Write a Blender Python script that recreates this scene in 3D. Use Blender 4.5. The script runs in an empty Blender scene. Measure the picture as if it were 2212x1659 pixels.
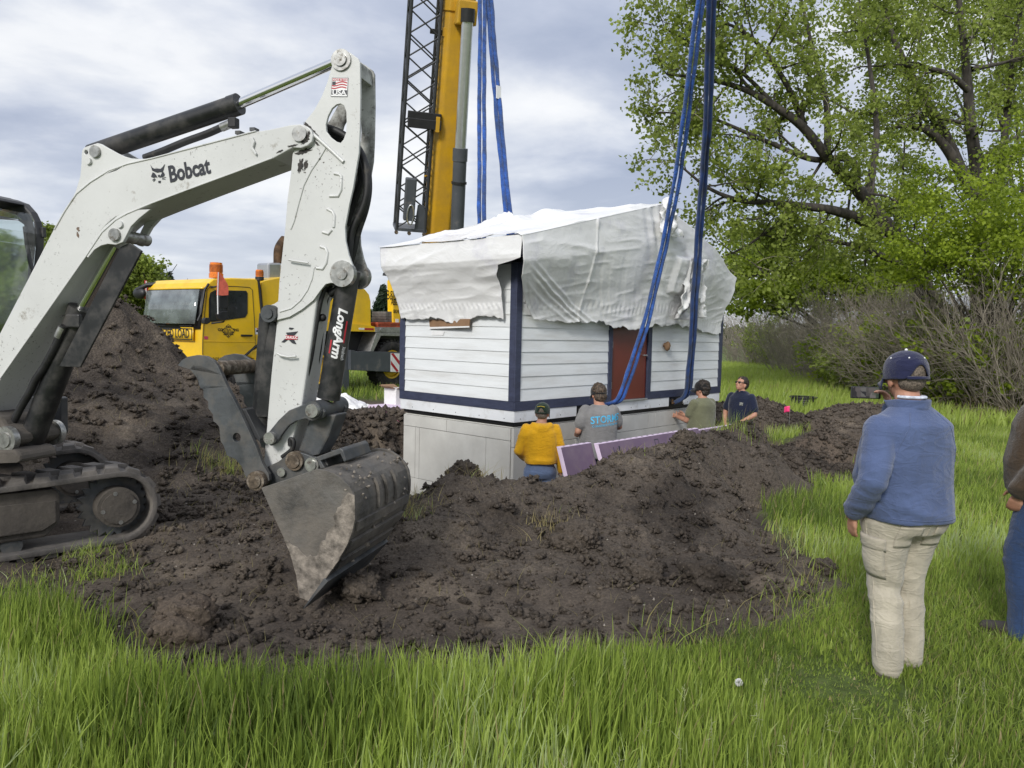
import bpy, bmesh, math, random
import numpy as np
from mathutils import Vector, Matrix, noise
from mathutils.geometry import tessellate_polygon

SC = bpy.context.scene
COL = SC.collection
R = math.radians
random.seed(7)
RNG = np.random.default_rng(11)

# ------------------------------------------------------------------ camera
F, CX, CY, EYE = 1640.0, 1106.0, 829.5, 1.85
_p, _r = R(3.82), R(1.3)
FWD = np.array([0, math.cos(_p), -math.sin(_p)])
_u0 = np.array([0, math.sin(_p), math.cos(_p)])
RIGHT = np.array([1.0, 0, 0]) * math.cos(_r) + _u0 * math.sin(_r)
UP = -np.array([1.0, 0, 0]) * math.sin(_r) + _u0 * math.cos(_r)
ORG = np.array([0, 0, EYE])
cam_d = bpy.data.cameras.new('camera')
cam = bpy.data.objects.new('camera', cam_d)
COL.objects.link(cam)
m = Matrix.Identity(4)
for i in range(3):
    m[i][0], m[i][1], m[i][2], m[i][3] = RIGHT[i], UP[i], -FWD[i], ORG[i]
cam.matrix_world = m
cam_d.sensor_fit = 'HORIZONTAL'
cam_d.sensor_width = 36.0
cam_d.lens = 36.0 * F / 2212.0
cam_d.clip_start = 0.05
cam_d.clip_end = 3000
SC.camera = cam

# ------------------------------------------------------------------ light
SC.view_settings.view_transform = 'Standard'
SC.view_settings.look = 'None'
SC.view_settings.exposure = 0.95
SC.view_settings.gamma = 1.0
SC.view_settings.use_curve_mapping = False
SUN_EL, SUN_AZ = R(32), R(-158)      # azimuth from +Y towards +X: behind the camera, to its left
W = bpy.data.worlds.new('World')
SC.world = W
W.use_nodes = True
nt = W.node_tree
nt.nodes.clear()
def N(tree, typ, **kw):
    n = tree.nodes.new(typ)
    for k, v in kw.items():
        if k.startswith('i_'):
            key = k[2:]
            key = int(key) if key.isdigit() else key.replace('_', ' ')
            n.inputs[key].default_value = v
        else:
            setattr(n, k, v)
    return n
def L(tree, a, ao, b, bi):
    tree.links.new(a.outputs[ao], b.inputs[bi])
def ramp(tree, stops, interp='LINEAR'):
    n = tree.nodes.new('ShaderNodeValToRGB')
    n.color_ramp.interpolation = interp
    e = n.color_ramp.elements
    while len(e) < len(stops):
        e.new(0.5)
    for i, (p, c) in enumerate(stops):
        e[i].position = p
        e[i].color = (c, c, c, 1) if isinstance(c, (int, float)) else tuple(c) + (1,)
    return n
out = N(nt, 'ShaderNodeOutputWorld')
bg = N(nt, 'ShaderNodeBackground', i_Strength=1.0)
sky = N(nt, 'ShaderNodeTexSky')
sky.sky_type = 'NISHITA'
sky.sun_disc = False
sky.sun_elevation = SUN_EL
sky.sun_rotation = SUN_AZ
skys = N(nt, 'ShaderNodeVectorMath', operation='SCALE')
skys.inputs['Scale'].default_value = 0.11
L(nt, sky, 0, skys, 0)
tc = N(nt, 'ShaderNodeTexCoord')
sep = N(nt, 'ShaderNodeSeparateXYZ')
L(nt, tc, 'Generated', sep, 0)
zz = N(nt, 'ShaderNodeMath', operation='MAXIMUM', i_1=0.0)
L(nt, sep, 2, zz, 0)
za = N(nt, 'ShaderNodeMath', operation='ADD', i_1=0.13)
L(nt, zz, 0, za, 0)
dx = N(nt, 'ShaderNodeMath', operation='DIVIDE'); L(nt, sep, 0, dx, 0); L(nt, za, 0, dx, 1)
dy = N(nt, 'ShaderNodeMath', operation='DIVIDE'); L(nt, sep, 1, dy, 0); L(nt, za, 0, dy, 1)
cmb = N(nt, 'ShaderNodeCombineXYZ'); L(nt, dx, 0, cmb, 0); L(nt, dy, 0, cmb, 1)
mp = N(nt, 'ShaderNodeMapping'); mp.inputs['Scale'].default_value = (1.0, 1.0, 1); mp.inputs['Rotation'].default_value = (0, 0, R(14)); mp.inputs['Location'].default_value = (3.3, 1.4, 0)
L(nt, cmb, 0, mp, 0)
n1 = N(nt, 'ShaderNodeTexNoise', i_Scale=0.75, i_Detail=7.0, i_Roughness=0.50, i_Distortion=0.25)
L(nt, mp, 0, n1, 'Vector')
n2 = N(nt, 'ShaderNodeTexNoise', i_Scale=2.6, i_Detail=6.0, i_Roughness=0.55, i_Distortion=0.2)
L(nt, mp, 0, n2, 'Vector')
mx = N(nt, 'ShaderNodeMath', operation='MULTIPLY_ADD', i_1=0.34, i_2=-0.17); L(nt, n2, 0, mx, 0)
ad = N(nt, 'ShaderNodeMath', operation='ADD'); L(nt, n1, 0, ad, 0); L(nt, mx, 0, ad, 1)
cr = ramp(nt, [(0.34, (0.375, 0.425, 0.55)), (0.44, (0.485, 0.53, 0.645)), (0.52, (0.65, 0.685, 0.765)), (0.60, (0.84, 0.855, 0.885)), (0.72, (0.97, 0.97, 0.975))])
L(nt, ad, 0, cr, 0)
# pale haze towards the horizon and the gradual brightening of an overcast dome towards the zenith
hz = N(nt, 'ShaderNodeMapRange'); hz.inputs[1].default_value = 0.0; hz.inputs[2].default_value = 0.22; hz.inputs[3].default_value = 0.75; hz.inputs[4].default_value = 0.0
L(nt, zz, 0, hz, 0)
hm = N(nt, 'ShaderNodeMix', data_type='RGBA'); L(nt, hz, 0, hm, 'Factor'); L(nt, cr, 0, hm, 6); hm.inputs[7].default_value = (0.70, 0.735, 0.80, 1)
zen = N(nt, 'ShaderNodeMapRange'); zen.inputs[1].default_value = 0.3; zen.inputs[2].default_value = 1.0; zen.inputs[3].default_value = 1.0; zen.inputs[4].default_value = 1.4
L(nt, zz, 0, zen, 0)
zs = N(nt, 'ShaderNodeVectorMath', operation='SCALE'); L(nt, hm, 2, zs, 0); L(nt, zen, 0, zs, 'Scale')
fm = N(nt, 'ShaderNodeMix', data_type='RGBA'); fm.inputs['Factor'].default_value = 0.93
L(nt, skys, 0, fm, 6); L(nt, zs, 0, fm, 7)
L(nt, fm, 2, bg, 'Color')
L(nt, bg, 0, out, 0)
bg.inputs['Strength'].default_value = 0.58

sd = bpy.data.lights.new('sun', 'SUN')
sd.energy = 1.5
sd.angle = R(14)
sd.color = (1.0, 0.965, 0.91)
sun = bpy.data.objects.new('sun', sd)
COL.objects.link(sun)
sv = Vector((math.sin(SUN_AZ) * math.cos(SUN_EL), math.cos(SUN_AZ) * math.cos(SUN_EL), math.sin(SUN_EL)))
sun.rotation_euler = sv.to_track_quat('Z', 'Y').to_euler()
sun.location = (-6, -8, 20)

# ------------------------------------------------------------------ measuring helpers (photo pixel -> place in the world)
def ray(x, y):
    return FWD + RIGHT * ((x - CX) / F) - UP * ((y - CY) / F)
def at_z(x, y, z=0.0):
    d = ray(x, y); return ORG + d * ((z - EYE) / d[2])
def at_y(x, y, Y):
    d = ray(x, y); return ORG + d * (Y / d[1])
def on_plane(x, y, P, n):
    d = ray(x, y); P = np.asarray(P, float); n = np.asarray(n, float)
    return ORG + d * (((P - ORG) @ n) / (d @ n))

# ------------------------------------------------------------------ object helpers
def tag(o, label=None, cat=None, group=None, kind=None):
    if label: o['label'] = label
    if cat: o['category'] = cat
    if group: o['group'] = group
    if kind: o['kind'] = kind
    return o
def thing(name, label, cat, loc=(0, 0, 0), group=None):
    o = bpy.data.objects.new(name, None)
    o.empty_display_size = 0.1
    COL.objects.link(o)
    o.location = Vector(loc)
    return tag(o, label, cat, group)
def attach(o, parent):
    o.parent = parent
    p = parent; t = Vector((0, 0, 0))
    while p is not None:
        t = t + Vector(p.location); p = p.parent
    if parent.type == 'EMPTY':
        o.location = Vector(o.location) - t
    else:
        o.location = Vector(o.location) - t
    return o
def link(name, me, mats=None, parent=None, kind=None):
    o = bpy.data.objects.new(name, me)
    COL.objects.link(o)
    if mats is not None:
        for mm in (mats if isinstance(mats, (list, tuple)) else [mats]):
            me.materials.append(mm)
    if parent is not None:
        attach(o, parent)
    if kind: o['kind'] = kind
    return o
def fast_mesh(name, V, Fc, smooth=False):
    """V (n,3) array, Fc list of equal-length faces (array) or a list of arrays of different arity"""
    me = bpy.data.meshes.new(name)
    V = np.asarray(V, np.float32)
    groups = Fc if isinstance(Fc, list) and len(Fc) and isinstance(Fc[0], np.ndarray) and Fc[0].ndim == 2 else [np.asarray(Fc, np.int32)]
    groups = [g for g in groups if len(g)]
    me.vertices.add(len(V)); me.vertices.foreach_set('co', V.ravel())
    nl = sum(g.size for g in groups); nf = sum(len(g) for g in groups)
    me.loops.add(nl); me.polygons.add(nf)
    me.loops.foreach_set('vertex_index', np.concatenate([g.ravel() for g in groups]).astype(np.int32))
    tot = np.concatenate([np.full(len(g), g.shape[1], np.int32) for g in groups])
    st = np.concatenate([[0], np.cumsum(tot)[:-1]]).astype(np.int32)
    me.polygons.foreach_set('loop_start', st)
    if smooth:
        me.polygons.foreach_set('use_smooth', np.ones(nf, bool))
    me.update(calc_edges=True)
    me.validate()
    return me

class MB:
    """collects simple solids into one mesh"""
    def __init__(s): s.v = []; s.f = []; s.sm = []
    def add(s, verts, faces, smooth=False):
        o = len(s.v)
        s.v += [tuple(float(c) for c in p) for p in verts]
        s.f += [tuple(i + o for i in f) for f in faces]
        s.sm += [smooth] * len(faces)
        return s
    def box(s, c, half, ax=None):
        c = np.asarray(c, float)
        A = np.eye(3) if ax is None else np.asarray(ax, float)
        vs = []
        for i in (-1, 1):
            for j in (-1, 1):
                for k in (-1, 1):
                    vs.append(c + A[0] * half[0] * i + A[1] * half[1] * j + A[2] * half[2] * k)
        fs = [(0, 1, 3, 2), (4, 6, 7, 5), (0, 4, 5, 1), (2, 3, 7, 6), (0, 2, 6, 4), (1, 5, 7, 3)]
        if np.linalg.det(A) < 0: fs = [f[::-1] for f in fs]
        return s.add(vs, fs)
    def hexa(s, b, t):
        """bottom quad b and top quad t (lists of four points)"""
        return s.add(list(b) + list(t), [(3, 2, 1, 0), (4, 5, 6, 7), (0, 1, 5, 4), (1, 2, 6, 5), (2, 3, 7, 6), (3, 0, 4, 7)])
    def tube(s, pts, rad, n=10, cap=True, smooth=True, flat=1.0, side=None):
        pts = [np.asarray(p, float) for p in pts]
        if not hasattr(rad, '__len__'): rad = [rad] * len(pts)
        rings = []; prev = None
        for i, p in enumerate(pts):
            t = pts[min(i + 1, len(pts) - 1)] - pts[max(i - 1, 0)]
            t = t / (np.linalg.norm(t) + 1e-9)
            if prev is None:
                ref = np.array(side, float) if side is not None else (np.array([0, 0, 1.0]) if abs(t[2]) < 0.9 else np.array([1.0, 0, 0]))
            else:
                ref = prev
            x = ref - t * (ref @ t); x /= (np.linalg.norm(x) + 1e-9); prev = x
            y = np.cross(t, x)
            rings.append([p + rad[i] * (math.cos(a) * x + flat * math.sin(a) * y) for a in np.linspace(0, 2 * math.pi, n, endpoint=False)])
        vs = [q for r_ in rings for q in r_]
        fs = []
        for i in range(len(pts) - 1):
            for j in range(n):
                k = (j + 1) % n
                fs.append((i * n + j, i * n + k, (i + 1) * n + k, (i + 1) * n + j))
        s.add(vs, fs, smooth)
        if cap:
            s.add(rings[0], [tuple(range(n))[::-1]]); s.add(rings[-1], [tuple(range(n))])
        return s
    def cyl(s, p0, p1, r, n=16, r1=None):
        return s.tube([p0, p1], [r, r if r1 is None else r1], n)
    def prism(s, poly, to3, w0, w1, holes=()):
        """polygon (u,v) list, to3(u,v,w) -> point, extruded from w0 to w1; holes: list of loops"""
        loops = [list(poly)] + [list(h) for h in holes]
        tris = tessellate_polygon([[Vector((u, v, 0)) for u, v in lp] for lp in loops])
        flat = [p for lp in loops for p in lp]
        n = len(flat)
        vs = [to3(u, v, w0) for u, v in flat] + [to3(u, v, w1) for u, v in flat]
        a0 = sum(loops[0][i][0] * loops[0][(i + 1) % len(loops[0])][1] - loops[0][(i + 1) % len(loops[0])][0] * loops[0][i][1] for i in range(len(loops[0])))
        fs = []
        for t in tris:
            (ax, ay), (bx, by), (cx_, cy_) = flat[t[0]], flat[t[1]], flat[t[2]]
            ar = (bx - ax) * (cy_ - ay) - (cx_ - ax) * (by - ay)
            if abs(ar) < 1e-12: continue
            t = tuple(t) if ar > 0 else tuple(t)[::-1]
            fs.append(t[::-1]); fs.append(tuple(i + n for i in t))
        o = 0
        for li, lp in enumerate(loops):
            k = len(lp)
            area = sum(lp[i][0] * lp[(i + 1) % k][1] - lp[(i + 1) % k][0] * lp[i][1] for i in range(k))
            ccw = area > 0
            if li > 0: ccw = not ccw
            for i in range(k):
                j = (i + 1) % k
                q = (o + i, o + j, o + j + n, o + i + n)
                fs.append(q if ccw else q[::-1])
            o += k
        return s.add(vs, fs)
    def ball(s, c, r, n=10, ax=None):
        c = np.asarray(c, float)
        rr = (r, r, r) if not hasattr(r, '__len__') else r
        A = np.eye(3) if ax is None else np.asarray(ax, float)
        vs = [c + A[2] * rr[2]]; fs = []
        m_ = n // 2
        for i in range(1, m_):
            th = math.pi * i / m_
            for j in range(n):
                ph = 2 * math.pi * j / n
                vs.append(c + A[0] * rr[0] * math.sin(th) * math.cos(ph) + A[1] * rr[1] * math.sin(th) * math.sin(ph) + A[2] * rr[2] * math.cos(th))
        vs.append(c - A[2] * rr[2])
        for j in range(n):
            fs.append((0, 1 + j, 1 + (j + 1) % n))
            fs.append((len(vs) - 1, 1 + (m_ - 2) * n + (j + 1) % n, 1 + (m_ - 2) * n + j))
        for i in range(m_ - 2):
            for j in range(n):
                k = (j + 1) % n
                fs.append((1 + i * n + j, 1 + (i + 1) * n + j, 1 + (i + 1) * n + k, 1 + i * n + k))
        return s.add(vs, fs, True)
    def mesh(s, name):
        me = bpy.data.meshes.new(name)
        me.from_pydata(s.v, [], s.f)
        me.polygons.foreach_set('use_smooth', s.sm)
        me.update()
        return me
    def build(s, name, mat, parent=None, bevel=0.0, seg=2, fix=True, kind=None):
        me = s.mesh(name)
        if fix:
            bm = bmesh.new(); bm.from_mesh(me); bmesh.ops.recalc_face_normals(bm, faces=bm.faces); bm.to_mesh(me); bm.free()
        o = link(name, me, mat, parent, kind)
        if bevel:
            b = o.modifiers.new('bevel', 'BEVEL'); b.width = bevel; b.segments = seg; b.limit_method = 'ANGLE'; b.angle_limit = R(35); b.harden_normals = False
        return o

def text_mesh(txt, size, xscale=1.0, shear=0.0, bold=0.0, depth=0.0):
    """flat lettering centred on the origin in the XY plane: (verts, faces)"""
    cu = bpy.data.curves.new('lettering', 'FONT')
    cu.body = txt; cu.size = size; cu.align_x = 'CENTER'; cu.align_y = 'CENTER'; cu.shear = shear; cu.offset = bold; cu.resolution_u = 3
    ob = bpy.data.objects.new('lettering', cu)
    COL.objects.link(ob)
    dg = bpy.context.evaluated_depsgraph_get()
    me = bpy.data.meshes.new_from_object(ob.evaluated_get(dg))
    vs = [(v.co.x * xscale, v.co.y) for v in me.vertices]
    fs = [tuple(p.vertices) for p in me.polygons]
    bpy.data.objects.remove(ob); bpy.data.curves.remove(cu); bpy.data.meshes.remove(me)
    return vs, fs
def lettering(name, txt, size, o3, ux, uy, mat, parent, xscale=1.0, shear=0.0, bold=0.0):
    vs, fs = text_mesh(txt, size, xscale, shear, bold)
    o3 = np.asarray(o3, float); ux = np.asarray(ux, float); uy = np.asarray(uy, float)
    me = bpy.data.meshes.new(name)
    me.from_pydata([tuple(o3 + ux * x + uy * y) for x, y in vs], [], fs)
    me.update()
    return link(name, me, mat, parent)

# ------------------------------------------------------------------ numpy noise
def _hash(ix, iy, seed=0):
    h = (ix.astype(np.int64) * 374761393 + iy.astype(np.int64) * 668265263 + seed * 1274126177) & 0xffffffff
    h = ((h ^ (h >> 13)) * 1274126177) & 0xffffffff
    return ((h ^ (h >> 16)) & 0xffff) / 65535.0
def vnoise(x, y, seed=0):
    ix = np.floor(x); iy = np.floor(y); fx = x - ix; fy = y - iy
    ux = fx * fx * fx * (fx * (fx * 6 - 15) + 10); uy = fy * fy * fy * (fy * (fy * 6 - 15) + 10)
    a = _hash(ix, iy, seed); b = _hash(ix + 1, iy, seed); c = _hash(ix, iy + 1, seed); d = _hash(ix + 1, iy + 1, seed)
    return (a + (b - a) * ux) + ((c + (d - c) * ux) - (a + (b - a) * ux)) * uy - 0.5
def fbm(x, y, oct=4, seed=0, gain=0.5):
    s = 0; a = 1.0
    for i in range(oct):
        s = s + a * vnoise(x * 2 ** i + 17.3 * i, y * 2 ** i - 9.1 * i, seed + i); a *= gain
    return s
def noise3(p, scale, oct=3, seed=0.0):
    """fractal noise for an (n,3) array, slow but fine for small meshes"""
    x = p[:, 0] * scale; y = p[:, 1] * scale; z = p[:, 2] * scale
    return (fbm(x + z * 0.73, y + z * 0.41, oct, int(seed)) + fbm(y - x * 0.31 + 5.2, z * 1.13 + x * 0.27, oct, int(seed) + 31)) * 0.7
def sstep(a, b, x):
    t = np.clip((x - a) / (b - a), 0, 1); return t * t * (3 - 2 * t)
def inside(px, py, poly):
    r_ = np.zeros(np.shape(px), bool); n = len(poly)
    for i in range(n):
        x1, y1 = poly[i][:2]; x2, y2 = poly[(i + 1) % n][:2]
        c = ((y1 > py) != (y2 > py)) & (px < (x2 - x1) * (py - y1) / (y2 - y1 + 1e-12) + x1)
        r_ ^= c
    return r_
def poly_dist(px, py, poly):
    """signed distance, positive inside"""
    d = np.full(np.shape(px), 1e9); n = len(poly)
    for i in range(n):
        x1, y1 = poly[i][:2]; x2, y2 = poly[(i + 1) % n][:2]
        ex, ey = x2 - x1, y2 - y1
        t = np.clip(((px - x1) * ex + (py - y1) * ey) / (ex * ex + ey * ey + 1e-12), 0, 1)
        d = np.minimum(d, np.hypot(px - x1 - t * ex, py - y1 - t * ey))
    return np.where(inside(px, py, poly), d, -d)

# ------------------------------------------------------------------ materials
MATS = {}
def mat(name, col, rough=0.6, metal=0.0, var=0.12, vscale=6.0, col2=None, bump=0.0, bscale=40.0, dirt=None, dirt_amt=0.0, dirt_scale=3.0, spec=0.5, sheen=0.0, coat=0.0, stretch=(1, 1, 1), attr=None, detail=5.0, dirt_sharp=0.08, specks=0.0, transm=0.0, wrinkle=0.0):
    if name in MATS: return MATS[name]
    M = bpy.data.materials.new(name); M.use_nodes = True
    t = M.node_tree; t.nodes.clear()
    o = N(t, 'ShaderNodeOutputMaterial'); b = N(t, 'ShaderNodeBsdfPrincipled')
    L(t, b, 0, o, 0)
    b.inputs['Roughness'].default_value = rough
    b.inputs['Metallic'].default_value = metal
    b.inputs['Specular IOR Level'].default_value = spec
    if sheen: b.inputs['Sheen Weight'].default_value = sheen
    if coat: b.inputs['Coat Weight'].default_value = coat; b.inputs['Coat Roughness'].default_value = 0.15
    if transm: b.inputs['Transmission Weight'].default_value = transm
    tc_ = N(t, 'ShaderNodeTexCoord')
    mp_ = N(t, 'ShaderNodeMapping'); mp_.inputs['Scale'].default_value = stretch
    L(t, tc_, 'Object', mp_, 0)
    nz = N(t, 'ShaderNodeTexNoise', i_Scale=vscale, i_Detail=detail, i_Roughness=0.6)
    L(t, mp_, 0, nz, 'Vector')
    c2 = col2 if col2 is not None else tuple(max(0, c * (1 - 2 * var)) for c in col)
    c1 = col if col2 is not None else tuple(min(1, c * (1 + var)) for c in col)
    rp = ramp(t, [(0.33, c2), (0.66, c1)])
    L(t, nz, 0, rp, 0)
    cur, curi = rp, 0
    if attr:
        at = N(t, 'ShaderNodeAttribute'); at.attribute_name = attr
        mu = N(t, 'ShaderNodeMix', data_type='RGBA', blend_type='MULTIPLY'); mu.inputs['Factor'].default_value = 1.0
        L(t, cur, curi, mu, 6); L(t, at, 'Color', mu, 7); cur, curi = mu, 2
    if dirt is not None:
        nd = N(t, 'ShaderNodeTexNoise', i_Scale=dirt_scale, i_Detail=9.0, i_Roughness=0.68)
        L(t, mp_, 0, nd, 'Vector')
        th = 0.5 + (0.5 - dirt_amt) * 0.42
        rd = ramp(t, [(max(0, th - dirt_sharp), 0.0), (min(1, th + dirt_sharp), 1.0)])
        L(t, nd, 0, rd, 0)
        md = N(t, 'ShaderNodeMix', data_type='RGBA'); md.inputs[7].default_value = tuple(dirt) + (1,)
        L(t, rd, 0, md, 'Factor'); L(t, cur, curi, md, 6); cur, curi = md, 2
        rr = N(t, 'ShaderNodeMapRange'); rr.inputs[3].default_value = rough; rr.inputs[4].default_value = 0.9
        L(t, rd, 0, rr, 0); L(t, rr, 0, b, 'Roughness')
    if specks:
        nv = N(t, 'ShaderNodeTexNoise', i_Scale=38.0, i_Detail=4.0, i_Roughness=0.75)
        L(t, mp_, 0, nv, 'Vector')
        rv = ramp(t, [(0.69 - 0.10 * specks, 0.0), (0.73 - 0.10 * specks, 1.0)])
        L(t, nv, 0, rv, 0)
        mv = N(t, 'ShaderNodeMix', data_type='RGBA'); mv.inputs[7].default_value = (0.07, 0.06, 0.05, 1)
        nl_ = N(t, 'ShaderNodeTexNoise', i_Scale=2.3, i_Detail=3.0); L(t, mp_, 0, nl_, 'Vector'); rl_ = ramp(t, [(0.45, 0.0), (0.62, 1.0)]); L(t, nl_, 0, rl_, 0)
        mk_ = N(t, 'ShaderNodeMath', operation='MULTIPLY'); L(t, rv, 0, mk_, 0); L(t, rl_, 0, mk_, 1)
        L(t, mk_, 0, mv, 'Factor'); L(t, cur, curi, mv, 6); cur, curi = mv, 2
    L(t, cur, curi, b, 'Base Color')
    if bump:
        nb = N(t, 'ShaderNodeTexNoise', i_Scale=bscale, i_Detail=6.0, i_Roughness=0.65)
        L(t, mp_, 0, nb, 'Vector')
        bp = N(t, 'ShaderNodeBump'); bp.inputs['Strength'].default_value = min(1.0, bump); bp.inputs['Distance'].default_value = 0.01 * max(1.0, bump)
        L(t, nb, 0, bp, 'Height'); L(t, bp, 0, b, 'Normal')
    if wrinkle:
        nw = N(t, 'ShaderNodeTexNoise', i_Scale=7.5, i_Detail=3.0, i_Roughness=0.5, i_Distortion=1.2); mw_ = N(t, 'ShaderNodeMapping'); mw_.inputs['Scale'].default_value = (0.8, 0.8, 1.9); L(t, tc_, 'Object', mw_, 0); L(t, mw_, 0, nw, 'Vector')
        s1 = N(t, 'ShaderNodeMath', operation='SUBTRACT', i_1=0.5); L(t, nw, 0, s1, 0); s2 = N(t, 'ShaderNodeMath', operation='ABSOLUTE'); L(t, s1, 0, s2, 0); s3 = N(t, 'ShaderNodeMath', operation='POWER', i_1=0.6); L(t, s2, 0, s3, 0)
        bw_ = N(t, 'ShaderNodeBump', invert=True); bw_.inputs['Strength'].default_value = wrinkle; bw_.inputs['Distance'].default_value = 0.03; L(t, s3, 0, bw_, 'Height')
        if bump: L(t, bw_, 0, bp, 'Normal')
        else: L(t, bw_, 0, b, 'Normal')
    MATS[name] = M
    return M
# ------------------------------------------------------------------ where the building stands (measured from the photo)
e1 = np.array([0.670, 0.742, 0.0]); e1 /= np.linalg.norm(e1)       # along the gable wall (to the right, away)
e2 = np.array([-e1[1], e1[0], 0.0])                                 # along the short wall (to the left, away)
BC = np.array([0.035, 9.8, 0.0])
BW, BD = 5.65, 2.27
EZ = np.array([0, 0, 1.0])
def bp_(s, t, z=0.0): return BC + e1 * s + e2 * t + EZ * z

PIT = [bp_(*q)[:2] for q in [(-1.15, -1.35), (6.3, -1.45), (6.9, 0.0), (6.6, 3.4), (2.2, 5.4), (-1.5, 5.0), (-2.1, 2.0)]]
PITZ = -0.78
DIRT_PX = [(-900, 1345), (0, 1340), (130, 1345), (185, 1385), (205, 1450), (330, 1500), (480, 1515), (620, 1525), (800, 1490), (900, 1475), (1000, 1480), (1150, 1465), (1300, 1445),
           (1450, 1415), (1560, 1390), (1650, 1370), (1730, 1315), (1815, 1262), (1780, 1220), (1715, 1185), (1655, 1145), (1630, 1118), (1668, 1078), (1720, 1056), (1780, 1048), (1875, 1040),
           (1900, 950), (1840, 925), (1745, 925), (1690, 965), (1600, 950)]
DIRT = [at_z(x, y)[:2] for x, y in DIRT_PX] + [np.array(q) for q in [(5.6, 15.2), (5.6, 17.3), (2.0, 18.0), (-1.0, 17.5), (-2.5, 19.6), (-6.5, 20.0), (-14, 17.0), (-22, 12.0), (-16, 5.0)]]
PIT_NP = [tuple(p) for p in PIT]
DIRT_NP = [tuple(p) for p in DIRT]

def ground_z(x, y):
    x = np.asarray(x, float); y = np.asarray(y, float)
    z = 0.05 * fbm(x * 0.35, y * 0.35, 3, 5)
    z = z + 0.20 * np.exp(-(((x + 2.6) / 2.8) ** 2 + ((y - 15.6) / 1.6) ** 2))
    far = sstep(28, 70, np.hypot(x, y)); z = z * (1 - far) + far * 0.25 * fbm(x * 0.02, y * 0.02, 2, 9)
    pd = poly_dist(x, y, PIT_NP) + 0.18 * fbm(x * 1.3, y * 1.3, 4, 3) + 0.10 * fbm(x * 5, y * 5, 3, 4)
    k = sstep(-0.10, 0.42, pd)
    return z * (1 - k) + PITZ * k

# --- thin plate surfaces for the soil heaps
class TPS:
    def __init__(s, pts):
        P = np.array(pts, float); s.P = P[:, :2]; n = len(P)
        A = np.zeros((n + 3, n + 3)); A[:n, :n] = s._k(s.P[:, None, :], s.P[None, :, :]) + np.eye(n) * 0.02
        A[:n, n] = 1; A[:n, n + 1:] = s.P; A[n, :n] = 1; A[n + 1:, :n] = s.P.T
        b = np.zeros(n + 3); b[:n] = P[:, 2]
        s.w = np.linalg.solve(A, b)
    @staticmethod
    def _k(a, b):
        r2 = ((a - b) ** 2).sum(-1); return 0.5 * r2 * np.log(r2 + 1e-9)
    def __call__(s, x, y):
        sh = np.shape(x); q = np.stack([np.ravel(x), np.ravel(y)], 1); o = np.zeros(len(q))
        for i in range(0, len(q), 20000):
            c = q[i:i + 20000]
            o[i:i + 20000] = s._k(c[:, None, :], s.P[None]) @ s.w[:-3] + s.w[-3] + c @ s.w[-2:]
        return o.reshape(sh)
CREST_DROP = 0.10
def crest(x, y, Y):
    p = at_y(x, y, Y); return (p[0], p[1], p[2] - CREST_DROP)
def toe(x, y, z=-0.06):
    p = at_z(x, y, 0.0); return (p[0], p[1], z)

def clod_relief(X, Y, n, r0, r1, seed, k=0.75):
    """rounded lumps of soil added to a height field"""
    rg = np.random.default_rng(seed)
    Z = np.zeros_like(X)
    x0, y0 = X[0, 0], Y[0, 0]; dx_ = X[0, 1] - X[0, 0]; dy_ = Y[1, 0] - Y[0, 0]
    ny, nx = X.shape
    WX = X + 0.055 * fbm(X * 9, Y * 9, 3, seed + 1) + 0.018 * fbm(X * 34, Y * 34, 2, seed + 2); WY = Y + 0.055 * fbm(X * 9 + 7, Y * 9 - 3, 3, seed + 3) + 0.018 * fbm(X * 34 + 2, Y * 34, 2, seed + 4)
    rr = r0 + (r1 - r0) * rg.random(n) ** 3
    cx_ = x0 + rg.random(n) * dx_ * nx; cy_ = y0 + rg.random(n) * dy_ * ny
    el = rg.uniform(0.7, 1.3, n); an_ = rg.uniform(0, 6.28, n); ca_ = np.cos(an_); sa_ = np.sin(an_); ht = rg.uniform(0.4, 1.0, n)
    for i in range(n):
        r = rr[i]; a = int((cx_[i] - r - x0) / dx_); b = int((cx_[i] + r - x0) / dx_) + 2
        c = int((cy_[i] - r - y0) / dy_); d = int((cy_[i] + r - y0) / dy_) + 2
        a, c = max(a, 0), max(c, 0)
        if a >= nx or c >= ny or b <= 0 or d <= 0: continue
        xs = WX[c:d, a:b] - cx_[i]; ys = (WY[c:d, a:b] - cy_[i]) * el[i]
        q = 1 - (xs * xs + ys * ys) / (r * r)
        h = np.minimum(np.sqrt(np.maximum(q, 0)), 0.62 + 0.5 * (xs * ca_[i] + ys * sa_[i]) / r).clip(0) * r * k * ht[i]
        Z[c:d, a:b] = np.maximum(Z[c:d, a:b], h)
    return Z

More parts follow.
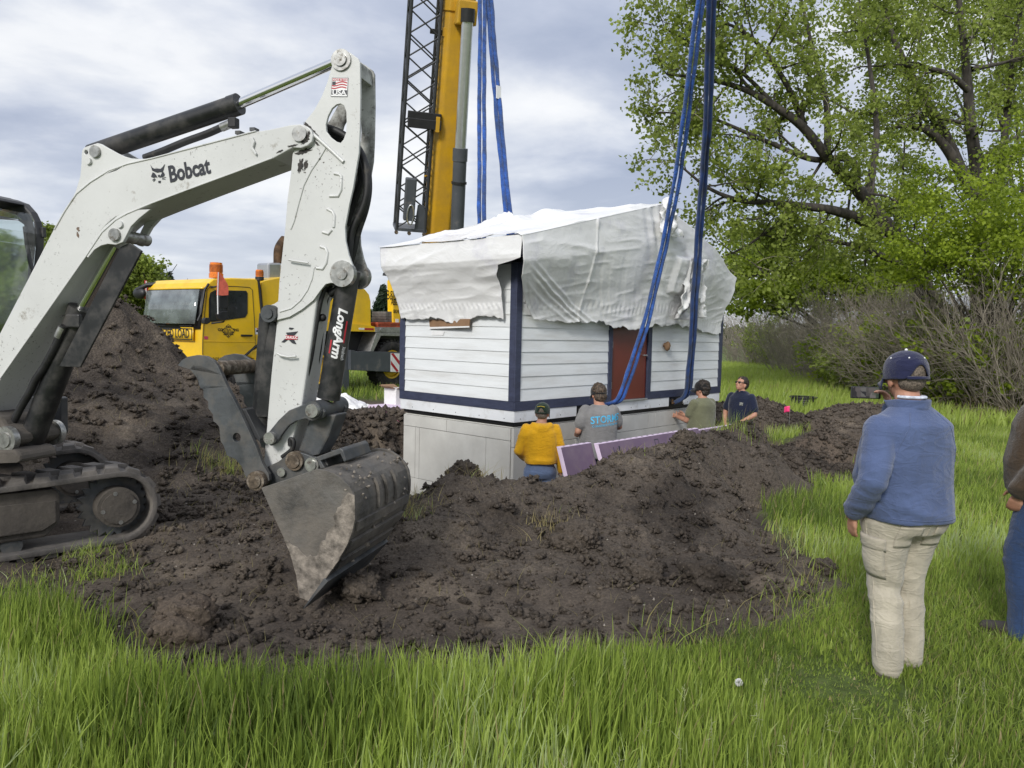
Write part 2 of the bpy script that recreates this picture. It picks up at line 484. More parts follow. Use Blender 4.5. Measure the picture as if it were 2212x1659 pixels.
# ------------------------------------------------------------------ soil and turf materials
def soil_material(name, base, dry, wet, dry_amt, relief=0.9):
    M = bpy.data.materials.new(name); M.use_nodes = True; t = M.node_tree; t.nodes.clear()
    o = N(t, 'ShaderNodeOutputMaterial'); b = N(t, 'ShaderNodeBsdfPrincipled', i_Roughness=0.95); L(t, b, 0, o, 0)
    b.inputs['Specular IOR Level'].default_value = 0.22
    tcn = N(t, 'ShaderNodeTexCoord')
    a = N(t, 'ShaderNodeTexNoise', i_Scale=1.1, i_Detail=8.0, i_Roughness=0.62); L(t, tcn, 'Object', a, 'Vector')
    ra = ramp(t, [(0.36, wet), (0.5, base), (0.60 + (0.5 - dry_amt) * 0.2, base), (0.76 + (0.5 - dry_amt) * 0.2, dry)]); L(t, a, 0, ra, 0)
    f = N(t, 'ShaderNodeTexNoise', i_Scale=55.0, i_Detail=6.0, i_Roughness=0.7); L(t, tcn, 'Object', f, 'Vector')
    rf = ramp(t, [(0.28, 0.45), (0.52, 1.0), (0.72, 1.55)]); L(t, f, 0, rf, 0)
    mu = N(t, 'ShaderNodeMix', data_type='RGBA', blend_type='MULTIPLY'); mu.inputs['Factor'].default_value = 1.0; L(t, ra, 0, mu, 6); L(t, rf, 0, mu, 7)
    sp = N(t, 'ShaderNodeTexNoise', i_Scale=85.0, i_Detail=1.0); L(t, tcn, 'Object', sp, 'Vector')
    rs = ramp(t, [(0.735, 0.0), (0.76, 1.0)]); L(t, sp, 0, rs, 0)
    ms = N(t, 'ShaderNodeMix', data_type='RGBA'); ms.inputs[7].default_value = (0.26, 0.225, 0.18, 1); L(t, rs, 0, ms, 'Factor'); L(t, mu, 2, ms, 6)
    L(t, ms, 2, b, 'Base Color')
    v = N(t, 'ShaderNodeTexVoronoi', i_Scale=26.0); v.feature = 'SMOOTH_F1'; L(t, tcn, 'Object', v, 'Vector')
    g = N(t, 'ShaderNodeTexNoise', i_Scale=24.0, i_Detail=9.0, i_Roughness=0.75); L(t, tcn, 'Object', g, 'Vector')
    sm = N(t, 'ShaderNodeMath', operation='SUBTRACT'); L(t, g, 0, sm, 0); L(t, v, 0, sm, 1)
    bu = N(t, 'ShaderNodeBump', i_Strength=1.0, i_Distance=0.035 * relief); L(t, sm, 0, bu, 'Height'); L(t, bu, 0, b, 'Normal')
    return M
M_SOIL = soil_material('dark soil', (0.100, 0.082, 0.066), (0.225, 0.184, 0.140), (0.050, 0.041, 0.034), 0.72)
M_SOIL_DRY = soil_material('drier brown soil', (0.125, 0.098, 0.076), (0.215, 0.172, 0.130), (0.066, 0.053, 0.044), 0.6)

def ground_material():
    M = bpy.data.materials.new('ground turf and bare soil'); M.use_nodes = True; t = M.node_tree; t.nodes.clear()
    o = N(t, 'ShaderNodeOutputMaterial'); b = N(t, 'ShaderNodeBsdfPrincipled', i_Roughness=0.95); L(t, b, 0, o, 0)
    b.inputs['Specular IOR Level'].default_value = 0.2
    tcn = N(t, 'ShaderNodeTexCoord')
    at_ = N(t, 'ShaderNodeAttribute'); at_.attribute_name = 'bare'
    a = N(t, 'ShaderNodeTexNoise', i_Scale=1.3, i_Detail=8.0, i_Roughness=0.62); L(t, tcn, 'Object', a, 'Vector')
    ra = ramp(t, [(0.34, (0.058, 0.047, 0.039)), (0.52, (0.100, 0.081, 0.065)), (0.70, (0.195, 0.158, 0.120))]); L(t, a, 0, ra, 0)
    f = N(t, 'ShaderNodeTexNoise', i_Scale=48.0, i_Detail=6.0, i_Roughness=0.7); L(t, tcn, 'Object', f, 'Vector')
    rf = ramp(t, [(0.28, 0.5), (0.52, 1.0), (0.72, 1.5)]); L(t, f, 0, rf, 0)
    mu = N(t, 'ShaderNodeMix', data_type='RGBA', blend_type='MULTIPLY'); mu.inputs['Factor'].default_value = 1.0; L(t, ra, 0, mu, 6); L(t, rf, 0, mu, 7)
    g = N(t, 'ShaderNodeTexNoise', i_Scale=9.0, i_Detail=8.0, i_Roughness=0.7); L(t, tcn, 'Object', g, 'Vector')
    rg = ramp(t, [(0.35, (0.055, 0.072, 0.022)), (0.55, (0.105, 0.150, 0.036)), (0.72, (0.165, 0.175, 0.075))]); L(t, g, 0, rg, 0)
    mi = N(t, 'ShaderNodeMix', data_type='RGBA'); L(t, at_, 'Fac', mi, 'Factor'); L(t, rg, 0, mi, 6); L(t, mu, 2, mi, 7)
    L(t, mi, 2, b, 'Base Color')
    g2 = N(t, 'ShaderNodeTexNoise', i_Scale=26.0, i_Detail=9.0, i_Roughness=0.75); L(t, tcn, 'Object', g2, 'Vector')
    bu = N(t, 'ShaderNodeBump', i_Strength=1.0, i_Distance=0.03); L(t, g2, 0, bu, 'Height'); L(t, bu, 0, b, 'Normal')
    return M
M_GROUND = ground_material()

def grid_faces(ny, nx, keep=None):
    i = np.arange(ny * nx).reshape(ny, nx)
    q = np.stack([i[:-1, :-1], i[:-1, 1:], i[1:, 1:], i[1:, :-1]], -1).reshape(-1, 4)
    return q if keep is None else q[keep.ravel()]

# ------------------------------------------------------------------ the ground: one sheet, fine where it shows, out to the horizon
def axis(lo, hi, step, far, grow=1.16):
    a = list(np.arange(lo, hi + 1e-6, step)); s_ = step; x = lo; left = []
    while x > -far: s_ *= grow; x -= s_; left.append(x)
    s_ = step; x = hi; rt = []
    while x < far: s_ *= grow; x += s_; rt.append(x)
    return np.array(left[::-1] + a + rt)
gx = axis(-9.0, 7.0, 0.06, 700); gy = axis(1.5, 16.0, 0.06, 700)
GX, GY = np.meshgrid(gx, gy)
bare = sstep(-0.12, 0.16, poly_dist(GX, GY, DIRT_NP) + 0.30 * fbm(GX * 1.6, GY * 1.6, 4, 21))
bare = np.maximum(bare, sstep(-0.1, 0.1, poly_dist(GX, GY, PIT_NP)))
GZ = ground_z(GX, GY)
near = np.exp(-(np.maximum(0, np.hypot(GX + 1, GY - 9) - 8) / 4) ** 2)
GZ = GZ + bare * near * (0.10 * fbm(GX * 1.1, GY * 1.1, 4, 40) + 0.045 * fbm(GX * 6, GY * 6, 4, 41))
gme = fast_mesh('ground', np.stack([GX, GY, GZ], -1).reshape(-1, 3), grid_faces(*GX.shape), True)
at_b = gme.attributes.new('bare', 'FLOAT', 'POINT'); at_b.data.foreach_set('value', bare.ravel().astype(np.float32))
ground = link('ground', gme, M_GROUND, kind='structure')
tag(ground, 'flat grassy field with a large bare soil patch around the dig')
def ground_at(x, y):
    """height of the built ground sheet (bilinear)"""
    x = np.atleast_1d(np.asarray(x, float)); y = np.atleast_1d(np.asarray(y, float))
    i = np.clip(np.searchsorted(gx, x) - 1, 0, len(gx) - 2); j = np.clip(np.searchsorted(gy, y) - 1, 0, len(gy) - 2)
    fx = (x - gx[i]) / (gx[i + 1] - gx[i]); fy = (y - gy[j]) / (gy[j + 1] - gy[j])
    return GZ[j, i] * (1 - fx) * (1 - fy) + GZ[j, i + 1] * fx * (1 - fy) + GZ[j + 1, i] * (1 - fx) * fy + GZ[j + 1, i + 1] * fx * fy

MOUNDS = []
def soil_mound(name, label, pts, box, step, mt, relief, clods, seed, lumps=0.10):
    x0, x1, y0, y1 = box
    xs = np.arange(x0, x1, step); ys = np.arange(y0, y1, step)
    X, Y = np.meshgrid(xs, ys)
    T = TPS(pts)
    Z = T(X, Y)
    edge = np.minimum(np.minimum(X - x0, x1 - X), np.minimum(Y - y0, y1 - Y)); Z = Z - 0.8 * (1 - sstep(0, 0.3, edge))
    if x1 - x0 < 6: Z = Z - 1.2 * sstep(0.72, 1.10, np.hypot((X - (x0 + x1) / 2) / ((x1 - x0) / 2), (Y - (y0 + y1) / 2) / ((y1 - y0) / 2)) + 0.45 * fbm(X * 1.1, Y * 1.1, 4, seed + 11))
    amp = sstep(-0.05, 0.2, Z)
    Z = Z + amp * (lumps * fbm(X * 1.5, Y * 1.5, 4, seed) + relief * fbm(X * 5.5, Y * 5.5, 4, seed + 3))
    rid = 1 - np.abs(fbm(X * 2.6, Y * 2.6, 3, seed + 7)) * 4
    Z = Z + amp * 0.035 * np.clip(rid, -1, 1)
    for (n, r0, r1, k) in clods:
        Z = Z + (0.3 + 0.7 * amp) * clod_relief(X, Y, n, r0, r1, seed + n, k)
    Z = Z + amp * (0.020 * fbm(X * 16, Y * 16, 3, seed + 5) + 0.010 * fbm(X * 36, Y * 36, 2, seed + 6))
    G = ground_at(X.ravel(), Y.ravel()).reshape(X.shape)
    up = Z > G - 0.04
    kv = up[:-1, :-1] | up[1:, :-1] | up[:-1, 1:] | up[1:, 1:]
    q = grid_faces(*X.shape, keep=kv)
    used = np.unique(q); re_ = np.full(X.size, -1); re_[used] = np.arange(len(used))
    V = np.stack([X, Y, np.maximum(Z, G - 0.12)], -1).reshape(-1, 3)[used]
    # soil does not lie as a perfect height field: nudge sideways a little
    V[:, 0] += 0.010 * vnoise(V[:, 1] * 30, V[:, 2] * 30, seed); V[:, 1] += 0.010 * vnoise(V[:, 0] * 30, V[:, 2] * 30, seed + 1)
    o = link(name, fast_mesh(name, V, re_[q], True), mt)
    tag(o, label, 'soil mound', 'heaps of dug soil')
    MOUNDS.append((xs, ys, np.where(up, Z, -9)))
    return o
def surf_at(x, y):
    """top of the soil: ground or mound"""
    x = np.atleast_1d(np.asarray(x, float)); y = np.atleast_1d(np.asarray(y, float))
    z = ground_at(x, y)
    for xs, ys, Z in MOUNDS:
        i = np.round((x - xs[0]) / (xs[1] - xs[0])).astype(int); j = np.round((y - ys[0]) / (ys[1] - ys[0])).astype(int)
        ok = (i >= 0) & (j >= 0) & (i < len(xs)) & (j < len(ys))
        zz_ = np.full(x.shape, -9.0); zz_[ok] = Z[j[ok], i[ok]]
        z = np.maximum(z, zz_)
    return z

FRONT = [crest(700, 1215, 5.6), crest(820, 1120, 6.2), crest(885, 1062, 6.9), crest(950, 1030, 7.2), crest(1005, 1018, 7.4), crest(1100, 1028, 7.55), crest(1200, 1018, 7.7), crest(1300, 985, 8.1), crest(1400, 952, 8.5),
         crest(1475, 930, 8.9), crest(1540, 915, 9.3), crest(1620, 908, 10.0), crest(1690, 945, 10.7), crest(1750, 975, 11.0), (4.7, 9.6, -0.08), (5.3, 11.2, -0.1), (5.2, 12.6, -0.15), (3.4, 8.9, 0.1),
         (-0.45, 8.0, -0.35), (0.35, 8.55, -0.5), (1.1, 9.15, -0.45), (2.0, 9.9, -0.45), (2.9, 10.9, -0.4), (3.6, 11.8, -0.35), (-1.3, 7.5, -0.2),
         toe(205, 1330), toe(260, 1425), toe(400, 1445), toe(620, 1458), toe(800, 1405), toe(1000, 1408), toe(1300, 1370), toe(1500, 1345), toe(1650, 1330), toe(1800, 1245), toe(1700, 1190), toe(1610, 1090), toe(1665, 1030),
         crest(1000, 1250, 5.3), crest(1250, 1240, 5.5), crest(1500, 1240, 5.65), crest(1620, 1225, 5.9), crest(1100, 1130, 6.4), crest(1350, 1090, 6.9), crest(1480, 1110, 6.8), crest(1560, 1030, 8.0), crest(850, 1260, 5.15),
         crest(360, 1285, 4.95), crest(430, 1300, 4.85), crest(560, 1290, 4.95), crest(650, 1335, 4.75), crest(330, 1240, 5.4), crest(480, 1215, 5.6), (-2.9, 6.2, 0.02), (-2.0, 6.5, 0.05), (-2.4, 5.9, 0.06), (-1.5, 6.2, 0.12)]
soil_mound('soil_mound', 'long dark crumbly soil mound between the grass and the white building', FRONT, (-3.6, 5.6, 3.5, 12.4), 0.024, M_SOIL, 0.045,
           [(90, 0.08, 0.26, 0.45), (1500, 0.02, 0.075, 0.5), (9000, 0.012, 0.034, 0.8)], 3)
CREST_DROP = 0.0
HEAP = [crest(252, 655, 12.2), crest(275, 705, 12.0), crest(303, 772, 11.9), crest(350, 826, 11.7), crest(405, 846, 11.6), crest(190, 668, 12.4), crest(120, 705, 12.2), crest(0, 760, 12.0), crest(470, 856, 11.6), crest(560, 872, 11.5), crest(640, 888, 11.3),
        (-2.5, 11.6, 0.05), (-2.6, 10.0, -0.03), (-3.2, 8.6, -0.02), (-4.6, 8.4, 0.05), (-6.0, 8.2, 0.05), (-8.5, 8.2, 0.0), (-10.5, 10.5, -0.1), (-9.8, 13.5, -0.1), (-7.5, 15.2, -0.1), (-5.0, 14.6, -0.1), (-3.2, 13.6, -0.1), (-4.0, 10.2, 0.45), (-5.2, 10.0, 0.75), (-6.4, 10.0, 0.8), (-7.6, 10.2, 0.7)]
soil_mound('soil_heap', 'tall dark soil heap behind the white excavator, in front of the yellow cab', HEAP, (-10.8, -2.2, 8.0, 15.5), 0.036, M_SOIL, 0.06, [(110, 0.10, 0.30, 0.45), (1500, 0.03, 0.09, 0.5), (6000, 0.02, 0.05, 0.8)], 50, 0.16)
RM = [crest(1795, 925, 11.6), crest(1750, 945, 11.4), crest(1835, 950, 11.5), toe(1735, 1008), toe(1840, 1010), toe(1700, 985), toe(1875, 985), (3.6, 12.0, -0.1), (4.6, 13.2, -0.15), (5.9, 12.9, -0.15), (6.2, 11.6, -0.1)]
soil_mound('soil_mound', 'low rounded brown soil mound left of the man filming', RM, (3.2, 6.6, 9.9, 13.6), 0.035, M_SOIL_DRY, 0.03, [(900, 0.03, 0.10, 0.7)], 70, 0.05)
DM = [crest(1845, 872, 16.2), crest(1790, 890, 15.6), crest(1900, 880, 16.0), (5.7, 14.4, -0.05), (7.4, 14.2, -0.05), (9.4, 15.0, -0.1), (8.6, 17.6, -0.1), (6.6, 17.4, -0.1), (5.4, 15.9, -0.1), (10.0, 16.5, -0.1)]
soil_mound('soil_mound', 'dark soil mound at the foot of the bare bushes behind the phone', DM, (5.0, 10.4, 13.9, 18.0), 0.05, M_SOIL, 0.05, [(700, 0.04, 0.14, 0.7)], 90, 0.10)
PM = [crest(1650, 862, 16.6), crest(1610, 872, 16.2), crest(1690, 885, 16.2), crest(1560, 880, 15.8), (3.6, 15.0, -0.05), (5.2, 14.9, -0.05), (7.0, 16.0, -0.1), (5.6, 17.8, -0.1), (3.8, 17.0, -0.1)]
soil_mound('soil_mound', 'low dark spoil ridge behind the man in the navy polo', PM, (3.0, 7.2, 14.6, 18.2), 0.05, M_SOIL, 0.04, [(500, 0.04, 0.14, 0.7)], 91, 0.06)

# ------------------------------------------------------------------ loose clods, crumbs and straw on the soil
def blob_scatter(name, n, r0, r1, pw, place, seed, mt, variants=10, levels=1):
    rg = np.random.default_rng(seed)
    bm = bmesh.new(); (bmesh.ops.create_icosphere(bm, subdivisions=levels, radius=1.0) if levels else bmesh.ops.create_uvsphere(bm, u_segments=4, v_segments=2, radius=1.0)); bmesh.ops.triangulate(bm, faces=bm.faces)
    base = np.array([v.co[:] for v in bm.verts]); bf = np.array([[v.index for v in f.verts] for f in bm.faces]); bm.free()
    var = []
    for k in range(variants):
        d = 1 + 0.28 * rg.standard_normal(len(base))[:, None] * (1 if levels <= 1 else 0.6) + 0.5 * noise3(base + k * 3.1, 1.6, 2, k)[:, None]
        var.append(base * np.clip(d, 0.55, 1.6))
    var = np.array(var)
    P = place(n, rg)
    n = len(P)
    r = r0 + (r1 - r0) * rg.random(n) ** pw
    a = rg.uniform(0, 6.283, n); tl = rg.uniform(-0.6, 0.6, (n, 2))
    v = var[rg.integers(0, variants, n)] * (rg.uniform(0.65, 1.25, (n, 1, 3)) * r[:, None, None])
    ca, sa = np.cos(a)[:, None], np.sin(a)[:, None]
    x = v[:, :, 0] * ca - v[:, :, 1] * sa; y = v[:, :, 0] * sa + v[:, :, 1] * ca; z = v[:, :, 2] * 0.8 + x * tl[:, :1] * 0.4
    V = np.stack([x + P[:, 0:1], y + P[:, 1:2], z + P[:, 2:3] + 0.25 * r[:, None]], -1).reshape(-1, 3)
    Fc = (bf[None] + (np.arange(n) * len(base))[:, None, None]).reshape(-1, 3)
    return link(name, fast_mesh(name, V, Fc, levels > 1), mt, kind='stuff')
def on_mounds(box, dens_fn=None):
    def f(n, rg):
        x = rg.uniform(box[0], box[1], n * 3); y = rg.uniform(box[2], box[3], n * 3)
        ok = poly_dist(x, y, DIRT_NP) > 0.05
        if dens_fn is not None: ok &= dens_fn(x, y)
        x, y = x[ok][:n], y[ok][:n]
        return np.stack([x, y, surf_at(x, y)], 1)
    return f
def clustered(box, cl, per, spread):
    f0 = on_mounds(box)
    def f(n, rg):
        C = f0(n // per, rg); k = len(C); r = (0.35 + 1.3 * rg.random(k) ** 3) * spread
        d = rg.normal(0, 1, (k, per, 3)); d /= np.linalg.norm(d, axis=2)[..., None]; d[..., 2] = np.abs(d[..., 2]) * 0.85 - 0.1
        P = C[:, None, :] + d * (r[:, None, None] * rg.uniform(0.35, 1.0, (k, per, 1)))
        return P.reshape(-1, 3)
    return f
o = blob_scatter('soil_crumbs', 20000, 0.006, 0.026, 2.2, on_mounds((-3.6, 5.6, 3.6, 12.2)), 5, M_SOIL, levels=0)
tag(o, 'small crumbs of dark soil scattered over the mound', 'soil crumbs')
o = blob_scatter('soil_clods', 30000, 0.010, 0.034, 1.8, clustered((-3.5, 5.5, 3.8, 12.0), 1, 26, 0.062), 6, M_SOIL, levels=0)
tag(o, 'crumbly clumps of dark soil lying over the mound', 'soil clods')
o = blob_scatter('soil_rubble', 16000, 0.016, 0.05, 2.0, clustered((-9.5, -1.8, 7.0, 14.5), 1, 14, 0.09), 8, M_SOIL, levels=0)
tag(o, 'lumps of soil strewn over the heap and bare ground', 'soil rubble')
def on_small(n, rg):
    i = rg.integers(2, 5, n); P = []
    for k in (2, 3, 4):
        xs, ys, Z = MOUNDS[k]; m_ = (i == k).sum(); x = rg.uniform(xs[0], xs[-1], m_ * 3); y = rg.uniform(ys[0], ys[-1], m_ * 3); z = surf_at(x, y); q = z > ground_at(x, y) + 0.02
        P.append(np.stack([x[q], y[q], z[q]], 1)[:m_])
    return np.concatenate(P)
o = blob_scatter('soil_crumbs', 5000, 0.015, 0.06, 2.4, on_small, 10, M_SOIL, levels=0)
tag(o, 'crumbs of soil on the small heaps at the right', 'soil crumbs')
def pit_side(n, rg):
    x = rg.uniform(-5.2, 0.2, n * 3); y = rg.uniform(12.0, 18.0, n * 3); d = poly_dist(x, y, PIT_NP); q = (d > -0.5) & (d < 1.0) & (x < -0.6 + 0 * y); x, y = x[q][:n], y[q][:n]
    return np.stack([x, y, surf_at(x, y)], 1)
o = blob_scatter('soil_rubble', 3500, 0.02, 0.13, 2.6, pit_side, 12, M_SOIL, levels=0)
tag(o, 'broken soil along the cut edge of the pit behind the bucket', 'soil rubble')
M_PEBBLE = mat('pale pebble', (0.30, 0.27, 0.23), 0.85, var=0.3, vscale=30, bump=0.4)
o = blob_scatter('pebbles', 420, 0.004, 0.014, 2.0, on_mounds((-4.5, 4.5, 4.0, 10.0)), 9, M_PEBBLE, levels=0)
tag(o, 'tiny pale stones speckling the dark soil', 'pebbles')

bm = bmesh.new(); bmesh.ops.create_icosphere(bm, subdivisions=1, radius=1.0); ICO = np.array([v.co[:] for v in bm.verts]); ICOF = np.array([[v.index for v in f.verts] for f in bm.faces]); bm.free()
def big_clod(px, py, Y, r, label, seed, squash=0.8, mt=None):
    p = at_y(px, py, Y); bm = bmesh.new(); bmesh.ops.create_icosphere(bm, subdivisions=4, radius=1.0)
    V = np.array([v.co[:] for v in bm.verts]); Fc = np.array([[v.index for v in f.verts] for f in bm.faces]); bm.free()
    d = 1 + 0.55 * noise3(V + seed, 1.2, 4, seed) + 0.25 * noise3(V + seed, 4.5, 3, seed + 2)
    d = d + 0.06 * noise3(V + seed, 12, 3, seed + 4); V = V * d[:, None] * r * np.array([1.0, 0.9, squash])
    g = float(surf_at(p[0], p[1])[0])
    V = V + np.array([p[0], p[1], g + 0.45 * r * squash])
    rg = np.random.default_rng(seed); k_ = rg.choice(len(V), 150); CR = ((ICO[None] * rg.uniform(0.6, 1.4, (150, len(ICO), 1))) * (0.006 + 0.020 * rg.random((150, 1, 1)) ** 2) + V[k_][:, None, :])
    V = np.concatenate([V, CR.reshape(-1, 3)]); Fc = np.concatenate([Fc, (ICOF[None] + len(V) - 150 * len(ICO) + (np.arange(150) * len(ICO))[:, None, None]).reshape(-1, 3)])
    o = link('soil_clod', fast_mesh('soil_clod', V, Fc, False), mt or M_SOIL)
    tag(o, label, 'soil clod', 'large clods of soil')
    return np.array([p[0], p[1], g])
C_LONE = big_clod(1782, 1240, 5.95, 0.085, 'lone black soil clod at the right tip of the mound, in the grass', 11)
C_ROOT = big_clod(1003, 1025, 7.35, 0.14, 'grass rooted clod on the mound crest in front of the foundation corner', 12, 0.95)
C_BUCK = big_clod(775, 1262, 5.05, 0.13, 'large dark clod lying right of the bucket lip', 13)
C_R1 = big_clod(1245, 1135, 6.3, 0.16, 'big rough clod half way up the front of the mound', 14)
C_R2 = big_clod(1478, 925, 8.8, 0.15, 'tall dark clod on the crest beside the pink insulation boards', 15, 1.0)
C_R3 = big_clod(1390, 1230, 5.6, 0.15, 'smooth faced clod in the lower middle of the mound', 16)
C_R4 = big_clod(1530, 1250, 5.6, 0.22, 'widest rounded clod on the right shoulder of the mound', 17, 0.7)
C_R5 = big_clod(400, 1375, 4.4, 0.20, 'dry brown rooty clod at the left end of the mound by the grass', 18, 0.75, M_SOIL_DRY)
# ------------------------------------------------------------------ building materials
M_SIDING = mat('white wood grain siding', (0.74, 0.765, 0.77), 0.55, var=0.03, vscale=3, bump=0.22, bscale=60, stretch=(0.35, 0.35, 3.0), dirt=(0.50, 0.49, 0.46), dirt_amt=0.05, dirt_scale=2.0, dirt_sharp=0.2)
M_SKIRT = mat('white smooth skirt board', (0.75, 0.77, 0.79), 0.45, var=0.03, vscale=2, dirt=(0.45, 0.43, 0.40), dirt_amt=0.06, dirt_scale=5, dirt_sharp=0.15)
M_NAVY = mat('slate blue trim', (0.042, 0.050, 0.092), 0.5, var=0.12, vscale=14, bump=0.7, bscale=50, stretch=(0.5, 0.5, 1.6))
M_DOOR = mat('dark red door paint', (0.135, 0.022, 0.014), 0.35, var=0.06, vscale=3)
M_ALU = mat('dull aluminium', (0.55, 0.56, 0.57), 0.38, metal=0.9, var=0.08)
M_BLACK = mat('matt black steel', (0.012, 0.012, 0.013), 0.5, var=0.2)
M_CONC = mat('pale parged concrete', (0.56, 0.555, 0.52), 0.9, var=0.06, vscale=2.2, bump=0.25, bscale=30, dirt=(0.44, 0.43, 0.395), dirt_amt=0.22, dirt_scale=1.6, dirt_sharp=0.22)
M_JOINT = mat('dark joint', (0.10, 0.10, 0.095), 0.95, var=0.1)
M_CARD = mat('brown cardboard', (0.26, 0.155, 0.085), 0.85, var=0.08, vscale=5)
M_WHITE = mat('white paper', (0.78, 0.78, 0.77), 0.7, var=0.03)
M_NAIL = mat('nail head', (0.16, 0.16, 0.17), 0.5, metal=0.5)
def tarp_material():
    M = bpy.data.materials.new('white plastic wrap'); M.use_nodes = True; t = M.node_tree; t.nodes.clear()
    o = N(t, 'ShaderNodeOutputMaterial'); b = N(t, 'ShaderNodeBsdfPrincipled', i_Roughness=0.34); tr = N(t, 'ShaderNodeBsdfTranslucent'); mx_ = N(t, 'ShaderNodeMixShader', i_Fac=0.16)
    tc_ = N(t, 'ShaderNodeTexCoord'); dn_ = N(t, 'ShaderNodeTexNoise', i_Scale=1.4, i_Detail=8.0, i_Roughness=0.65); L(t, tc_, 'Object', dn_, 'Vector')
    rp = ramp(t, [(0.30, (0.74, 0.735, 0.78)), (0.45, (0.91, 0.91, 0.90))]); L(t, dn_, 0, rp, 0); L(t, rp, 0, b, 'Base Color'); L(t, rp, 0, tr, 'Color')
    prev = None
    for sc, amp, st in ((2.2, 1.0, (1, 1, 1.8)), (5.5, 0.55, (1, 1, 0.7)), (13.0, 0.30, (1, 1, 1))):
        mp_ = N(t, 'ShaderNodeMapping'); mp_.inputs['Scale'].default_value = st; L(t, tc_, 'Object', mp_, 0)
        n_ = N(t, 'ShaderNodeTexNoise', i_Scale=sc, i_Detail=3.0, i_Roughness=0.55, i_Distortion=0.8); L(t, mp_, 0, n_, 'Vector')
        s_ = N(t, 'ShaderNodeMath', operation='SUBTRACT', i_1=0.5); L(t, n_, 0, s_, 0); ab = N(t, 'ShaderNodeMath', operation='ABSOLUTE'); L(t, s_, 0, ab, 0)
        pw_ = N(t, 'ShaderNodeMath', operation='POWER', i_1=0.55); L(t, ab, 0, pw_, 0); ml = N(t, 'ShaderNodeMath', operation='MULTIPLY', i_1=-amp); L(t, pw_, 0, ml, 0)
        if prev is None: prev = ml
        else:
            ad_ = N(t, 'ShaderNodeMath', operation='ADD'); L(t, prev, 0, ad_, 0); L(t, ml, 0, ad_, 1); prev = ad_
    bu = N(t, 'ShaderNodeBump', i_Strength=0.22, i_Distance=0.026); L(t, prev, 0, bu, 'Height'); L(t, bu, 0, b, 'Normal'); L(t, bu, 0, tr, 'Normal')
    L(t, b, 0, mx_, 1); L(t, tr, 0, mx_, 2); L(t, mx_, 0, o, 0)
    return M
M_TARP = tarp_material()

# ------------------------------------------------------------------ the shed that hangs from the crane
shed = thing('shed', 'white sided utility shed with slate blue trim lowered onto its foundation', 'building', bp_(2.8, 1.1, 0.69))
def pbox(mb, s0, s1, t0, t1, z0, z1):
    P = lambda s, t, z: bp_(s, t, z)
    mb.hexa([P(s0, t0, z0), P(s1, t0, z0), P(s1, t1, z0), P(s0, t1, z0)], [P(s0, t0, z1), P(s1, t0, z1), P(s1, t1, z1), P(s0, t1, z1)])
    return mb
core = MB()
pbox(core, 0.03, BW - 0.03, 0.03, BD - 0.03, 0.70, 2.72)
g0, g1 = bp_(0.03, 0.03, 2.72), bp_(BW - 0.03, 0.03, 2.72)
core.add([bp_(0.03, 0.03, 2.72), bp_(BW - 0.03, 0.03, 2.72), bp_(BW / 2, 0.03, 3.55), bp_(0.03, BD - 0.03, 2.72), bp_(BW - 0.03, BD - 0.03, 2.72), bp_(BW / 2, BD - 0.03, 3.55)],
         [(0, 1, 2), (5, 4, 3), (0, 2, 5, 3), (1, 4, 5, 2)])
core.build('wall', M_SIDING, shed)
roof = MB()
for sg in (0, 1):
    sa, sb = (-0.33, BW / 2) if sg == 0 else (BW / 2, BW + 0.06)
    za, zb = (2.88, 3.64) if sg == 0 else (3.66, 2.86)
    q = [bp_(sa, -0.30 if sg == 0 else -0.05, za), bp_(sb, -0.30 if sg == 0 else -0.05, zb), bp_(sb, 2.32, zb), bp_(sa, 2.32, za)]
    roof.hexa([p - EZ * 0.10 for p in q], q)
roof.build('roof', M_NAVY, shed)
# siding planks: each a wedge, lower edge proud
def plank(s0, s1, z0, z1, face):
    mb = MB(); d0, d1 = 0.016, 0.004
    if face == 'gable':
        b = [bp_(s0, -d0, z0), bp_(s1, -d0, z0), bp_(s1, 0.03, z0), bp_(s0, 0.03, z0)]
        t = [bp_(s0, -d1, z1), bp_(s1, -d1, z1), bp_(s1, 0.03, z1), bp_(s0, 0.03, z1)]
    else:
        b = [bp_(-d0, s1, z0), bp_(-d0, s0, z0), bp_(0.03, s0, z0), bp_(0.03, s1, z0)]
        t = [bp_(-d1, s1, z1), bp_(-d1, s0, z1), bp_(0.03, s0, z1), bp_(0.03, s1, z1)]
    mb.hexa(b, t)
    return mb.build('plank', M_SIDING, shed)
EXP = 0.161
for i in range(11):
    z0 = 0.967 + i * EXP; z1 = z0 + EXP + 0.004
    plank(0.088, 2.06, z0, z1, 'gable')
    plank(3.252, BW - 0.088, z0, z1, 'gable')
    plank(0.088, BD - 0.088, z0, z1, 'short')
# trim boards
def trim(s0, s1, t0, t1, z0, z1, m_=None, name='trim_board', bev=0.004):
    return pbox(MB(), s0, s1, t0, t1, z0, z1).build(name, m_ or M_NAVY, shed, bevel=bev)
trim(-0.022, 2.06, -0.024, 0.0, 0.842, 0.962)
trim(3.25, BW + 0.022, -0.024, 0.0, 0.842, 0.962)
trim(-0.024, 0.0, 0.002, BD + 0.022, 0.842, 0.962)
trim(-0.026, 0.086, -0.027, -0.001, 0.9635, 2.76, name='corner_board')
trim(-0.027, -0.001, 0.0, 0.086, 0.9635, 2.76, name='corner_board')
trim(BW - 0.086, BW + 0.026, -0.027, 0.02, 0.9635, 2.76, name='corner_board')
trim(-0.027, 0.02, BD - 0.086, BD + 0.026, 0.9635, 2.76, name='corner_board')
trim(2.062, 2.152, -0.028, 0.0, 0.842, 2.6, name='door_trim')
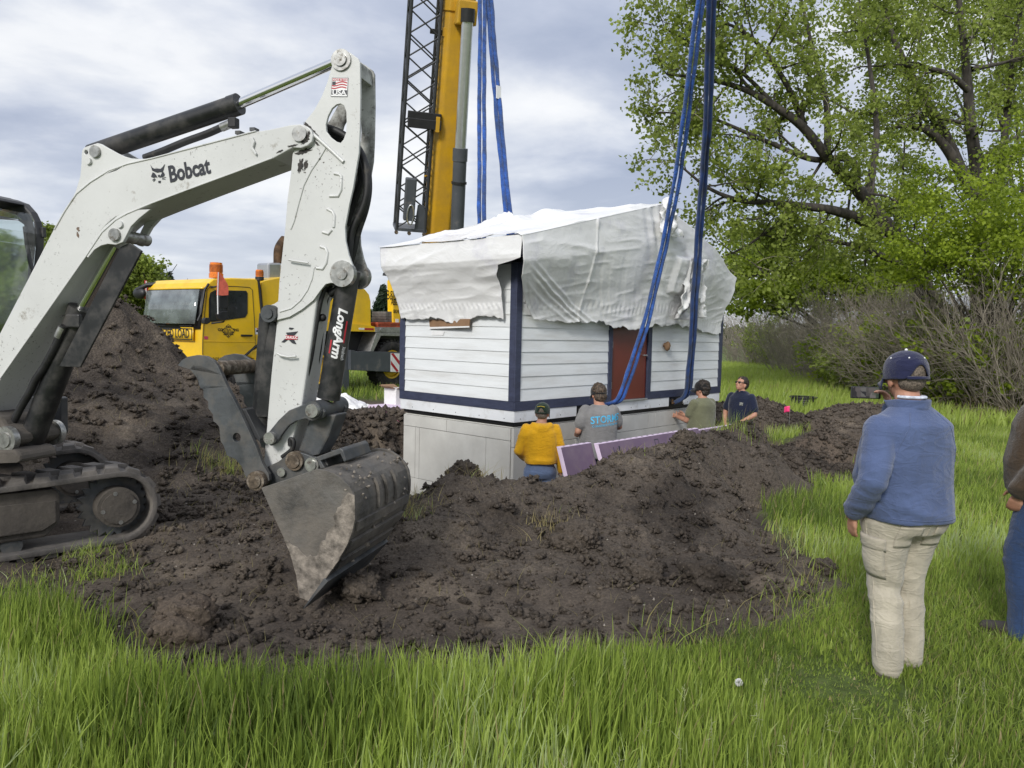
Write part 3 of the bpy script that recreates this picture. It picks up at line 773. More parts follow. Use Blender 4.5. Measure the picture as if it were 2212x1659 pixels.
trim(3.138, 3.248, -0.028, 0.0, 0.842, 2.6, name='door_trim')
NAIL_ME = MB().ball((0, 0, 0), 0.008, 6).mesh('nail'); NAIL_ME.materials.append(M_NAIL)
def nail(p, parent):
    o_ = bpy.data.objects.new('nail', NAIL_ME); COL.objects.link(o_); o_.location = Vector(p); attach(o_, parent)
# white skirt with the two gaps for the lifting beams
for s0, s1 in ((-0.01, 1.32), (1.76, 3.86), (4.36, BW + 0.01)):
    o = trim(s0, s1, -0.013, 0.0, 0.692, 0.841, M_SKIRT, 'skirt_board')
    for q in np.arange(s0 + 0.12, s1 - 0.05, 0.42): nail(bp_(q, -0.013, 0.735), o)
o = trim(-0.013, 0.0, 0.0, BD + 0.01, 0.692, 0.841, M_SKIRT, 'skirt_board')
for q in np.arange(0.16, BD, 0.46): nail(bp_(-0.013, q, 0.735), o)
# door
dr = pbox(MB(), 2.156, 3.134, 0.0, 0.028, 0.872, 2.55).build('door', M_DOOR, shed, bevel=0.003)
for z in (1.05, 1.66):
    MB().cyl(bp_(2.170, -0.008, z), bp_(2.170, -0.008, z + 0.10), 0.008, 8).build('hinge', M_ALU, dr)
pbox(MB(), 2.156, 3.134, -0.05, 0.02, 0.842, 0.868).build('door_sill', M_ALU, shed, bevel=0.004)
hd = MB().cyl(bp_(3.06, -0.06, 1.55), bp_(3.06, 0.0, 1.55), 0.014, 10).cyl(bp_(3.06, -0.055, 1.55), bp_(2.95, -0.055, 1.55), 0.010, 8).build('door_handle', M_ALU, dr)
# lifting beam pockets
for s0, s1 in ((1.325, 1.755), (3.865, 4.355)):
    b_ = pbox(MB(), s0 + 0.02, s1 - 0.02, 0.004, 0.03, 0.695, 0.838).build('beam_pocket', M_BLACK, shed)
    MB().tube([bp_(s0 + 0.10, -0.02, 0.775), bp_(s0 + 0.10, 0.10, 0.775)], 0.055, 14).build('lifting_pipe', M_BLACK, b_)
    MB().cyl(bp_(s0 + 0.10, -0.024, 0.775), bp_(s0 + 0.10, -0.018, 0.775), 0.03, 10).cyl(bp_(s0 + 0.04, -0.05, 0.745), bp_(s0 + 0.10, -0.05, 0.745), 0.014, 8).build('shackle_pin', mat('rusty pin', (0.20, 0.12, 0.06), 0.6, metal=0.6), b_)
pbox(MB(), 0.03, BW - 0.03, 0.03, BD - 0.03, 0.645, 0.700).build('steel_frame', M_BLACK, shed)
# wrapped light fitting, torn board end and paper strip
fx = MB(); c = bp_(3.62, -0.07, 1.70)
fx.tube([bp_(3.62, -0.02, 1.72), bp_(3.62, -0.09, 1.72)], 0.03, 8)
fx.ball(c + e1 * 0.03, (0.06, 0.05, 0.075), 8, [e1, e2, EZ])
bmv = np.array(fx.v); bmv += 0.018 * np.stack([noise3(bmv, 14, 2, 3), noise3(bmv, 14, 2, 4), noise3(bmv, 14, 2, 5)], 1); fx.v = [tuple(p) for p in bmv]
fx.build('wrapped_light', M_CARD, shed)
cb = MB().add([bp_(-0.02, 1.66, 2.02), bp_(-0.10, 0.75, 2.03), bp_(-0.10, 0.76, 1.915), bp_(-0.03, 1.62, 1.895), bp_(-0.008, 1.66, 2.02), bp_(-0.085, 0.75, 2.03), bp_(-0.085, 0.76, 1.915), bp_(-0.018, 1.62, 1.895)],
              [(0, 1, 2, 3), (7, 6, 5, 4), (0, 4, 5, 1), (1, 5, 6, 2), (2, 6, 7, 3), (3, 7, 4, 0)]).build('packing_board', M_CARD, shed)
MB().add([bp_(-0.103, 0.75, 1.935), bp_(-0.033, 1.63, 1.912), bp_(-0.033, 1.63, 1.885), bp_(-0.103, 0.75, 1.915), bp_(-0.019, 1.60, 1.85), bp_(-0.022, 1.33, 1.86), bp_(-0.022, 1.35, 1.80), bp_(-0.018, 1.60, 1.80)], [(0, 1, 2, 3), (4, 5, 6, 7)]).build('paper_strip', M_WHITE, cb, fix=False)

# ------------------------------------------------------------------ foundation
fnd = thing('foundation', 'pale grey parged concrete foundation wall standing in the dug pit', 'foundation', bp_(2.8, 1.1, PITZ))
pbox(MB(), 0.05, BW - 0.05, 0.05, BD - 0.05, PITZ - 0.3, 0.612).build('core', M_JOINT, fnd)
pbox(MB(), 0.045, BW - 0.045, 0.045, BD - 0.045, 0.612, 0.626).build('sill_plate', M_CONC, fnd)
def fpanel(u0, u1, z0, z1, face):
    g = 0.0035; j = random.uniform(-0.003, 0.002)
    if face == 'gable': mb = pbox(MB(), u0 + g, u1 - g, 0.024 + j, 0.07, z0 + g, z1 - g)
    else: mb = pbox(MB(), 0.024 + j, 0.07, u0 + g, u1 - g, z0 + g, z1 - g)
    mb.build('panel', M_CONC, fnd, bevel=0.002, seg=1)
for a, b in zip([0.03, 0.62, 0.86, 2.05, 2.42, 3.30, 3.50, 4.45, BW - 0.03][:-1], [0.62, 0.86, 2.05, 2.42, 3.30, 3.50, 4.45, BW - 0.03]): fpanel(a, b, 0.36, 0.611, 'gable')
for a, b in zip([0.03, 0.78, 1.36, 2.30, 2.95, 4.05, BW - 0.03][:-1], [0.78, 1.36, 2.30, 2.95, 4.05, BW - 0.03]): fpanel(a, b, -0.45, 0.36, 'gable')
for a, b in zip([0.075, 1.30, BD - 0.03][:-1], [1.30, BD - 0.03]): fpanel(a, b, 0.44, 0.611, 'short')
for a, b in zip([0.075, 0.52, 1.88, 1.97, BD - 0.03][:-1], [0.52, 1.88, 1.97, BD - 0.03]): fpanel(a, b, -0.32, 0.44, 'short')
fpanel(0.075, BD - 0.03, PITZ - 0.2, -0.32, 'short'); fpanel(0.03, BW - 0.03, PITZ - 0.2, -0.45, 'gable')

# ------------------------------------------------------------------ white plastic wrap over the roof
def lerp_tab(x, tab):
    xs = [a for a, _ in tab]; ys = [b for _, b in tab]
    return np.interp(x, xs, ys)
def sheet_part(name, P, parent, mt=M_TARP, thick=0.004):
    ny, nx = P.shape[:2]
    me = fast_mesh(name, P.reshape(-1, 3), grid_faces(ny, nx), True)
    o = link(name, me, mt, parent)
    s_ = o.modifiers.new('thickness', 'SOLIDIFY'); s_.thickness = thick; s_.offset = 0
    return o
tarp = thing('tarp', 'white plastic wrap draped over the shed roof with a torn lower edge', 'tarp', bp_(2.8, 1.1, 3.05))
def folds(a, b, seed, amp=0.02):
    w = 1 - np.abs(vnoise(a * 1.1 + 0.5 * vnoise(a * 2, b * 2, seed + 9), b * 3.2 + a * 0.6, seed)) * 3.2
    w2 = 1 - np.abs(vnoise(a * 2.6 + b * 1.2, b * 5.2 - a * 0.8, seed + 1)) * 3.4
    return amp * (1.0 * fbm(a * 1.2, b * 1.4, 3, seed + 2) + 0.55 * np.clip(w, -0.2, 1) + 0.45 * np.clip(w2, -0.2, 1))
# short side
nv, nu = 90, 190
v = np.linspace(0, 1, nv)[:, None] * np.ones((1, nu)); u = np.ones((nv, 1)) * np.linspace(0, 1, nu)[None]
zbot = 2.03 + 0.06 * vnoise(u * 9, u * 0 + 3.1, 4) - 0.05 * np.exp(-((u - 0.52) / 0.12) ** 2) + 0.03 * vnoise(u * 40, u * 0, 5) + 0.02 * u
z = 3.045 + (zbot - 3.045) * v
tl = lerp_tab(-z.ravel(), [(-3.05, 2.36), (-2.76, 2.33), (-2.55, 2.26), (-2.3, 2.235), (-2.0, 2.21)]).reshape(z.shape)
tr = lerp_tab(-z.ravel(), [(-3.05, -0.385), (-2.77, -0.375), (-2.735, -0.20), (-2.70, 0.02), (-2.58, 0.10), (-2.3, 0.135), (-2.0, 0.15)]).reshape(z.shape) + 0.012 * vnoise(v * 18, v * 0 + 1, 6)
t_ = tl + (tr - tl) * u
so = lerp_tab(-z.ravel(), [(-3.05, -0.36), (-2.77, -0.362), (-2.70, -0.335), (-2.5, -0.215), (-2.25, -0.125), (-2.0, -0.07)]).reshape(z.shape)
wr = folds(t_ * 1.1, z * 1.6 + t_ * 0.25, 31, 0.014) * sstep(0.0, 0.25, v)
wr += 0.022 * np.sin(z * 20 + 2.5 * vnoise(t_ * 1.2, z * 0.5, 8) + t_ * 1.3) * np.exp(-((z - 2.55) / 0.22) ** 2) * (0.4 + vnoise(t_ * 1.6, z, 12))
wr += 0.006 * np.sin((z - 2.2) * 0 + t_ * 70) * np.exp(-((z - 2.20) / 0.03) ** 2)
wr += 0.02 * vnoise(t_ * 10, z * 2, 77) * sstep(0.75, 1.0, v)
P = BC + e1 * (so - wr)[..., None] + e2 * t_[..., None] + EZ * z[..., None]
sheet_part('wrap_side', P, tarp)
# gable side
nv, nu = 120, 360
v = np.linspace(0, 1, nv)[:, None] * np.ones((1, nu)); u = np.ones((nv, 1)) * np.linspace(0, 1, nu)[None]
def ridge(s): return np.where(s < 2.8, 3.045 + (s + 0.385) / 3.185 * 0.815, 3.86 - (s - 2.8) / 3.05 * 0.90)
stop = -0.385 + 6.235 * u
zt = ridge(stop) + 0.02 * vnoise(stop * 4, stop * 0, 3) - 0.012 * np.sin(u * math.pi * 6) ** 2
sbl, sbr = 0.26, 5.60
zb = lerp_tab(u.ravel(), [(0, 2.03), (0.10, 2.02), (0.28, 2.03), (0.33, 1.99), (0.40, 1.95), (0.52, 2.03), (0.7, 2.03), (0.82, 1.98), (1.0, 1.90)]).reshape(u.shape) + 0.05 * vnoise(u * 30, u * 0 + 7, 4) + 0.03 * vnoise(u * 90, u * 0 + 2, 5)
z = zt + (zb - zt) * v
ledge = lerp_tab(-z[:, 0], [(-3.05, -0.385), (-2.77, -0.375), (-2.55, -0.30), (-2.3, -0.05), (-2.03, 0.26)])
redge = lerp_tab(-z[:, -1], [(-2.97, 5.80), (-2.75, 5.80), (-2.5, 5.66), (-2.4, 5.56), (-1.9, 5.54)])
s_ = ledge[:, None] + (redge - ledge)[:, None] * u
s_ = s_ * sstep(0, 0.12, v) + stop * (1 - sstep(0, 0.12, v))
off = 0.41 - 0.33 * sstep(0.30, 1.0, v) ** 0.8 * (1 - 0.35 * np.exp(-((u - 0.5) / 0.3) ** 2))
off = off * (1 - 0.60 * sstep(0.75, 1.0, u))
wr = folds(s_ * 0.9, z * 1.5 - s_ * 0.12, 61, 0.014) * sstep(0.0, 0.12, v)
dg_ = (z - 2.76) + (s_ + 0.38) * 0.44       # tension creases running down from the eave corner
for k, a in ((0.0, 0.030), (0.07, 0.018), (-0.09, 0.014), (0.17, 0.010)):
    wr += a * np.exp(-((dg_ + k + 0.03 * vnoise(s_ * 3, z * 3, 15)) / 0.022) ** 2) * sstep(-0.3, 0.2, s_) * (1 - sstep(1.7, 2.4, s_))
wr += 0.030 * np.exp(-((s_ - 1.14 + 0.03 * vnoise(z * 5, z, 2)) / 0.016) ** 2) * (0.6 + vnoise(z * 8, s_, 3))
wr += 0.012 * vnoise(s_ * 7, z * 1.4, 78) * sstep(0.75, 1.0, v)
wr += 0.004 * np.sin(s_ * 60 + 3 * vnoise(s_ * 3, z, 9)) * np.exp(-((v - 0.84) / 0.04) ** 2)
wr += 0.018 * np.sin(s_ * 26 + z * 9) * np.exp(-((z - 3.5) / 0.35) ** 2 - ((s_ - 2.7) / 0.35) ** 2)
box_ = sstep(3.22, 3.27, s_) * (1 - sstep(3.78, 3.85, s_)) * sstep(2.52, 2.56, z) * (1 - sstep(3.06, 3.12, z))
wr += 0.09 * box_
crm = np.exp(-((s_ - 3.75) / 0.6) ** 2 - ((z - 2.75) / 0.5) ** 2)
wr += crm * (0.035 * fbm(s_ * 4, z * 4, 4, 33) + 0.015 * (1 - np.abs(vnoise(s_ * 5, z * 5 + s_, 35)) * 4))
off = off + wr
P = BC + e1 * s_[..., None] - e2 * off[..., None] + EZ * z[..., None]
sheet_part('wrap_gable', P, tarp)
# slopes
for nm_, s0, s1 in (('wrap_slope', -0.385, 2.82), ('wrap_slope', 2.79, 5.80)):
    ny, nx = 90, 120
    b = np.linspace(0, 1, ny)[:, None] * np.ones((1, nx)); a = np.ones((ny, 1)) * np.linspace(0, 1, nx)[None]
    ss = s0 + (s1 - s0) * a; t00 = -0.415 + (0.30 * sstep(3.0, 5.8, ss) if s0 > 1 else 0); tt = t00 + (2.365 - t00) * b
    zz_ = ridge(ss) + 0.004
    h = 0.022 * np.clip(1 - np.abs(vnoise(ss * 1.3 + tt * 0.6, tt * 2.3 - ss * 0.5, 81)) * 4, 0, 1) + 0.015 * fbm(ss * 2, tt * 2, 3, 83)
    h += 0.10 * np.exp(-((tt - 0.9 - 0.25 * ss) / 0.16) ** 2) * (0.5 + 1.2 * np.clip(vnoise(ss * 2.2, tt, 86) + 0.2, 0, 1)) * sstep(-0.2, 0.5, ss)
    h += 0.20 * np.exp(-((ss - 1.9) / 0.30) ** 2 - ((tt - 2.0) / 0.25) ** 2) * (0.6 + fbm(ss * 7, tt * 7, 3, 88))
    h *= sstep(0, 0.05, b); h += 0.040 * np.clip(1 - np.abs(vnoise(ss * 0.8 + tt * 1.7, tt * 0.8 - ss * 0.5, 87)) * 5, 0, 1) * sstep(0.10, 0.30, b) * sstep(-0.3, 0.3, ss); zz_ = zz_ - 0.02 * (1 - sstep(0, 0.03, b))
    P = BC + e1 * ss[..., None] + e2 * tt[..., None] + EZ * (zz_ + h)[..., None]
    sheet_part(nm_, P, tarp)
# loose torn flap hanging over the gable vent, and the bunched peak
ny, nx = 60, 60
b = np.linspace(0, 1, ny)[:, None] * np.ones((1, nx)); a = np.ones((ny, 1)) * np.linspace(0, 1, nx)[None]
ss = 3.62 + (0.42 + 0.42 * b) * (a - 0.25) + 0.05 * vnoise(b * 6, a * 3, 3); zz_ = 3.10 - (0.92 + 0.10 * vnoise(a * 6, a * 0, 8)) * b
of_ = 0.50 - 0.22 * b + 0.16 * fbm(a * 3.0, b * 3.0, 4, 91) + 0.10 * (1 - np.abs(vnoise(a * 3.2 + b, b * 3.2 - a, 92)) * 4)
sheet_part('torn_flap', BC + e1 * ss[..., None] - e2 * of_[..., None] + EZ * zz_[..., None], tarp)
ny, nx = 50, 40
b = np.linspace(0, 1, ny)[:, None] * np.ones((1, nx)); a = np.ones((ny, 1)) * np.linspace(0, 1, nx)[None]
ss = 2.80 + 0.62 * (a - 0.35) * (0.5 + 0.5 * b) ; zz_ = 3.93 + 0.05 * vnoise(a * 9, a * 0, 2) - 0.55 * b - 0.25 * np.abs(a - 0.3) * (1 - b)
of_ = 0.46 + 0.06 * b + 0.10 * fbm(a * 4, b * 3, 4, 95) + 0.06 * (1 - np.abs(vnoise(a * 5, b * 2, 96)) * 4)
sheet_part('bunched_peak', BC + e1 * ss[..., None] - e2 * of_[..., None] + EZ * zz_[..., None], tarp)

# ------------------------------------------------------------------ blue lifting slings
M_SLING = mat('blue sling sleeve', (0.015, 0.088, 0.375), 0.8, var=0.22, vscale=9, bump=0.5, bscale=45, dirt=(0.035, 0.05, 0.075), dirt_amt=0.24, dirt_scale=3.0, dirt_sharp=0.2, sheen=0.2, wrinkle=0.6)
M_SLINGD = mat('grimy blue sling sleeve', (0.010, 0.050, 0.21), 0.8, var=0.22, vscale=7, bump=0.5, bscale=45, dirt=(0.022, 0.032, 0.045), dirt_amt=0.34, dirt_scale=3.0, dirt_sharp=0.18, sheen=0.2)
def smooth_path(pts, n):
    pts = np.array(pts, float); d = np.r_[0, np.cumsum(np.linalg.norm(np.diff(pts, axis=0), axis=1))]
    tt = np.linspace(0, d[-1], n); q = np.stack([np.interp(tt, d, pts[:, k]) for k in range(3)], 1)
    for _ in range(4):
        q[1:-1] = 0.25 * q[:-2] + 0.5 * q[1:-1] + 0.25 * q[2:]
    return q
def gp(x, y, off): return on_plane(x, y, BC - e2 * off, e2)
def sling(label, pts, mt, seed, rad=0.050, split=0.044, group='blue lifting slings'):
    q = smooth_path(pts, 150)
    t_ = thing('lifting_sling', label, 'sling', q[0], group)
    sd_ = np.cross(q[-1] - q[0], e2); sd_ /= np.linalg.norm(sd_)
    for k in (-1, 1):
        s_ = np.linspace(0, 1, len(q))
        gap = split * (1 + 0.25 * vnoise(s_ * 7, s_ * 0 + k, seed)) * k
        r_ = rad * (1 + 0.20 * vnoise(s_ * 30, s_ * 0, seed + k) + 0.10 * vnoise(s_ * 90, s_ * 0, seed + k + 5))
        p = q + sd_[None] * gap[:, None] + e2[None] * (0.012 * k) + 0.012 * np.stack([vnoise(s_ * 22, s_ * 0, seed + 8 + k), vnoise(s_ * 22, s_ * 0, seed + 9 + k), s_ * 0], 1)
        MB().tube(p, list(r_), 10, flat=0.55, side=sd_).build('strand', mt, t_)
    return t_, q
APEX_F = gp(1548, -172, 1.9); APEX_B = on_plane(1044, -165, BC + e2 * (BD + 1.9), e2)
sling('bright blue sling slanting across the red door to the front lifting point', [bp_(1.62, -0.03, 0.78), gp(1338, 868, 0.30), gp(1366, 790, 0.42), gp(1396, 697, 0.52), gp(1433, 540, 0.60), gp(1465, 378, 0.95), gp(1491, 180, 1.4), gp(1513, 0, 1.7), APEX_F], M_SLING, 3)
sling('grimy dark blue sling held by the man in the olive shirt', [bp_(4.05, -0.03, 0.76), gp(1480, 860, 0.14), gp(1487, 840, 0.20), gp(1495, 744, 0.36), gp(1500, 649, 0.52), gp(1509, 524, 0.62), gp(1520, 378, 0.95), gp(1529, 256, 1.25), gp(1537, 0, 1.7), APEX_F], M_SLINGD, 13, 0.055, 0.046)
def bk(x, y, off): return on_plane(x, y, BC + e2 * (BD + off), e2)
sling('blue sling hanging straight down behind the roof nearest the crane boom', [bk(1041, 700, 0.1), bk(1041, 560, 0.4), bk(1041, 490, 0.55), bk(1041, 250, 1.2), bk(1042, 0, 1.7), APEX_B], M_SLING, 23, 0.048, 0.05)
sl4, q4 = sling('slanting blue sling with a white label behind the roof', [bk(1125, 660, 0.1), bk(1108, 560, 0.4), bk(1100, 480, 0.55), bk(1082, 300, 1.1), bk(1070, 170, 1.4), bk(1057, 0, 1.7), APEX_B], M_SLING, 33, 0.052, 0.045)
lp = bk(1072.5, 201, 1.33)
MB().box(lp - e2 * 0.055, (0.06, 0.008, 0.12), [e1, e2, EZ]).build('label_patch', M_WHITE, sl4)
bar = thing('spreader_beam', 'steel spreader beam above the shed between the sling pairs', 'spreader beam', APEX_F)
MB().tube([APEX_F + EZ * 0.35, APEX_B + EZ * 0.35], 0.12, 12).build('beam', mat('yellow paint', (0.62, 0.36, 0.012), 0.4, var=0.06, vscale=2, coat=0.2), bar)
for A in (APEX_F, APEX_B):
    a_ = np.linspace(0, 2 * math.pi, 15)
    MB().tube([A + e1 * 0.14 * math.cos(k) + EZ * (0.15 + 0.2 * math.sin(k)) for k in a_], 0.03, 8).build('shackle', M_ALU, bar)
# ------------------------------------------------------------------ white excavator
CROPS = {1: (.25, 0, 81), 2: (.25, 432, 81), 3: (.25, 0, 432), 4: (.25, 432, 486), 5: (.25, 0, 810), 6: (.3255, 432, 810), 7: (.3662, 810, 378), 8: (.3662, 810, 0)}
def cr_(n, pts):
    k, ox, oy = CROPS[n]
    return [(ox + k * x, oy + k * y) for x, y in pts]
M_XW = mat('excavator white paint', (0.585, 0.59, 0.575), 0.38, var=0.04, vscale=1.5, dirt=(0.20, 0.17, 0.13), dirt_amt=0.10, dirt_scale=4.5, dirt_sharp=0.05, coat=0.15, specks=0.75, bump=0.12, bscale=25)
M_XIN = mat('excavator white paint, oily', (0.50, 0.51, 0.48), 0.5, var=0.08, vscale=3, dirt=(0.045, 0.036, 0.028), dirt_amt=0.40, dirt_scale=5, dirt_sharp=0.12, specks=1.0)
M_STEEL = mat('worn dark grey steel', (0.080, 0.086, 0.092), 0.5, metal=0.35, var=0.2, vscale=6, dirt=(0.15, 0.135, 0.115), dirt_amt=0.22, dirt_scale=5, dirt_sharp=0.16, bump=0.2, bscale=40)
M_CYLP = mat('black cylinder paint', (0.017, 0.018, 0.019), 0.42, var=0.25, vscale=5, dirt=(0.10, 0.09, 0.08), dirt_amt=0.12, dirt_scale=5, dirt_sharp=0.2, spec=0.5)
M_CHROME = mat('chromed rod', (0.78, 0.78, 0.77), 0.09, metal=1.0, var=0.02)
M_PIN = mat('zinc pin', (0.42, 0.42, 0.40), 0.35, metal=0.75, var=0.2, vscale=18, dirt=(0.10, 0.08, 0.06), dirt_amt=0.25, dirt_scale=20)
M_RUST = mat('rusty bushing', (0.115, 0.088, 0.062), 0.75, metal=0.3, var=0.3, vscale=24, dirt=(0.30, 0.26, 0.21), dirt_amt=0.3, dirt_scale=18, bump=0.3)
M_RUB = mat('rubber hose', (0.016, 0.016, 0.017), 0.55, var=0.3, vscale=10, dirt=(0.09, 0.08, 0.065), dirt_amt=0.15, dirt_scale=9)
M_BUCKET = mat('muddy bucket steel', (0.100, 0.094, 0.086), 0.68, metal=0.1, var=0.3, vscale=4, dirt=(0.165, 0.145, 0.122), dirt_amt=0.40, dirt_scale=3.2, dirt_sharp=0.14, bump=0.9, bscale=26)
M_TRACK = mat('muddy track rubber', (0.060, 0.056, 0.053), 0.85, var=0.25, vscale=5, dirt=(0.185, 0.165, 0.145), dirt_amt=0.36, dirt_scale=3.5, dirt_sharp=0.2, bump=0.6, bscale=30)
M_MUD = mat('mud caked frame', (0.060, 0.052, 0.045), 0.9, var=0.3, vscale=3, dirt=(0.115, 0.100, 0.082), dirt_amt=0.42, dirt_scale=2.8, dirt_sharp=0.2, bump=0.9, bscale=16)
M_GLASS = mat('tinted glass', (0.80, 0.86, 0.85), 0.03, var=0.0, transm=1.0, spec=0.5)
M_DECK = mat('charcoal panel', (0.028, 0.029, 0.031), 0.5, var=0.15, vscale=4, dirt=(0.09, 0.08, 0.07), dirt_amt=0.15, dirt_scale=4)
M_INK = mat('charcoal decal', (0.022, 0.024, 0.032), 0.45, var=0.1)
M_RED = mat('decal red', (0.42, 0.022, 0.035), 0.45, var=0.06)
M_DECW = mat('decal white', (0.78, 0.78, 0.78), 0.45, var=0.03)

XA = np.array([0.972, -0.2336, 0]); XA /= np.linalg.norm(XA)          # the way the boom points
XB = np.array([-XA[1], XA[0], 0])                                      # its width, away from the camera
N0 = at_z(668, 1300, 0.10)                                             # near corner of the bucket lip
def xf(b):
    """frame of the boom plane at width offset b: pixel list -> (u,v) list"""
    P = N0 + XB * b
    def f(pts):
        o = []
        for x, y in pts:
            q = on_plane(x, y, P, XB) - P
            o.append((q @ XA, q[2]))
        return o
    return f
def x3(u, v, w): return N0 + XA * u + XB * w + EZ * v
def xp(x, y, b): return on_plane(x, y, N0 + XB * b, XB)
ex = thing('excavator', 'white tracked excavator with its muddy bucket resting on the soil mound', 'excavator', at_z(250, 1180, 0.0))
BN, BF = 0.34, 0.66                     # boom sides
def plate(name, pts, b0, b1, mt, parent, holes=(), bevel=0.004, ref=None):
    f = xf(b0 if ref is None else ref)
    return MB().prism(f(pts), x3, b0, b1, [f(h) for h in holes]).build(name, mt, parent, bevel=bevel)
def pin(px, py, b0, b1, r, mt=None, parent=None, name='pin', rb=None):
    """pin along the width with a boss; r in metres"""
    mb = MB(); c = xp(px, py, b0)
    w = b1 - b0
    if rb: mb.cyl(c, c + XB * min(0.05, w), rb, 24); mb.cyl(c + XB * (w - min(0.05, w * 0.4)), c + XB * w, rb, 24); mb.cyl(c - XB * 0.012, c + XB * (w + 0.01), r, 20)
    else: mb.cyl(c - XB * 0.012, c + XB * w, r, 20)
    return mb.build(name, mt or M_PIN, parent, bevel=0.003)
def arc(p0, p1, p2, n=8):
    return [((1 - t) ** 2 * p0[0] + 2 * t * (1 - t) * p1[0] + t * t * p2[0], (1 - t) ** 2 * p0[1] + 2 * t * (1 - t) * p1[1] + t * t * p2[1]) for t in np.linspace(0, 1, n)]

# boom: box beam with an upper lug plate
boom_px = (cr_(3, [(-900, 2750), (-560, 2080), (0, 1150), (290, 590), (480, 220)]) + arc((130, 467), (155, 420), (200, 385), 7) + cr_(1, [(1000, 1150), (1120, 1075), (1310, 1035), (2212, 812)]) +
           cr_(2, [(600, 795), (780, 755)]) + cr_(2, arc((860, 748), (965, 760), (975, 850), 6)) + cr_(2, [(965, 900), (925, 935), (870, 955), (800, 950), (630, 1045), (0, 1280)]) +
           cr_(1, [(1310, 1440), (1100, 1525)]) + arc((250, 468), (222, 486), (205, 520), 6) + cr_(3, [(735, 500), (0, 1560), (-500, 2350), (-700, 2750)]))
boom = plate('boom', boom_px, BN, BF, M_XW, ex, bevel=0.006)
lug_px = cr_(1, [(480, 1640), (590, 1430), (640, 1330), (680, 1200), (690, 1090), (693, 1000), (700, 965), (718, 945), (760, 930), (830, 908), (860, 915), (905, 942), (1000, 995), (1060, 1022), (1120, 1040), (1200, 1046), (1300, 1040), (1260, 1060), (1120, 1090), (1000, 1130), (900, 1180), (760, 1270), (660, 1370), (560, 1560)])
hole_l = [(183 + 4 * math.cos(a), 328 + 5 * math.sin(a)) for a in np.linspace(0, 2 * math.pi, 12, endpoint=False)]
for b in (BN + 0.012, BF - 0.040):
    plate('lug_plate', lug_px, b, b + 0.028, M_XW, boom, holes=[hole_l], bevel=0.004, ref=BN)
# weld seam ribs that outline the boom side
def rib(pts, b, r, mt, parent, name='weld_rib'):
    return MB().tube([xp(x, y, b) for x, y in pts], r, 6).build(name, mt, parent)
rib(cr_(1, [(470, 1659), (560, 1500), (660, 1350), (780, 1250), (940, 1150), (1100, 1092), (1310, 1045)]), BN - 0.002, 0.006, M_XW, boom)
rib([(553, 283)] + cr_(1, [(1900, 890), (1310, 1045)]), BN - 0.002, 0.006, M_XW, boom)
rib(cr_(2, [(630, 1040), (300, 1165), (0, 1275)]) + cr_(1, [(1310, 1432), (1100, 1520), (1000, 1575)]) + cr_(3, [(880, 280), (740, 490), (0, 1545)]), BN - 0.002, 0.006, M_XW, boom)
cl_px = cr_(3, [(1300, 80), (1200, 160), (1130, 230), (1085, 320), (1060, 365), (1000, 387), (930, 380), (870, 395), (815, 430), (760, 500), (720, 470), (800, 350), (900, 230), (1010, 140), (1150, 85)])
plate('cylinder_lug', cl_px, BN - 0.001, BN + 0.029, M_XW, boom, ref=BN)
plate('cylinder_lug', cr_(3, [(1520, 95), (1400, 165), (1330, 240), (1290, 310), (1240, 405), (1205, 395), (1235, 280), (1290, 170), (1400, 90)]), BF - 0.028, BF + 0.001, M_XW, boom, ref=BF)
pin(*cr_(1, [(822, 985)])[0], BN + 0.002, BF, 0.042, parent=boom)
pin(*cr_(1, [(766, 1068)])[0], BN + 0.004, BN + 0.02, 0.024, M_XW, boom, 'boss')
pin(*cr_(3, [(990, 300)])[0], BN - 0.012, BF, 0.045, parent=boom)
pin(*cr_(3, [(1037, 210)])[0], BN - 0.006, BN + 0.02, 0.026, M_XW, boom, 'boss')
pin(*cr_(2, [(862, 832)])[0], BN - 0.005, BF + 0.01, 0.052, parent=boom)
# bracket stub and hose clips on the boom
sx = xp(*cr_(2, [(455, 935)])[0], BN - 0.012)
plate('hose_bracket', cr_(2, [(420, 870), (450, 855), (470, 900), (455, 950), (485, 1000), (480, 1020), (450, 985), (430, 960), (440, 920)]), BN - 0.02, BN - 0.002, M_XW, boom)
for x, y in ((345, 828), (470, 800)):
    c = xp(*cr_(2, [(x, y)])[0], 0.42); MB().box(c, (0.02, 0.03, 0.012), [XA, XB, EZ]).build('hose_clip', M_STEEL, boom, bevel=0.002)
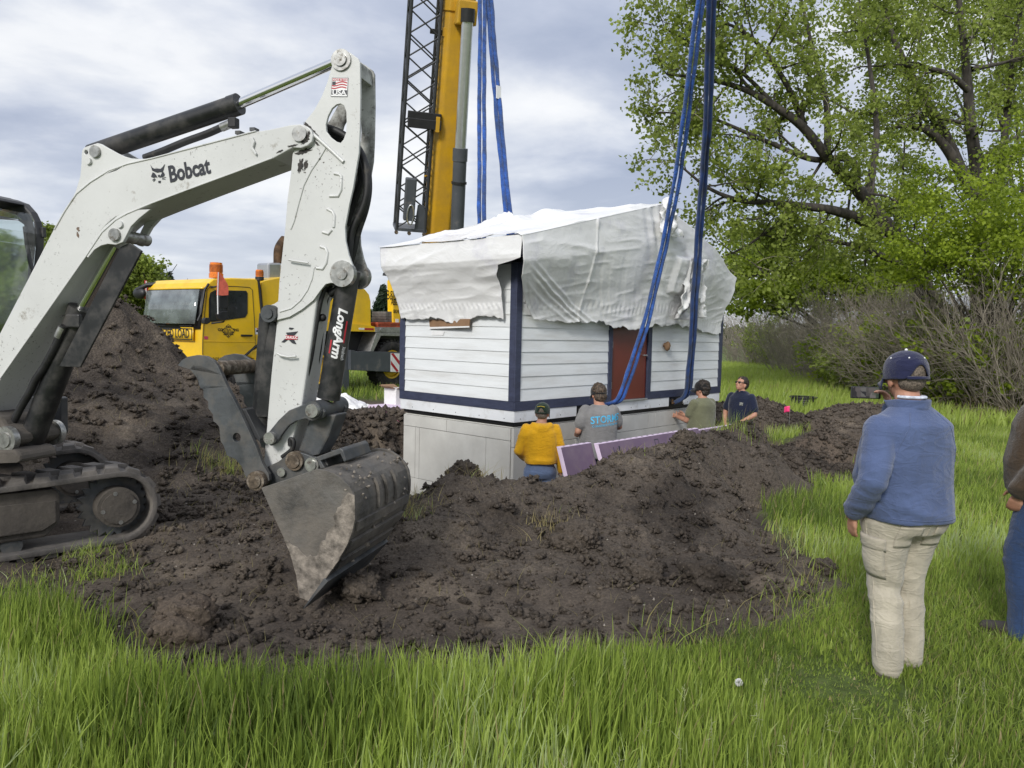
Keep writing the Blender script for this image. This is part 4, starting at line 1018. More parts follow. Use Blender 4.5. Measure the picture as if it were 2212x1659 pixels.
# lettering and logo on the boom side
bu, bv = xf(BN)([(366, 373), (452, 353)]); ang = math.atan2(bv[1] - bu[1], bv[0] - bu[0])
tx = XA * math.cos(ang) + EZ * math.sin(ang); ty = -XA * math.sin(ang) + EZ * math.cos(ang)
tw = math.hypot(bv[0] - bu[0], bv[1] - bu[1])
c_ = (xp(366, 376, BN) + xp(451, 354, BN)) / 2 - XB * 0.004
lettering('brand_lettering', 'Bobcat', 0.158, c_ - ty * 0.012, tx, ty, M_INK, boom, xscale=tw / 0.158 / 2.72, bold=0.0045)
lo = MB()
for poly in ([(1303, 1100), (1318, 1125), (1340, 1135), (1362, 1132), (1390, 1136), (1408, 1120), (1428, 1092), (1412, 1150), (1402, 1165), (1385, 1162), (1362, 1168), (1340, 1160), (1318, 1150)],
             [(1322, 1165), (1338, 1172), (1352, 1190), (1362, 1215), (1348, 1206), (1330, 1212), (1308, 1205), (1315, 1185)], [(1412, 1158), (1424, 1180), (1422, 1196), (1404, 1206), (1392, 1208), (1382, 1214), (1392, 1190), (1402, 1172)],
             [(1366, 1190), (1384, 1186), (1380, 1206), (1370, 1206)], [(1370, 1240), (1392, 1238), (1390, 1256), (1372, 1258)],
             [(1318, 1232), (1340, 1216), (1342, 1220), (1321, 1236)], [(1326, 1242), (1346, 1224), (1348, 1228), (1330, 1246)], [(1402, 1214), (1436, 1206), (1436, 1210), (1403, 1218)], [(1402, 1222), (1432, 1222), (1432, 1226), (1403, 1226)]):
    f = xf(BN); p = f(cr_(1, poly))
    lo.prism(p, x3, BN - 0.0045, BN - 0.0035)
lo.build('cat_head_logo', M_INK, boom)

# arm: two cheek plates above, box below
AN, AF = 0.375, 0.625
arm_px = cr_(2, [(1140, 245), (1150, 205), (1165, 160), (1182, 130), (1215, 113), (1250, 112), (1300, 132), (1365, 180), (1382, 215), (1386, 500), (1381, 800), (1372, 1000), (1345, 1160), (1322, 1300), (1290, 1440), (1252, 1640)]) + \
    cr_(4, [(1258, 140), (1285, 260), (1318, 350), (1328, 430), (1300, 490), (1220, 515), (1130, 500), (1085, 512), (1045, 560), (980, 650), (880, 730), (770, 795), (665, 822)]) + \
    cr_(4, [(684, 500), (705, 300), (738, 0)]) + cr_(2, [(755, 1400), (785, 1180), (800, 1000), (860, 820), (915, 715), (985, 630), (1050, 510), (1100, 385)])
ahole = cr_(2, [(1180, 578), (1210, 570), (1245, 590), (1263, 640), (1266, 740), (1262, 820), (1240, 880), (1215, 910), (1180, 900), (1130, 862), (1092, 812), (1086, 755), (1105, 680), (1140, 612)])
arm = plate('arm', arm_px, AN, AN + 0.022, M_XW, ex, holes=[ahole], bevel=0.003)
plate('cheek_plate', arm_px, AF - 0.022, AF, M_XIN, arm, holes=[ahole], bevel=0.003, ref=AN)
# box section behind the cheeks
inner_px = cr_(2, [(820, 1000), (1000, 900), (1100, 960), (1200, 1080), (1200, 1400), (1150, 1640)]) + cr_(4, [(1060, 300), (1080, 420), (960, 600), (800, 720), (690, 780), (720, 300), (760, 0)])
plate('arm_core', inner_px, AN + 0.03, AF - 0.03, M_XIN, arm, ref=AN)
plate('top_web', cr_(2, [(1160, 170), (1360, 190), (1370, 330), (1340, 330), (1330, 230), (1190, 215)]), AN + 0.03, AF - 0.03, M_XIN, arm, ref=AN)
low_px = cr_(4, [(664, 800), (1040, 560), (1010, 640), (960, 1010), (880, 1559)]) + cr_(6, [(640, 330), (600, 480), (560, 590), (470, 640), (418, 610), (428, 490), (470, 0)])
plate('arm_box', low_px, AN + 0.020, AF - 0.020, M_XW, arm, bevel=0.012, ref=AN + 0.02)
plate('arm_wing', cr_(4, [(1110, 505), (1045, 575), (1022, 680), (985, 900), (945, 1200), (905, 1540), (960, 1540), (1010, 1200), (1050, 900), (1085, 690), (1150, 520)]), AF - 0.06, AF - 0.03, M_XW, arm, ref=AF - 0.06)
# stamped ribs and steps in the cheek
rib(cr_(2, [(1085, 955), (1035, 1040), (960, 1150), (895, 1280), (850, 1440), (815, 1580), (785, 1655)]), AN - 0.001, 0.007, M_XW, arm)
rib(cr_(2, [(960, 820), (1040, 890), (1150, 990), (1240, 1075)]), AN - 0.006, 0.013, M_XW, arm)
rib(cr_(4, [(985, 370), (970, 460), (930, 560), (870, 650), (790, 720), (690, 750)]), AN - 0.001, 0.006, M_XW, arm)
rib(cr_(4, [(766, 300), (800, 308), (935, 328)]), AN - 0.028, 0.007, M_XW, arm, 'hose_guard')
rib(cr_(4, [(664, 1108), (700, 1128), (760, 1140), (830, 1136)]), AN - 0.012, 0.008, M_XW, arm, 'hose_guard')
step = MB()
for pts in (cr_(2, [(1160, 1175), (1200, 1180), (1222, 1200), (1218, 1320), (1195, 1370), (1120, 1370)]), cr_(2, [(1100, 1480), (1145, 1505), (1162, 1540), (1155, 1640)]), cr_(4, [(1060, 60), (1110, 78), (1140, 40)]), cr_(4, [(1040, 185), (1085, 200), (1102, 240), (1090, 330), (1060, 380), (1005, 372)])):
    step.tube([xp(x, y, AN - 0.001) for x, y in pts], 0.011, 6)
step.build('stamped_edge', M_XW, arm)
pin(*cr_(2, [(1215, 190)])[0], AN - 0.014, AF + 0.02, 0.043, M_PIN, arm, rb=0.070)
pin(*cr_(4, [(1225, 420)])[0], AN - 0.016, AF + 0.02, 0.040, M_PIN, arm, rb=0.088)
pin(*cr_(4, [(590, 765)])[0], AN - 0.02, AF + 0.01, 0.036, M_STEEL, arm, rb=0.060)
plate('thumb_lug', cr_(4, [(690, 560), (665, 650), (620, 680), (560, 700), (545, 780), (590, 825), (640, 815), (680, 800)]), AN + 0.03, AF - 0.03, M_XW, arm, ref=AN)
# grease staining: real grease lumps round the boom joint
def smear(cx_, cy_, rx, ry, rot, seed, crop=2, b=None, n=26):
    rg = np.random.default_rng(seed); pts = []
    for a in np.linspace(0, 2 * math.pi, n, endpoint=False):
        k = 0.55 + 0.75 * rg.random(); x, y = rx * k * math.cos(a), ry * k * math.sin(a)
        pts.append((cx_ + x * math.cos(rot) - y * math.sin(rot), cy_ + x * math.sin(rot) + y * math.cos(rot)))
    bb = AN if b is None else b
    return MB().prism(xf(bb)(cr_(crop, pts)), x3, bb - 0.002, bb - 0.0005)
M_GREASE = mat('old grease', (0.020, 0.016, 0.012), 0.6, var=0.4, vscale=30)
for i, (x, y, rx, ry, ro) in enumerate([(930, 760, 45, 14, 0.7), (975, 815, 60, 20, 0.85), (1010, 868, 40, 16, 0.9), (900, 985, 75, 22, -0.35), (870, 1110, 22, 60, 0.2), (915, 1105, 16, 50, 0.15), (1010, 915, 30, 10, 0.8)]):
    smear(x, y, rx, ry, ro, i).build('grease', M_GREASE, arm)
for i, (x, y, rx, ry, ro) in enumerate([(905, 900, 45, 14, -0.6), (800, 935, 40, 9, -0.2), (690, 985, 30, 8, -0.4), (935, 850, 14, 40, 0.15)]):
    smear(x, y, rx, ry, ro, 40 + i, 2, BN).build('grease', M_GREASE, boom)
for i, (x, y, rx, ry) in enumerate([(675, 250, 12, 20), (672, 300, 10, 22)]): smear(x, y, rx, ry, -0.3, 60 + i, 3, BN).build('grease', mat('rust scuff', (0.16, 0.11, 0.08), 0.8, var=0.3, vscale=40), boom)
# decals on the arm
def decal_rect(name, pts, b, mt, parent, lift=0.004):
    f = xf(b); return MB().prism(f(pts), x3, b - lift, b - lift + 0.001).build(name, mt, parent)
fl = decal_rect('flag_sticker', cr_(2, [(1143, 348), (1283, 350), (1275, 514), (1132, 512)]), AN, M_INK, ex, 0.003)
decal_rect('sticker_face', cr_(2, [(1146, 352), (1280, 354), (1272, 510), (1135, 508)]), AN, M_DECW, fl, 0.0036)
decal_rect('red_band', cr_(2, [(1148, 355), (1277, 357), (1276, 378), (1147, 377)]), AN, M_RED, fl, 0.0042)
st = MB(); f = xf(AN)
for k in range(3):
    top = [(1146 + i * 18.5 - k * 3, 386 + k * 22 + 7 * math.sin(i * 0.9 + 0.5)) for i in range(8)]
    st.prism(f(cr_(2, top + [(x - 1, y + 11) for x, y in top[::-1]])), x3, AN - 0.0042, AN - 0.0032)
st.build('red_stripe', M_RED, fl)
decal_rect('blue_canton', cr_(2, [(1147, 382), (1176, 382), (1174, 412), (1145, 412)]), AN, M_INK, fl, 0.0048)
decal_rect('navy_band', cr_(2, [(1141, 455), (1273, 457), (1271, 497), (1138, 495)]), AN, M_INK, fl, 0.0042)
def arm_text(name, txt, p0, p1, b, size, mt, parent, lift, bold=0.0):
    a, c = xp(*p0, b), xp(*p1, b); d = c - a; w = np.linalg.norm(d); d /= w
    tw_ = np.ptp(np.array(text_mesh(txt, size, 1.0, 0.0, bold)[0])[:, 0])
    return lettering(name, txt, size, (a + c) / 2 - XB * lift, d, np.cross(XB, d) * -1, mt, parent, xscale=w / tw_, bold=bold)
arm_text('sticker_text', 'USA', cr_(2, [(1145, 478)])[0], cr_(2, [(1265, 480)])[0], AN, 0.042, M_DECW, fl, 0.0046, bold=0.0012)
arm_text('sticker_text', 'MADE IN THE', cr_(2, [(1150, 367)])[0], cr_(2, [(1275, 369)])[0], AN, 0.017, M_DECW, fl, 0.0046, bold=0.0003)
# half torn X decal
xd = MB(); f = xf(AN + 0.02)
for poly in ([(745, 930), (800, 925), (838, 920), (850, 918), (800, 970), (765, 965)], [(800, 968), (835, 1028), (822, 1028), (795, 1018), (762, 985)], [(775, 885), (815, 890), (795, 905), (770, 900)], [(705, 1012), (745, 975), (770, 985), (730, 1015)]):
    xd.prism(f(cr_(4, poly)), x3, AN + 0.0155, AN + 0.0165)
xdo = xd.build('worn_decal', M_INK, ex)
f = xf(AN + 0.02); MB().prism(f(cr_(4, [(742, 952), (846, 960), (844, 990), (742, 990)])), x3, AN + 0.0145, AN + 0.0155).build('decal_band', M_RED, xdo)
arm_text('decal_text', 'DRAULIC', cr_(4, [(742, 971)])[0], cr_(4, [(846, 974)])[0], AN + 0.02, 0.026, M_DECW, xdo, 0.0062, bold=0.0006)

# cylinders
def cylinder(name, p_end, p_gland, p_rod, r, rr, parent_r=None, rod=True, mt=None):
    c = MB().cyl(p_end, p_gland, r, 28).build(name, mt or M_CYLP, ex, bevel=0.004)
    d = (np.array(p_gland) - p_end); d /= np.linalg.norm(d)
    MB().cyl(np.array(p_gland) - d * 0.02, np.array(p_gland) + d * 0.05, r * 1.06, 28).build('gland', M_CYLP, c, bevel=0.006)
    MB().cyl(np.array(p_gland) + d * 0.04, p_rod, rr, 24).build('rod', M_CHROME, c)
    return c
ac = cylinder('arm_cylinder', xp(*cr_(1, [(700, 1010)])[0], 0.5) + XA * 0.10, xp(504, 229, 0.5), xp(735, 130, 0.5), 0.070, 0.036)
MB().cyl(xp(735, 130, AN + 0.03), xp(735, 130, AF - 0.03), 0.06, 20).build('rod_eye', M_STEEL, ac)
hs = MB().tube(smooth_path([xp(*p, 0.44) for p in cr_(1, [(2030, 740), (1980, 745), (1920, 775), (1800, 830), (1600, 900), (1400, 985), (1250, 1040)])], 30), 0.026, 10).build('hose', M_RUB, ac)
MB().cyl(xp(*cr_(1, [(1915, 778)])[0], 0.44), xp(*cr_(1, [(2000, 742)])[0], 0.44), 0.030, 10).build('hose_fitting', M_PIN, hs)
MB().box(xp(*cr_(1, [(2018, 740)])[0], 0.44), (0.03, 0.03, 0.035), [XA, XB, EZ]).build('hose_elbow', M_RUB, hs, bevel=0.008)
MB().ball(xp(*cr_(1, [(1070, 872)])[0], 0.5), 0.022, 8).build('grease_nipple', M_RUB, ac)
# long bucket cylinder on the front of the arm
pe, pg = xp(*cr_(4, [(1290, 395)])[0], 0.50), xp(*cr_(4, [(1120, 1440)])[0], 0.50)
bc = cylinder('bucket_cylinder', pe, pg, xp(*cr_(4, [(1100, 1590)])[0], 0.50), 0.076, 0.038)
dcy = (pg - pe) / np.linalg.norm(pg - pe)
vw = ORG - (pe + pg) / 2; vw -= dcy * (vw @ dcy); vw /= np.linalg.norm(vw)
sdv = np.cross(dcy, vw)
def on_cyl(t, s, lift=0.001, r=0.076):
    """point on the barrel skin: t along (m from the top), s round it"""
    a = s / r
    return pe + dcy * t + (vw * math.cos(a) + sdv * math.sin(a)) * (r + lift)
def cyl_text(name, txt, size, t0, t1, s0, mt, lift, xscale=1.0, shear=0.0, bold=0.0):
    vs, fs = text_mesh(txt, size, 1.0, shear, bold); vs = np.array(vs)
    w = vs[:, 0].max() - vs[:, 0].min(); vs[:, 0] *= (t1 - t0) / w
    me = bpy.data.meshes.new(name); me.from_pydata([(x, y, 0) for x, y in vs], [], fs); bm = bmesh.new(); bm.from_mesh(me)
    bmesh.ops.triangulate(bm, faces=bm.faces)
    for _ in range(3):
        lg = [e for e in bm.edges if abs(e.verts[0].co.y - e.verts[1].co.y) > 0.014]
        if lg: bmesh.ops.subdivide_edges(bm, edges=lg, cuts=1); bmesh.ops.triangulate(bm, faces=bm.faces)
    for v in bm.verts: v.co = Vector(on_cyl((t0 + t1) / 2 + v.co.x, s0 - v.co.y, lift))
    bm.to_mesh(me); bm.free(); me.update()
    return link(name, me, mt, bc)
SGN = 1 if (np.cross(dcy, XA)[1] * 0 + sdv @ XA) > 0 else -1
def strip(name, t0, t1, s0, s1, mt, lift):
    g = MB(); n_ = 6
    pts = [[on_cyl(t, s, lift) for s in np.linspace(s0, s1, n_)] for t in (t0, t1)]
    return g.add(pts[0] + pts[1], [(i, i + 1, i + 1 + n_, i + n_) for i in range(n_ - 1)], True).build(name, mt, bc)
Lc = np.linalg.norm(pg - pe)
strip('red_stripe', 0.40 * Lc, 0.58 * Lc, 0.035 * SGN, 0.047 * SGN, M_RED, 0.0012)
strip('red_stripe', 0.57 * Lc, 0.68 * Lc, -0.052 * SGN, -0.040 * SGN, M_RED, 0.0012)
cyl_text('cylinder_lettering', 'LongArm', 0.085, 0.30 * Lc, 0.71 * Lc, 0.0, M_DECW, 0.002, shear=0.25, bold=0.003)
cyl_text('cylinder_lettering', 'Xtrafreach', 0.040, 0.61 * Lc, 0.72 * Lc, 0.050 * SGN, M_DECW, 0.002)
# thumb cylinder with its guard, left of the arm
tc1, tc2 = xp(*cr_(4, [(592, 770)])[0], 0.47), xp(*cr_(6, [(405, 290)])[0], 0.47)
tcy = cylinder('thumb_cylinder', tc1, tc2, xp(*cr_(6, [(372, 395)])[0], 0.47), 0.062, 0.034)
plate('cylinder_guard', cr_(4, [(605, 835), (640, 830), (655, 880), (640, 1200), (600, 1600), (585, 1659), (470, 1659), (530, 1250), (570, 1000)]), 0.40, 0.42, M_CYLP, tcy)
MB().cyl(xp(*cr_(6, [(345, 385)])[0], 0.36), xp(*cr_(6, [(345, 385)])[0], 0.60), 0.055, 20).build('rod_eye', M_STEEL, tcy)
# hoses looping behind the arm and down its front
hz_ = [[(1090, 775), (1150, 790), (1230, 830), (1300, 880), (1370, 950), (1420, 1050), (1450, 1200), (1440, 1380), (1390, 1520), (1310, 1659)], [(1090, 800), (1180, 830), (1290, 900), (1390, 1000), (1455, 1150), (1462, 1330), (1430, 1500), (1370, 1659)],
       [(1095, 830), (1200, 880), (1330, 990), (1385, 1100), (1400, 1230), (1340, 1400), (1290, 1520), (1270, 1620)]]
for i, h in enumerate(hz_):
    pts = [xp(*p, 0.47 + 0.05 * i) for p in cr_(2, h)]
    if i < 2: pts += [xp(*p, 0.47 + 0.05 * i) for p in cr_(4, [(1290 + 30 * i, 250), (1240, 520), (1120, 600)])]
    MB().tube(smooth_path(pts, 50), 0.024, 10).build('hose', M_RUB, arm)
for i, h in enumerate([[(1085, 530), (1045, 640), (1010, 820), (960, 1150), (900, 1400), (870, 1540)], [(1130, 520), (1085, 660), (1060, 830), (1030, 1100), (980, 1350), (940, 1540)]]):
    MB().tube(smooth_path([xp(*p, AN + (0.06 if i == 0 else 0.18)) for p in cr_(4, h)], 40), 0.017, 8).build('hose', M_RUB, arm)
cl = MB()
for p in ((1015, 808), (1060, 800)): cl.ball(xp(*cr_(4, [p])[0], AN + 0.10), 0.028, 8)
cl.build('hose_clamp', M_RUB, arm)

# cross pin and links at the foot of the arm
cp0 = cr_(4, [(970, 1605)])[0]
MB().cyl(xp(*cp0, 0.30) , xp(*cp0, 0.30) + XB * 0.42, 0.066, 22).build('cross_tube', M_STEEL, ex, bevel=0.006)
pin(*cp0, 0.275, 0.33, 0.046, M_PIN, ex)
lk = cr_(6, [(690, 195), (745, 190), (800, 205), (828, 245), (815, 285), (770, 300), (700, 290), (640, 305), (590, 335), (550, 385), (505, 455), (470, 472), (435, 440), (432, 400), (462, 372), (520, 300), (590, 235)])
for b in (0.325, 0.645): plate('side_link', lk, b, b + 0.03, M_STEEL, ex, ref=0.325, bevel=0.005)
pin(*cr_(6, [(463, 420)])[0], 0.30, 0.70, 0.042, M_PIN, ex)
plate('bucket_link', cr_(6, [(720, 300), (800, 268), (905, 262), (850, 420), (790, 530), (740, 540), (650, 505), (690, 400)]), 0.41, 0.59, M_STEEL, ex, ref=0.41, bevel=0.012)
MB().tube(smooth_path([xp(*p, 0.40) for p in cr_(6, [(600, 470), (592, 430), (610, 415), (625, 440), (618, 490), (580, 520), (545, 545)])], 24), 0.016, 8).build('hose', M_RUB, ex)

# bucket: side plates, rolled shell, lip, wear strips and hitch ears
WB = 0.96
side_px = cr_(6, [(405, 750), (585, 690), (770, 625), (830, 632), (890, 652), (945, 690), (990, 738), (1020, 800), (1032, 880), (1030, 960), (1012, 1050), (975, 1140), (920, 1235), (850, 1335), (780, 1435), (725, 1505), (664, 1478), (645, 1340), (600, 1195), (553, 1078), (490, 945)])
bk_ = MB().prism(xf(0.0)(side_px), x3, 0.0, 0.024).build('bucket', M_BUCKET, ex, bevel=0.004)
MB().prism(xf(0.0)(side_px), x3, WB - 0.024, WB).build('side_plate', M_BUCKET, bk_, bevel=0.004)
prof = np.array(xf(0.0)(side_px[:16]))
def shell(prof, w0, w1, th, name, mt, parent, lift=0.0, jag=0.0):
    n = len(prof); d = np.gradient(prof, axis=0); nn = np.stack([-d[:, 1], d[:, 0]], 1); nn /= np.linalg.norm(nn, axis=1)[:, None]
    if (nn[6] @ (prof[6] - prof.mean(0))) < 0: nn = -nn
    po = prof + nn * lift; pi = prof + nn * (lift - th)
    mb = MB(); vs = []; nw = 24 if jag else 2
    for w in np.linspace(w0, w1, nw):
        vs += [x3(u, v_, w) for u, v_ in po] + [x3(u, v_, w) for u, v_ in pi]
    fs = []
    for k in range(nw - 1):
        a, b = k * 2 * n, (k + 1) * 2 * n
        for i in range(n - 1):
            fs += [(a + i, a + i + 1, b + i + 1, b + i), (a + n + i, b + n + i, b + n + i + 1, a + n + i + 1)]
        fs += [(a, b, b + n, a + n), (a + n - 1, a + 2 * n - 1, b + 2 * n - 1, b + n - 1)]
    for a in (0, (nw - 1) * 2 * n):
        for i in range(n - 1):
            fs.append((a + i, a + n + i, a + n + i + 1, a + i + 1))
    return mb.add(vs, fs, False).build(name, mt, parent)
from_i = lambda a, b: np.array([np.interp(np.linspace(a, b, 14), np.arange(len(prof)), prof[:, k]) for k in (0, 1)]).T
sh = shell(from_i(1.6, 15), 0.012, WB - 0.012, 0.02, 'shell', M_BUCKET, bk_, -0.012)
for a, b, w0, w1 in ((9.3, 10.0, 0.05, WB - 0.05), (10.7, 11.4, 0.04, WB - 0.05), (12.1, 12.8, 0.06, WB - 0.05)):
    shell(from_i(a, b), w0, w1, 0.02, 'wear_strip', M_BUCKET, bk_, 0.012)
for w in (0.36, 0.50, 0.66): shell(from_i(6.2, 9.0), w, w + 0.05, 0.02, 'heel_pad', M_BUCKET, bk_, 0.010)
lip = prof[15] - prof[14]; lip /= np.linalg.norm(lip); ln = np.array([-lip[1], lip[0]])
t0_ = prof[15] - lip * 0.20
cut = MB(); q = [t0_ + ln * 0.016, prof[15] + lip * 0.06 + ln * 0.002, prof[15] + lip * 0.06 - ln * 0.002, t0_ - ln * 0.016]
cut.prism([tuple(p) for p in q], x3, -0.012, WB + 0.012)
cut.build('cutting_edge', M_STEEL, bk_, bevel=0.002)
# packed clay and stones stuck to the bucket
cake = MB(); rc = random.Random(9)
Fs = xf(0.0)
clumps = MB(); rgc = np.random.default_rng(5)
vv = []; ff = []
bm = bmesh.new(); bmesh.ops.create_icosphere(bm, subdivisions=1, radius=1.0); ibv = np.array([v.co[:] for v in bm.verts]); ibf = [[v.index for v in f_.verts] for f_ in bm.faces]; bm.free()
def stick(c, r, flat_ax=None):
    v_ = ibv * (1 + 0.25 * rgc.standard_normal((len(ibv), 1))) * r
    if flat_ax is not None: v_ = v_ - 0.55 * (v_ @ flat_ax)[:, None] * flat_ax
    o_ = len(vv); vv.extend((v_ + c).tolist()); ff.extend([[i + o_ for i in t] for t in ibf])
nout = lambda w: None
dpr = np.gradient(prof, axis=0); npr = np.stack([-dpr[:, 1], dpr[:, 0]], 1); npr /= np.linalg.norm(npr, axis=1)[:, None]
if (npr[6] @ (prof[6] - prof.mean(0))) < 0: npr = -npr
for i in range(170):
    t = rc.uniform(3.2, 14.6); w = rc.uniform(0.0, WB); 
    if vnoise(np.array([t * 0.7]), np.array([w * 4.0]), 3)[0] < 0.02: continue
    u = np.interp(t, np.arange(len(prof)), prof[:, 0]); v_ = np.interp(t, np.arange(len(prof)), prof[:, 1])
    stick(x3(u, v_, w), rc.uniform(0.004, 0.014) * (1.5 if rc.random() < 0.08 else 1))
for i in range(220):
    x = rc.uniform(620, 1020); y = rc.uniform(760, 1480)
    px = (x, y)
    dline = (x - 690) * 0.80 + (y - 1440) * 0.60          # band of packed clay running along the back edge
    if not inside(np.array([x]), np.array([y]), [((a - 432) / .3255, (b - 810) / .3255) for a, b in side_px])[0]: continue
    back = (x - 880) * 0.9 + (950 - abs(y - 950)) * 0
    edge = min(np.hypot(x - ((a - 432) / .3255), y - ((b - 810) / .3255)) for a, b in side_px[5:17])
    if edge > 190 * max(0.35, (y - 700) / 700) * rc.uniform(0.3, 1.0): continue
    stick(xp(*cr_(6, [px])[0], -0.003), rc.uniform(0.004, 0.012), XB)
me = bpy.data.meshes.new('caked_clay'); me.from_pydata(vv, [], ff); me.update()
link('caked_clay', me, mat('dry clay crumbs', (0.235, 0.205, 0.172), 0.95, var=0.35, vscale=14), bk_, 'stuff')
rgj = np.random.default_rng(3); band = []
bd_ = [(1028, 800), (985, 780), (945, 830), (905, 900), (890, 980), (845, 1060), (800, 1120), (770, 1190), (700, 1210), (640, 1150), (560, 1090), (600, 1190), (640, 1330), (664, 1474), (722, 1498), (780, 1430), (850, 1330), (918, 1235), (972, 1140), (1010, 1050), (1028, 960), (1030, 880)]
for i in range(len(bd_)):
    (ax_, ay_), (bx_, by_) = bd_[i], bd_[(i + 1) % len(bd_)]
    for f_ in (0, 0.33, 0.66):
        jt = 14 if 1 < i < 10 else 2; band.append((ax_ + (bx_ - ax_) * f_ + rgj.uniform(-jt, jt), ay_ + (by_ - ay_) * f_ + rgj.uniform(-jt, jt)))
M_CLAY = mat('dry clay', (0.235, 0.205, 0.172), 0.95, var=0.35, vscale=14, bump=1.0, bscale=45)
plate('clay_crust', cr_(6, band), -0.005, 0.001, M_CLAY, bk_, bevel=0.003, ref=0.0)
for b in (0.345, 0.625):
    plate('hitch_ear', cr_(6, [(440, 660), (440, 612), (520, 575), (590, 520), (640, 508), (700, 525), (770, 552), (830, 560), (850, 600), (770, 640), (600, 700), (430, 745)]), b, b + 0.03, M_STEEL, bk_, ref=0.345, bevel=0.004)
pin(*cr_(6, [(622, 572)])[0], 0.32, 0.68, 0.046, M_RUST, bk_, rb=0.066)
pin(*cr_(6, [(740, 598)])[0], 0.325, 0.68, 0.036, M_PIN, bk_, rb=0.052)
pin(*cr_(6, [(543, 645)])[0], 0.335, 0.36, 0.03, M_PIN, bk_)
plate('hitch_bracket', cr_(6, [(770, 545), (930, 485), (950, 500), (972, 570), (955, 580), (930, 525), (800, 570), (830, 620), (800, 625)]), 0.30, 0.70, M_STEEL, bk_, bevel=0.006)

# thumb: two serrated cheeks and a cross tube
th_px = cr_(3, [(1535, 1428), (1570, 1385), (1620, 1355), (1700, 1340), (1780, 1350), (1845, 1390), (1885, 1440), (1915, 1510), (1950, 1590)]) + cr_(5, [(1960, 100), (2060, 290), (2130, 440), (2212, 620)]) + cr_(6, [(415, 590), (455, 660), (460, 700)]) + \
    cr_(6, [(410, 735), (365, 755), (325, 700)]) + cr_(5, [(2115, 870), (2095, 800), (2030, 725), (1960, 695), (1930, 610), (1905, 570), (1893, 450), (1870, 420), (1842, 400), (1838, 340), (1800, 290), (1797, 228), (1758, 195), (1755, 128), (1722, 90), (1705, 5)]) + cr_(3, [(1725, 1600), (1700, 1535), (1640, 1465), (1560, 1440)])
TN, TF = 0.27, 0.70
hl = [(cr_(5, [(2045 + 34 * math.cos(a), 540 + 40 * math.sin(a))])[0]) for a in np.linspace(0, 2 * math.pi, 14, endpoint=False)]
th_ = plate('thumb', th_px, TN, TN + 0.035, M_STEEL, ex, holes=[hl], bevel=0.003)
plate('thumb_cheek', th_px, TF, TF + 0.035, M_STEEL, th_, holes=[hl], bevel=0.003, ref=TN)
tcp = cr_(3, [(1880, 1455)])[0]
MB().cyl(xp(*tcp, TN + 0.03), xp(*tcp, TN + 0.03) + XB * (TF - TN), 0.052, 24).build('cross_tube', M_RUST, th_)
pin(*cr_(6, [(366, 705)])[0], TN - 0.05, TF + 0.06, 0.046, M_RUST, th_, rb=0.066)
plate('thumb_bracket', cr_(6, [(255, 225), (305, 230), (400, 420), (400, 450), (330, 380), (290, 300)]), TN + 0.04, TF - 0.01, M_DECK, th_)

# boom cylinder with its long guard
b0_, b1_ = xp(*cr_(5, [(250, 620)])[0], 0.5), xp(*cr_(3, [(690, 985)])[0], 0.5)
bcy = cylinder('boom_cylinder', b0_, b1_, xp(*cr_(3, [(1010, 400)])[0], 0.5), 0.090, 0.042)
plate('rod_guard', cr_(3, [(1040, 405), (1120, 370), (1222, 440), (690, 1446), (510, 1440)]), 0.38, 0.40, M_CYLP, bcy, bevel=0.004)
MB().tube(smooth_path([xp(*p, 0.40) for p in cr_(3, [(560, 1090), (530, 1150), (480, 1260), (380, 1450), (300, 1560), (262, 1659)])] + [xp(*p, 0.40) for p in cr_(5, [(190, 260), (100, 440)])], 40), 0.028, 10).build('hose', M_RUB, bcy)
MB().tube([xp(*cr_(3, [(545, 1100)])[0], 0.40), xp(*cr_(3, [(505, 1185)])[0], 0.40)], 0.034, 10).build('hose_fitting', M_PIN, bcy)
MB().box(xp(*cr_(3, [(640, 1045)])[0], 0.41), (0.06, 0.02, 0.05), [XA, XB, EZ]).build('hose_clip', M_CYLP, bcy, bevel=0.01)
rib(cr_(5, [(470, 200), (500, 170), (495, 230), (420, 320)]), 0.55, 0.012, M_RUB, bcy, 'hose')
# swing casting, slew deck and counter panel
cast = cr_(5, [(-900, 420), (-200, 330), (0, 360), (40, 430), (100, 470), (150, 520), (165, 570), (120, 610), (60, 640), (20, 700), (-20, 760), (-900, 760)])
sw = plate('swing_casting', cast, 0.30, 0.72, M_MUD, ex, bevel=0.03)
pin(*cr_(5, [(35, 560)])[0], 0.26, 0.74, 0.06, M_PIN, sw, rb=0.10)
plate('slew_deck', cr_(5, [(-900, 640), (120, 640), (170, 700), (170, 760), (-900, 800)]), 0.25, 0.6, M_MUD, ex, bevel=0.03)
cpn = plate('side_panel', cr_(5, [(-600, 180), (500, 190), (525, 200), (528, 500), (470, 590), (380, 600), (-600, 600)]), 1.05, 1.13, M_DECK, ex, bevel=0.03)
plate('decal', cr_(5, [(390, 340), (445, 305), (447, 370), (392, 380)]), 1.043, 1.048, M_DECW, cpn, bevel=0)
plate('swing_cylinder', cr_(5, [(320, 480), (360, 465), (410, 480), (415, 520), (380, 560), (330, 560)]), 0.70, 0.85, M_STEEL, ex, bevel=0.03)

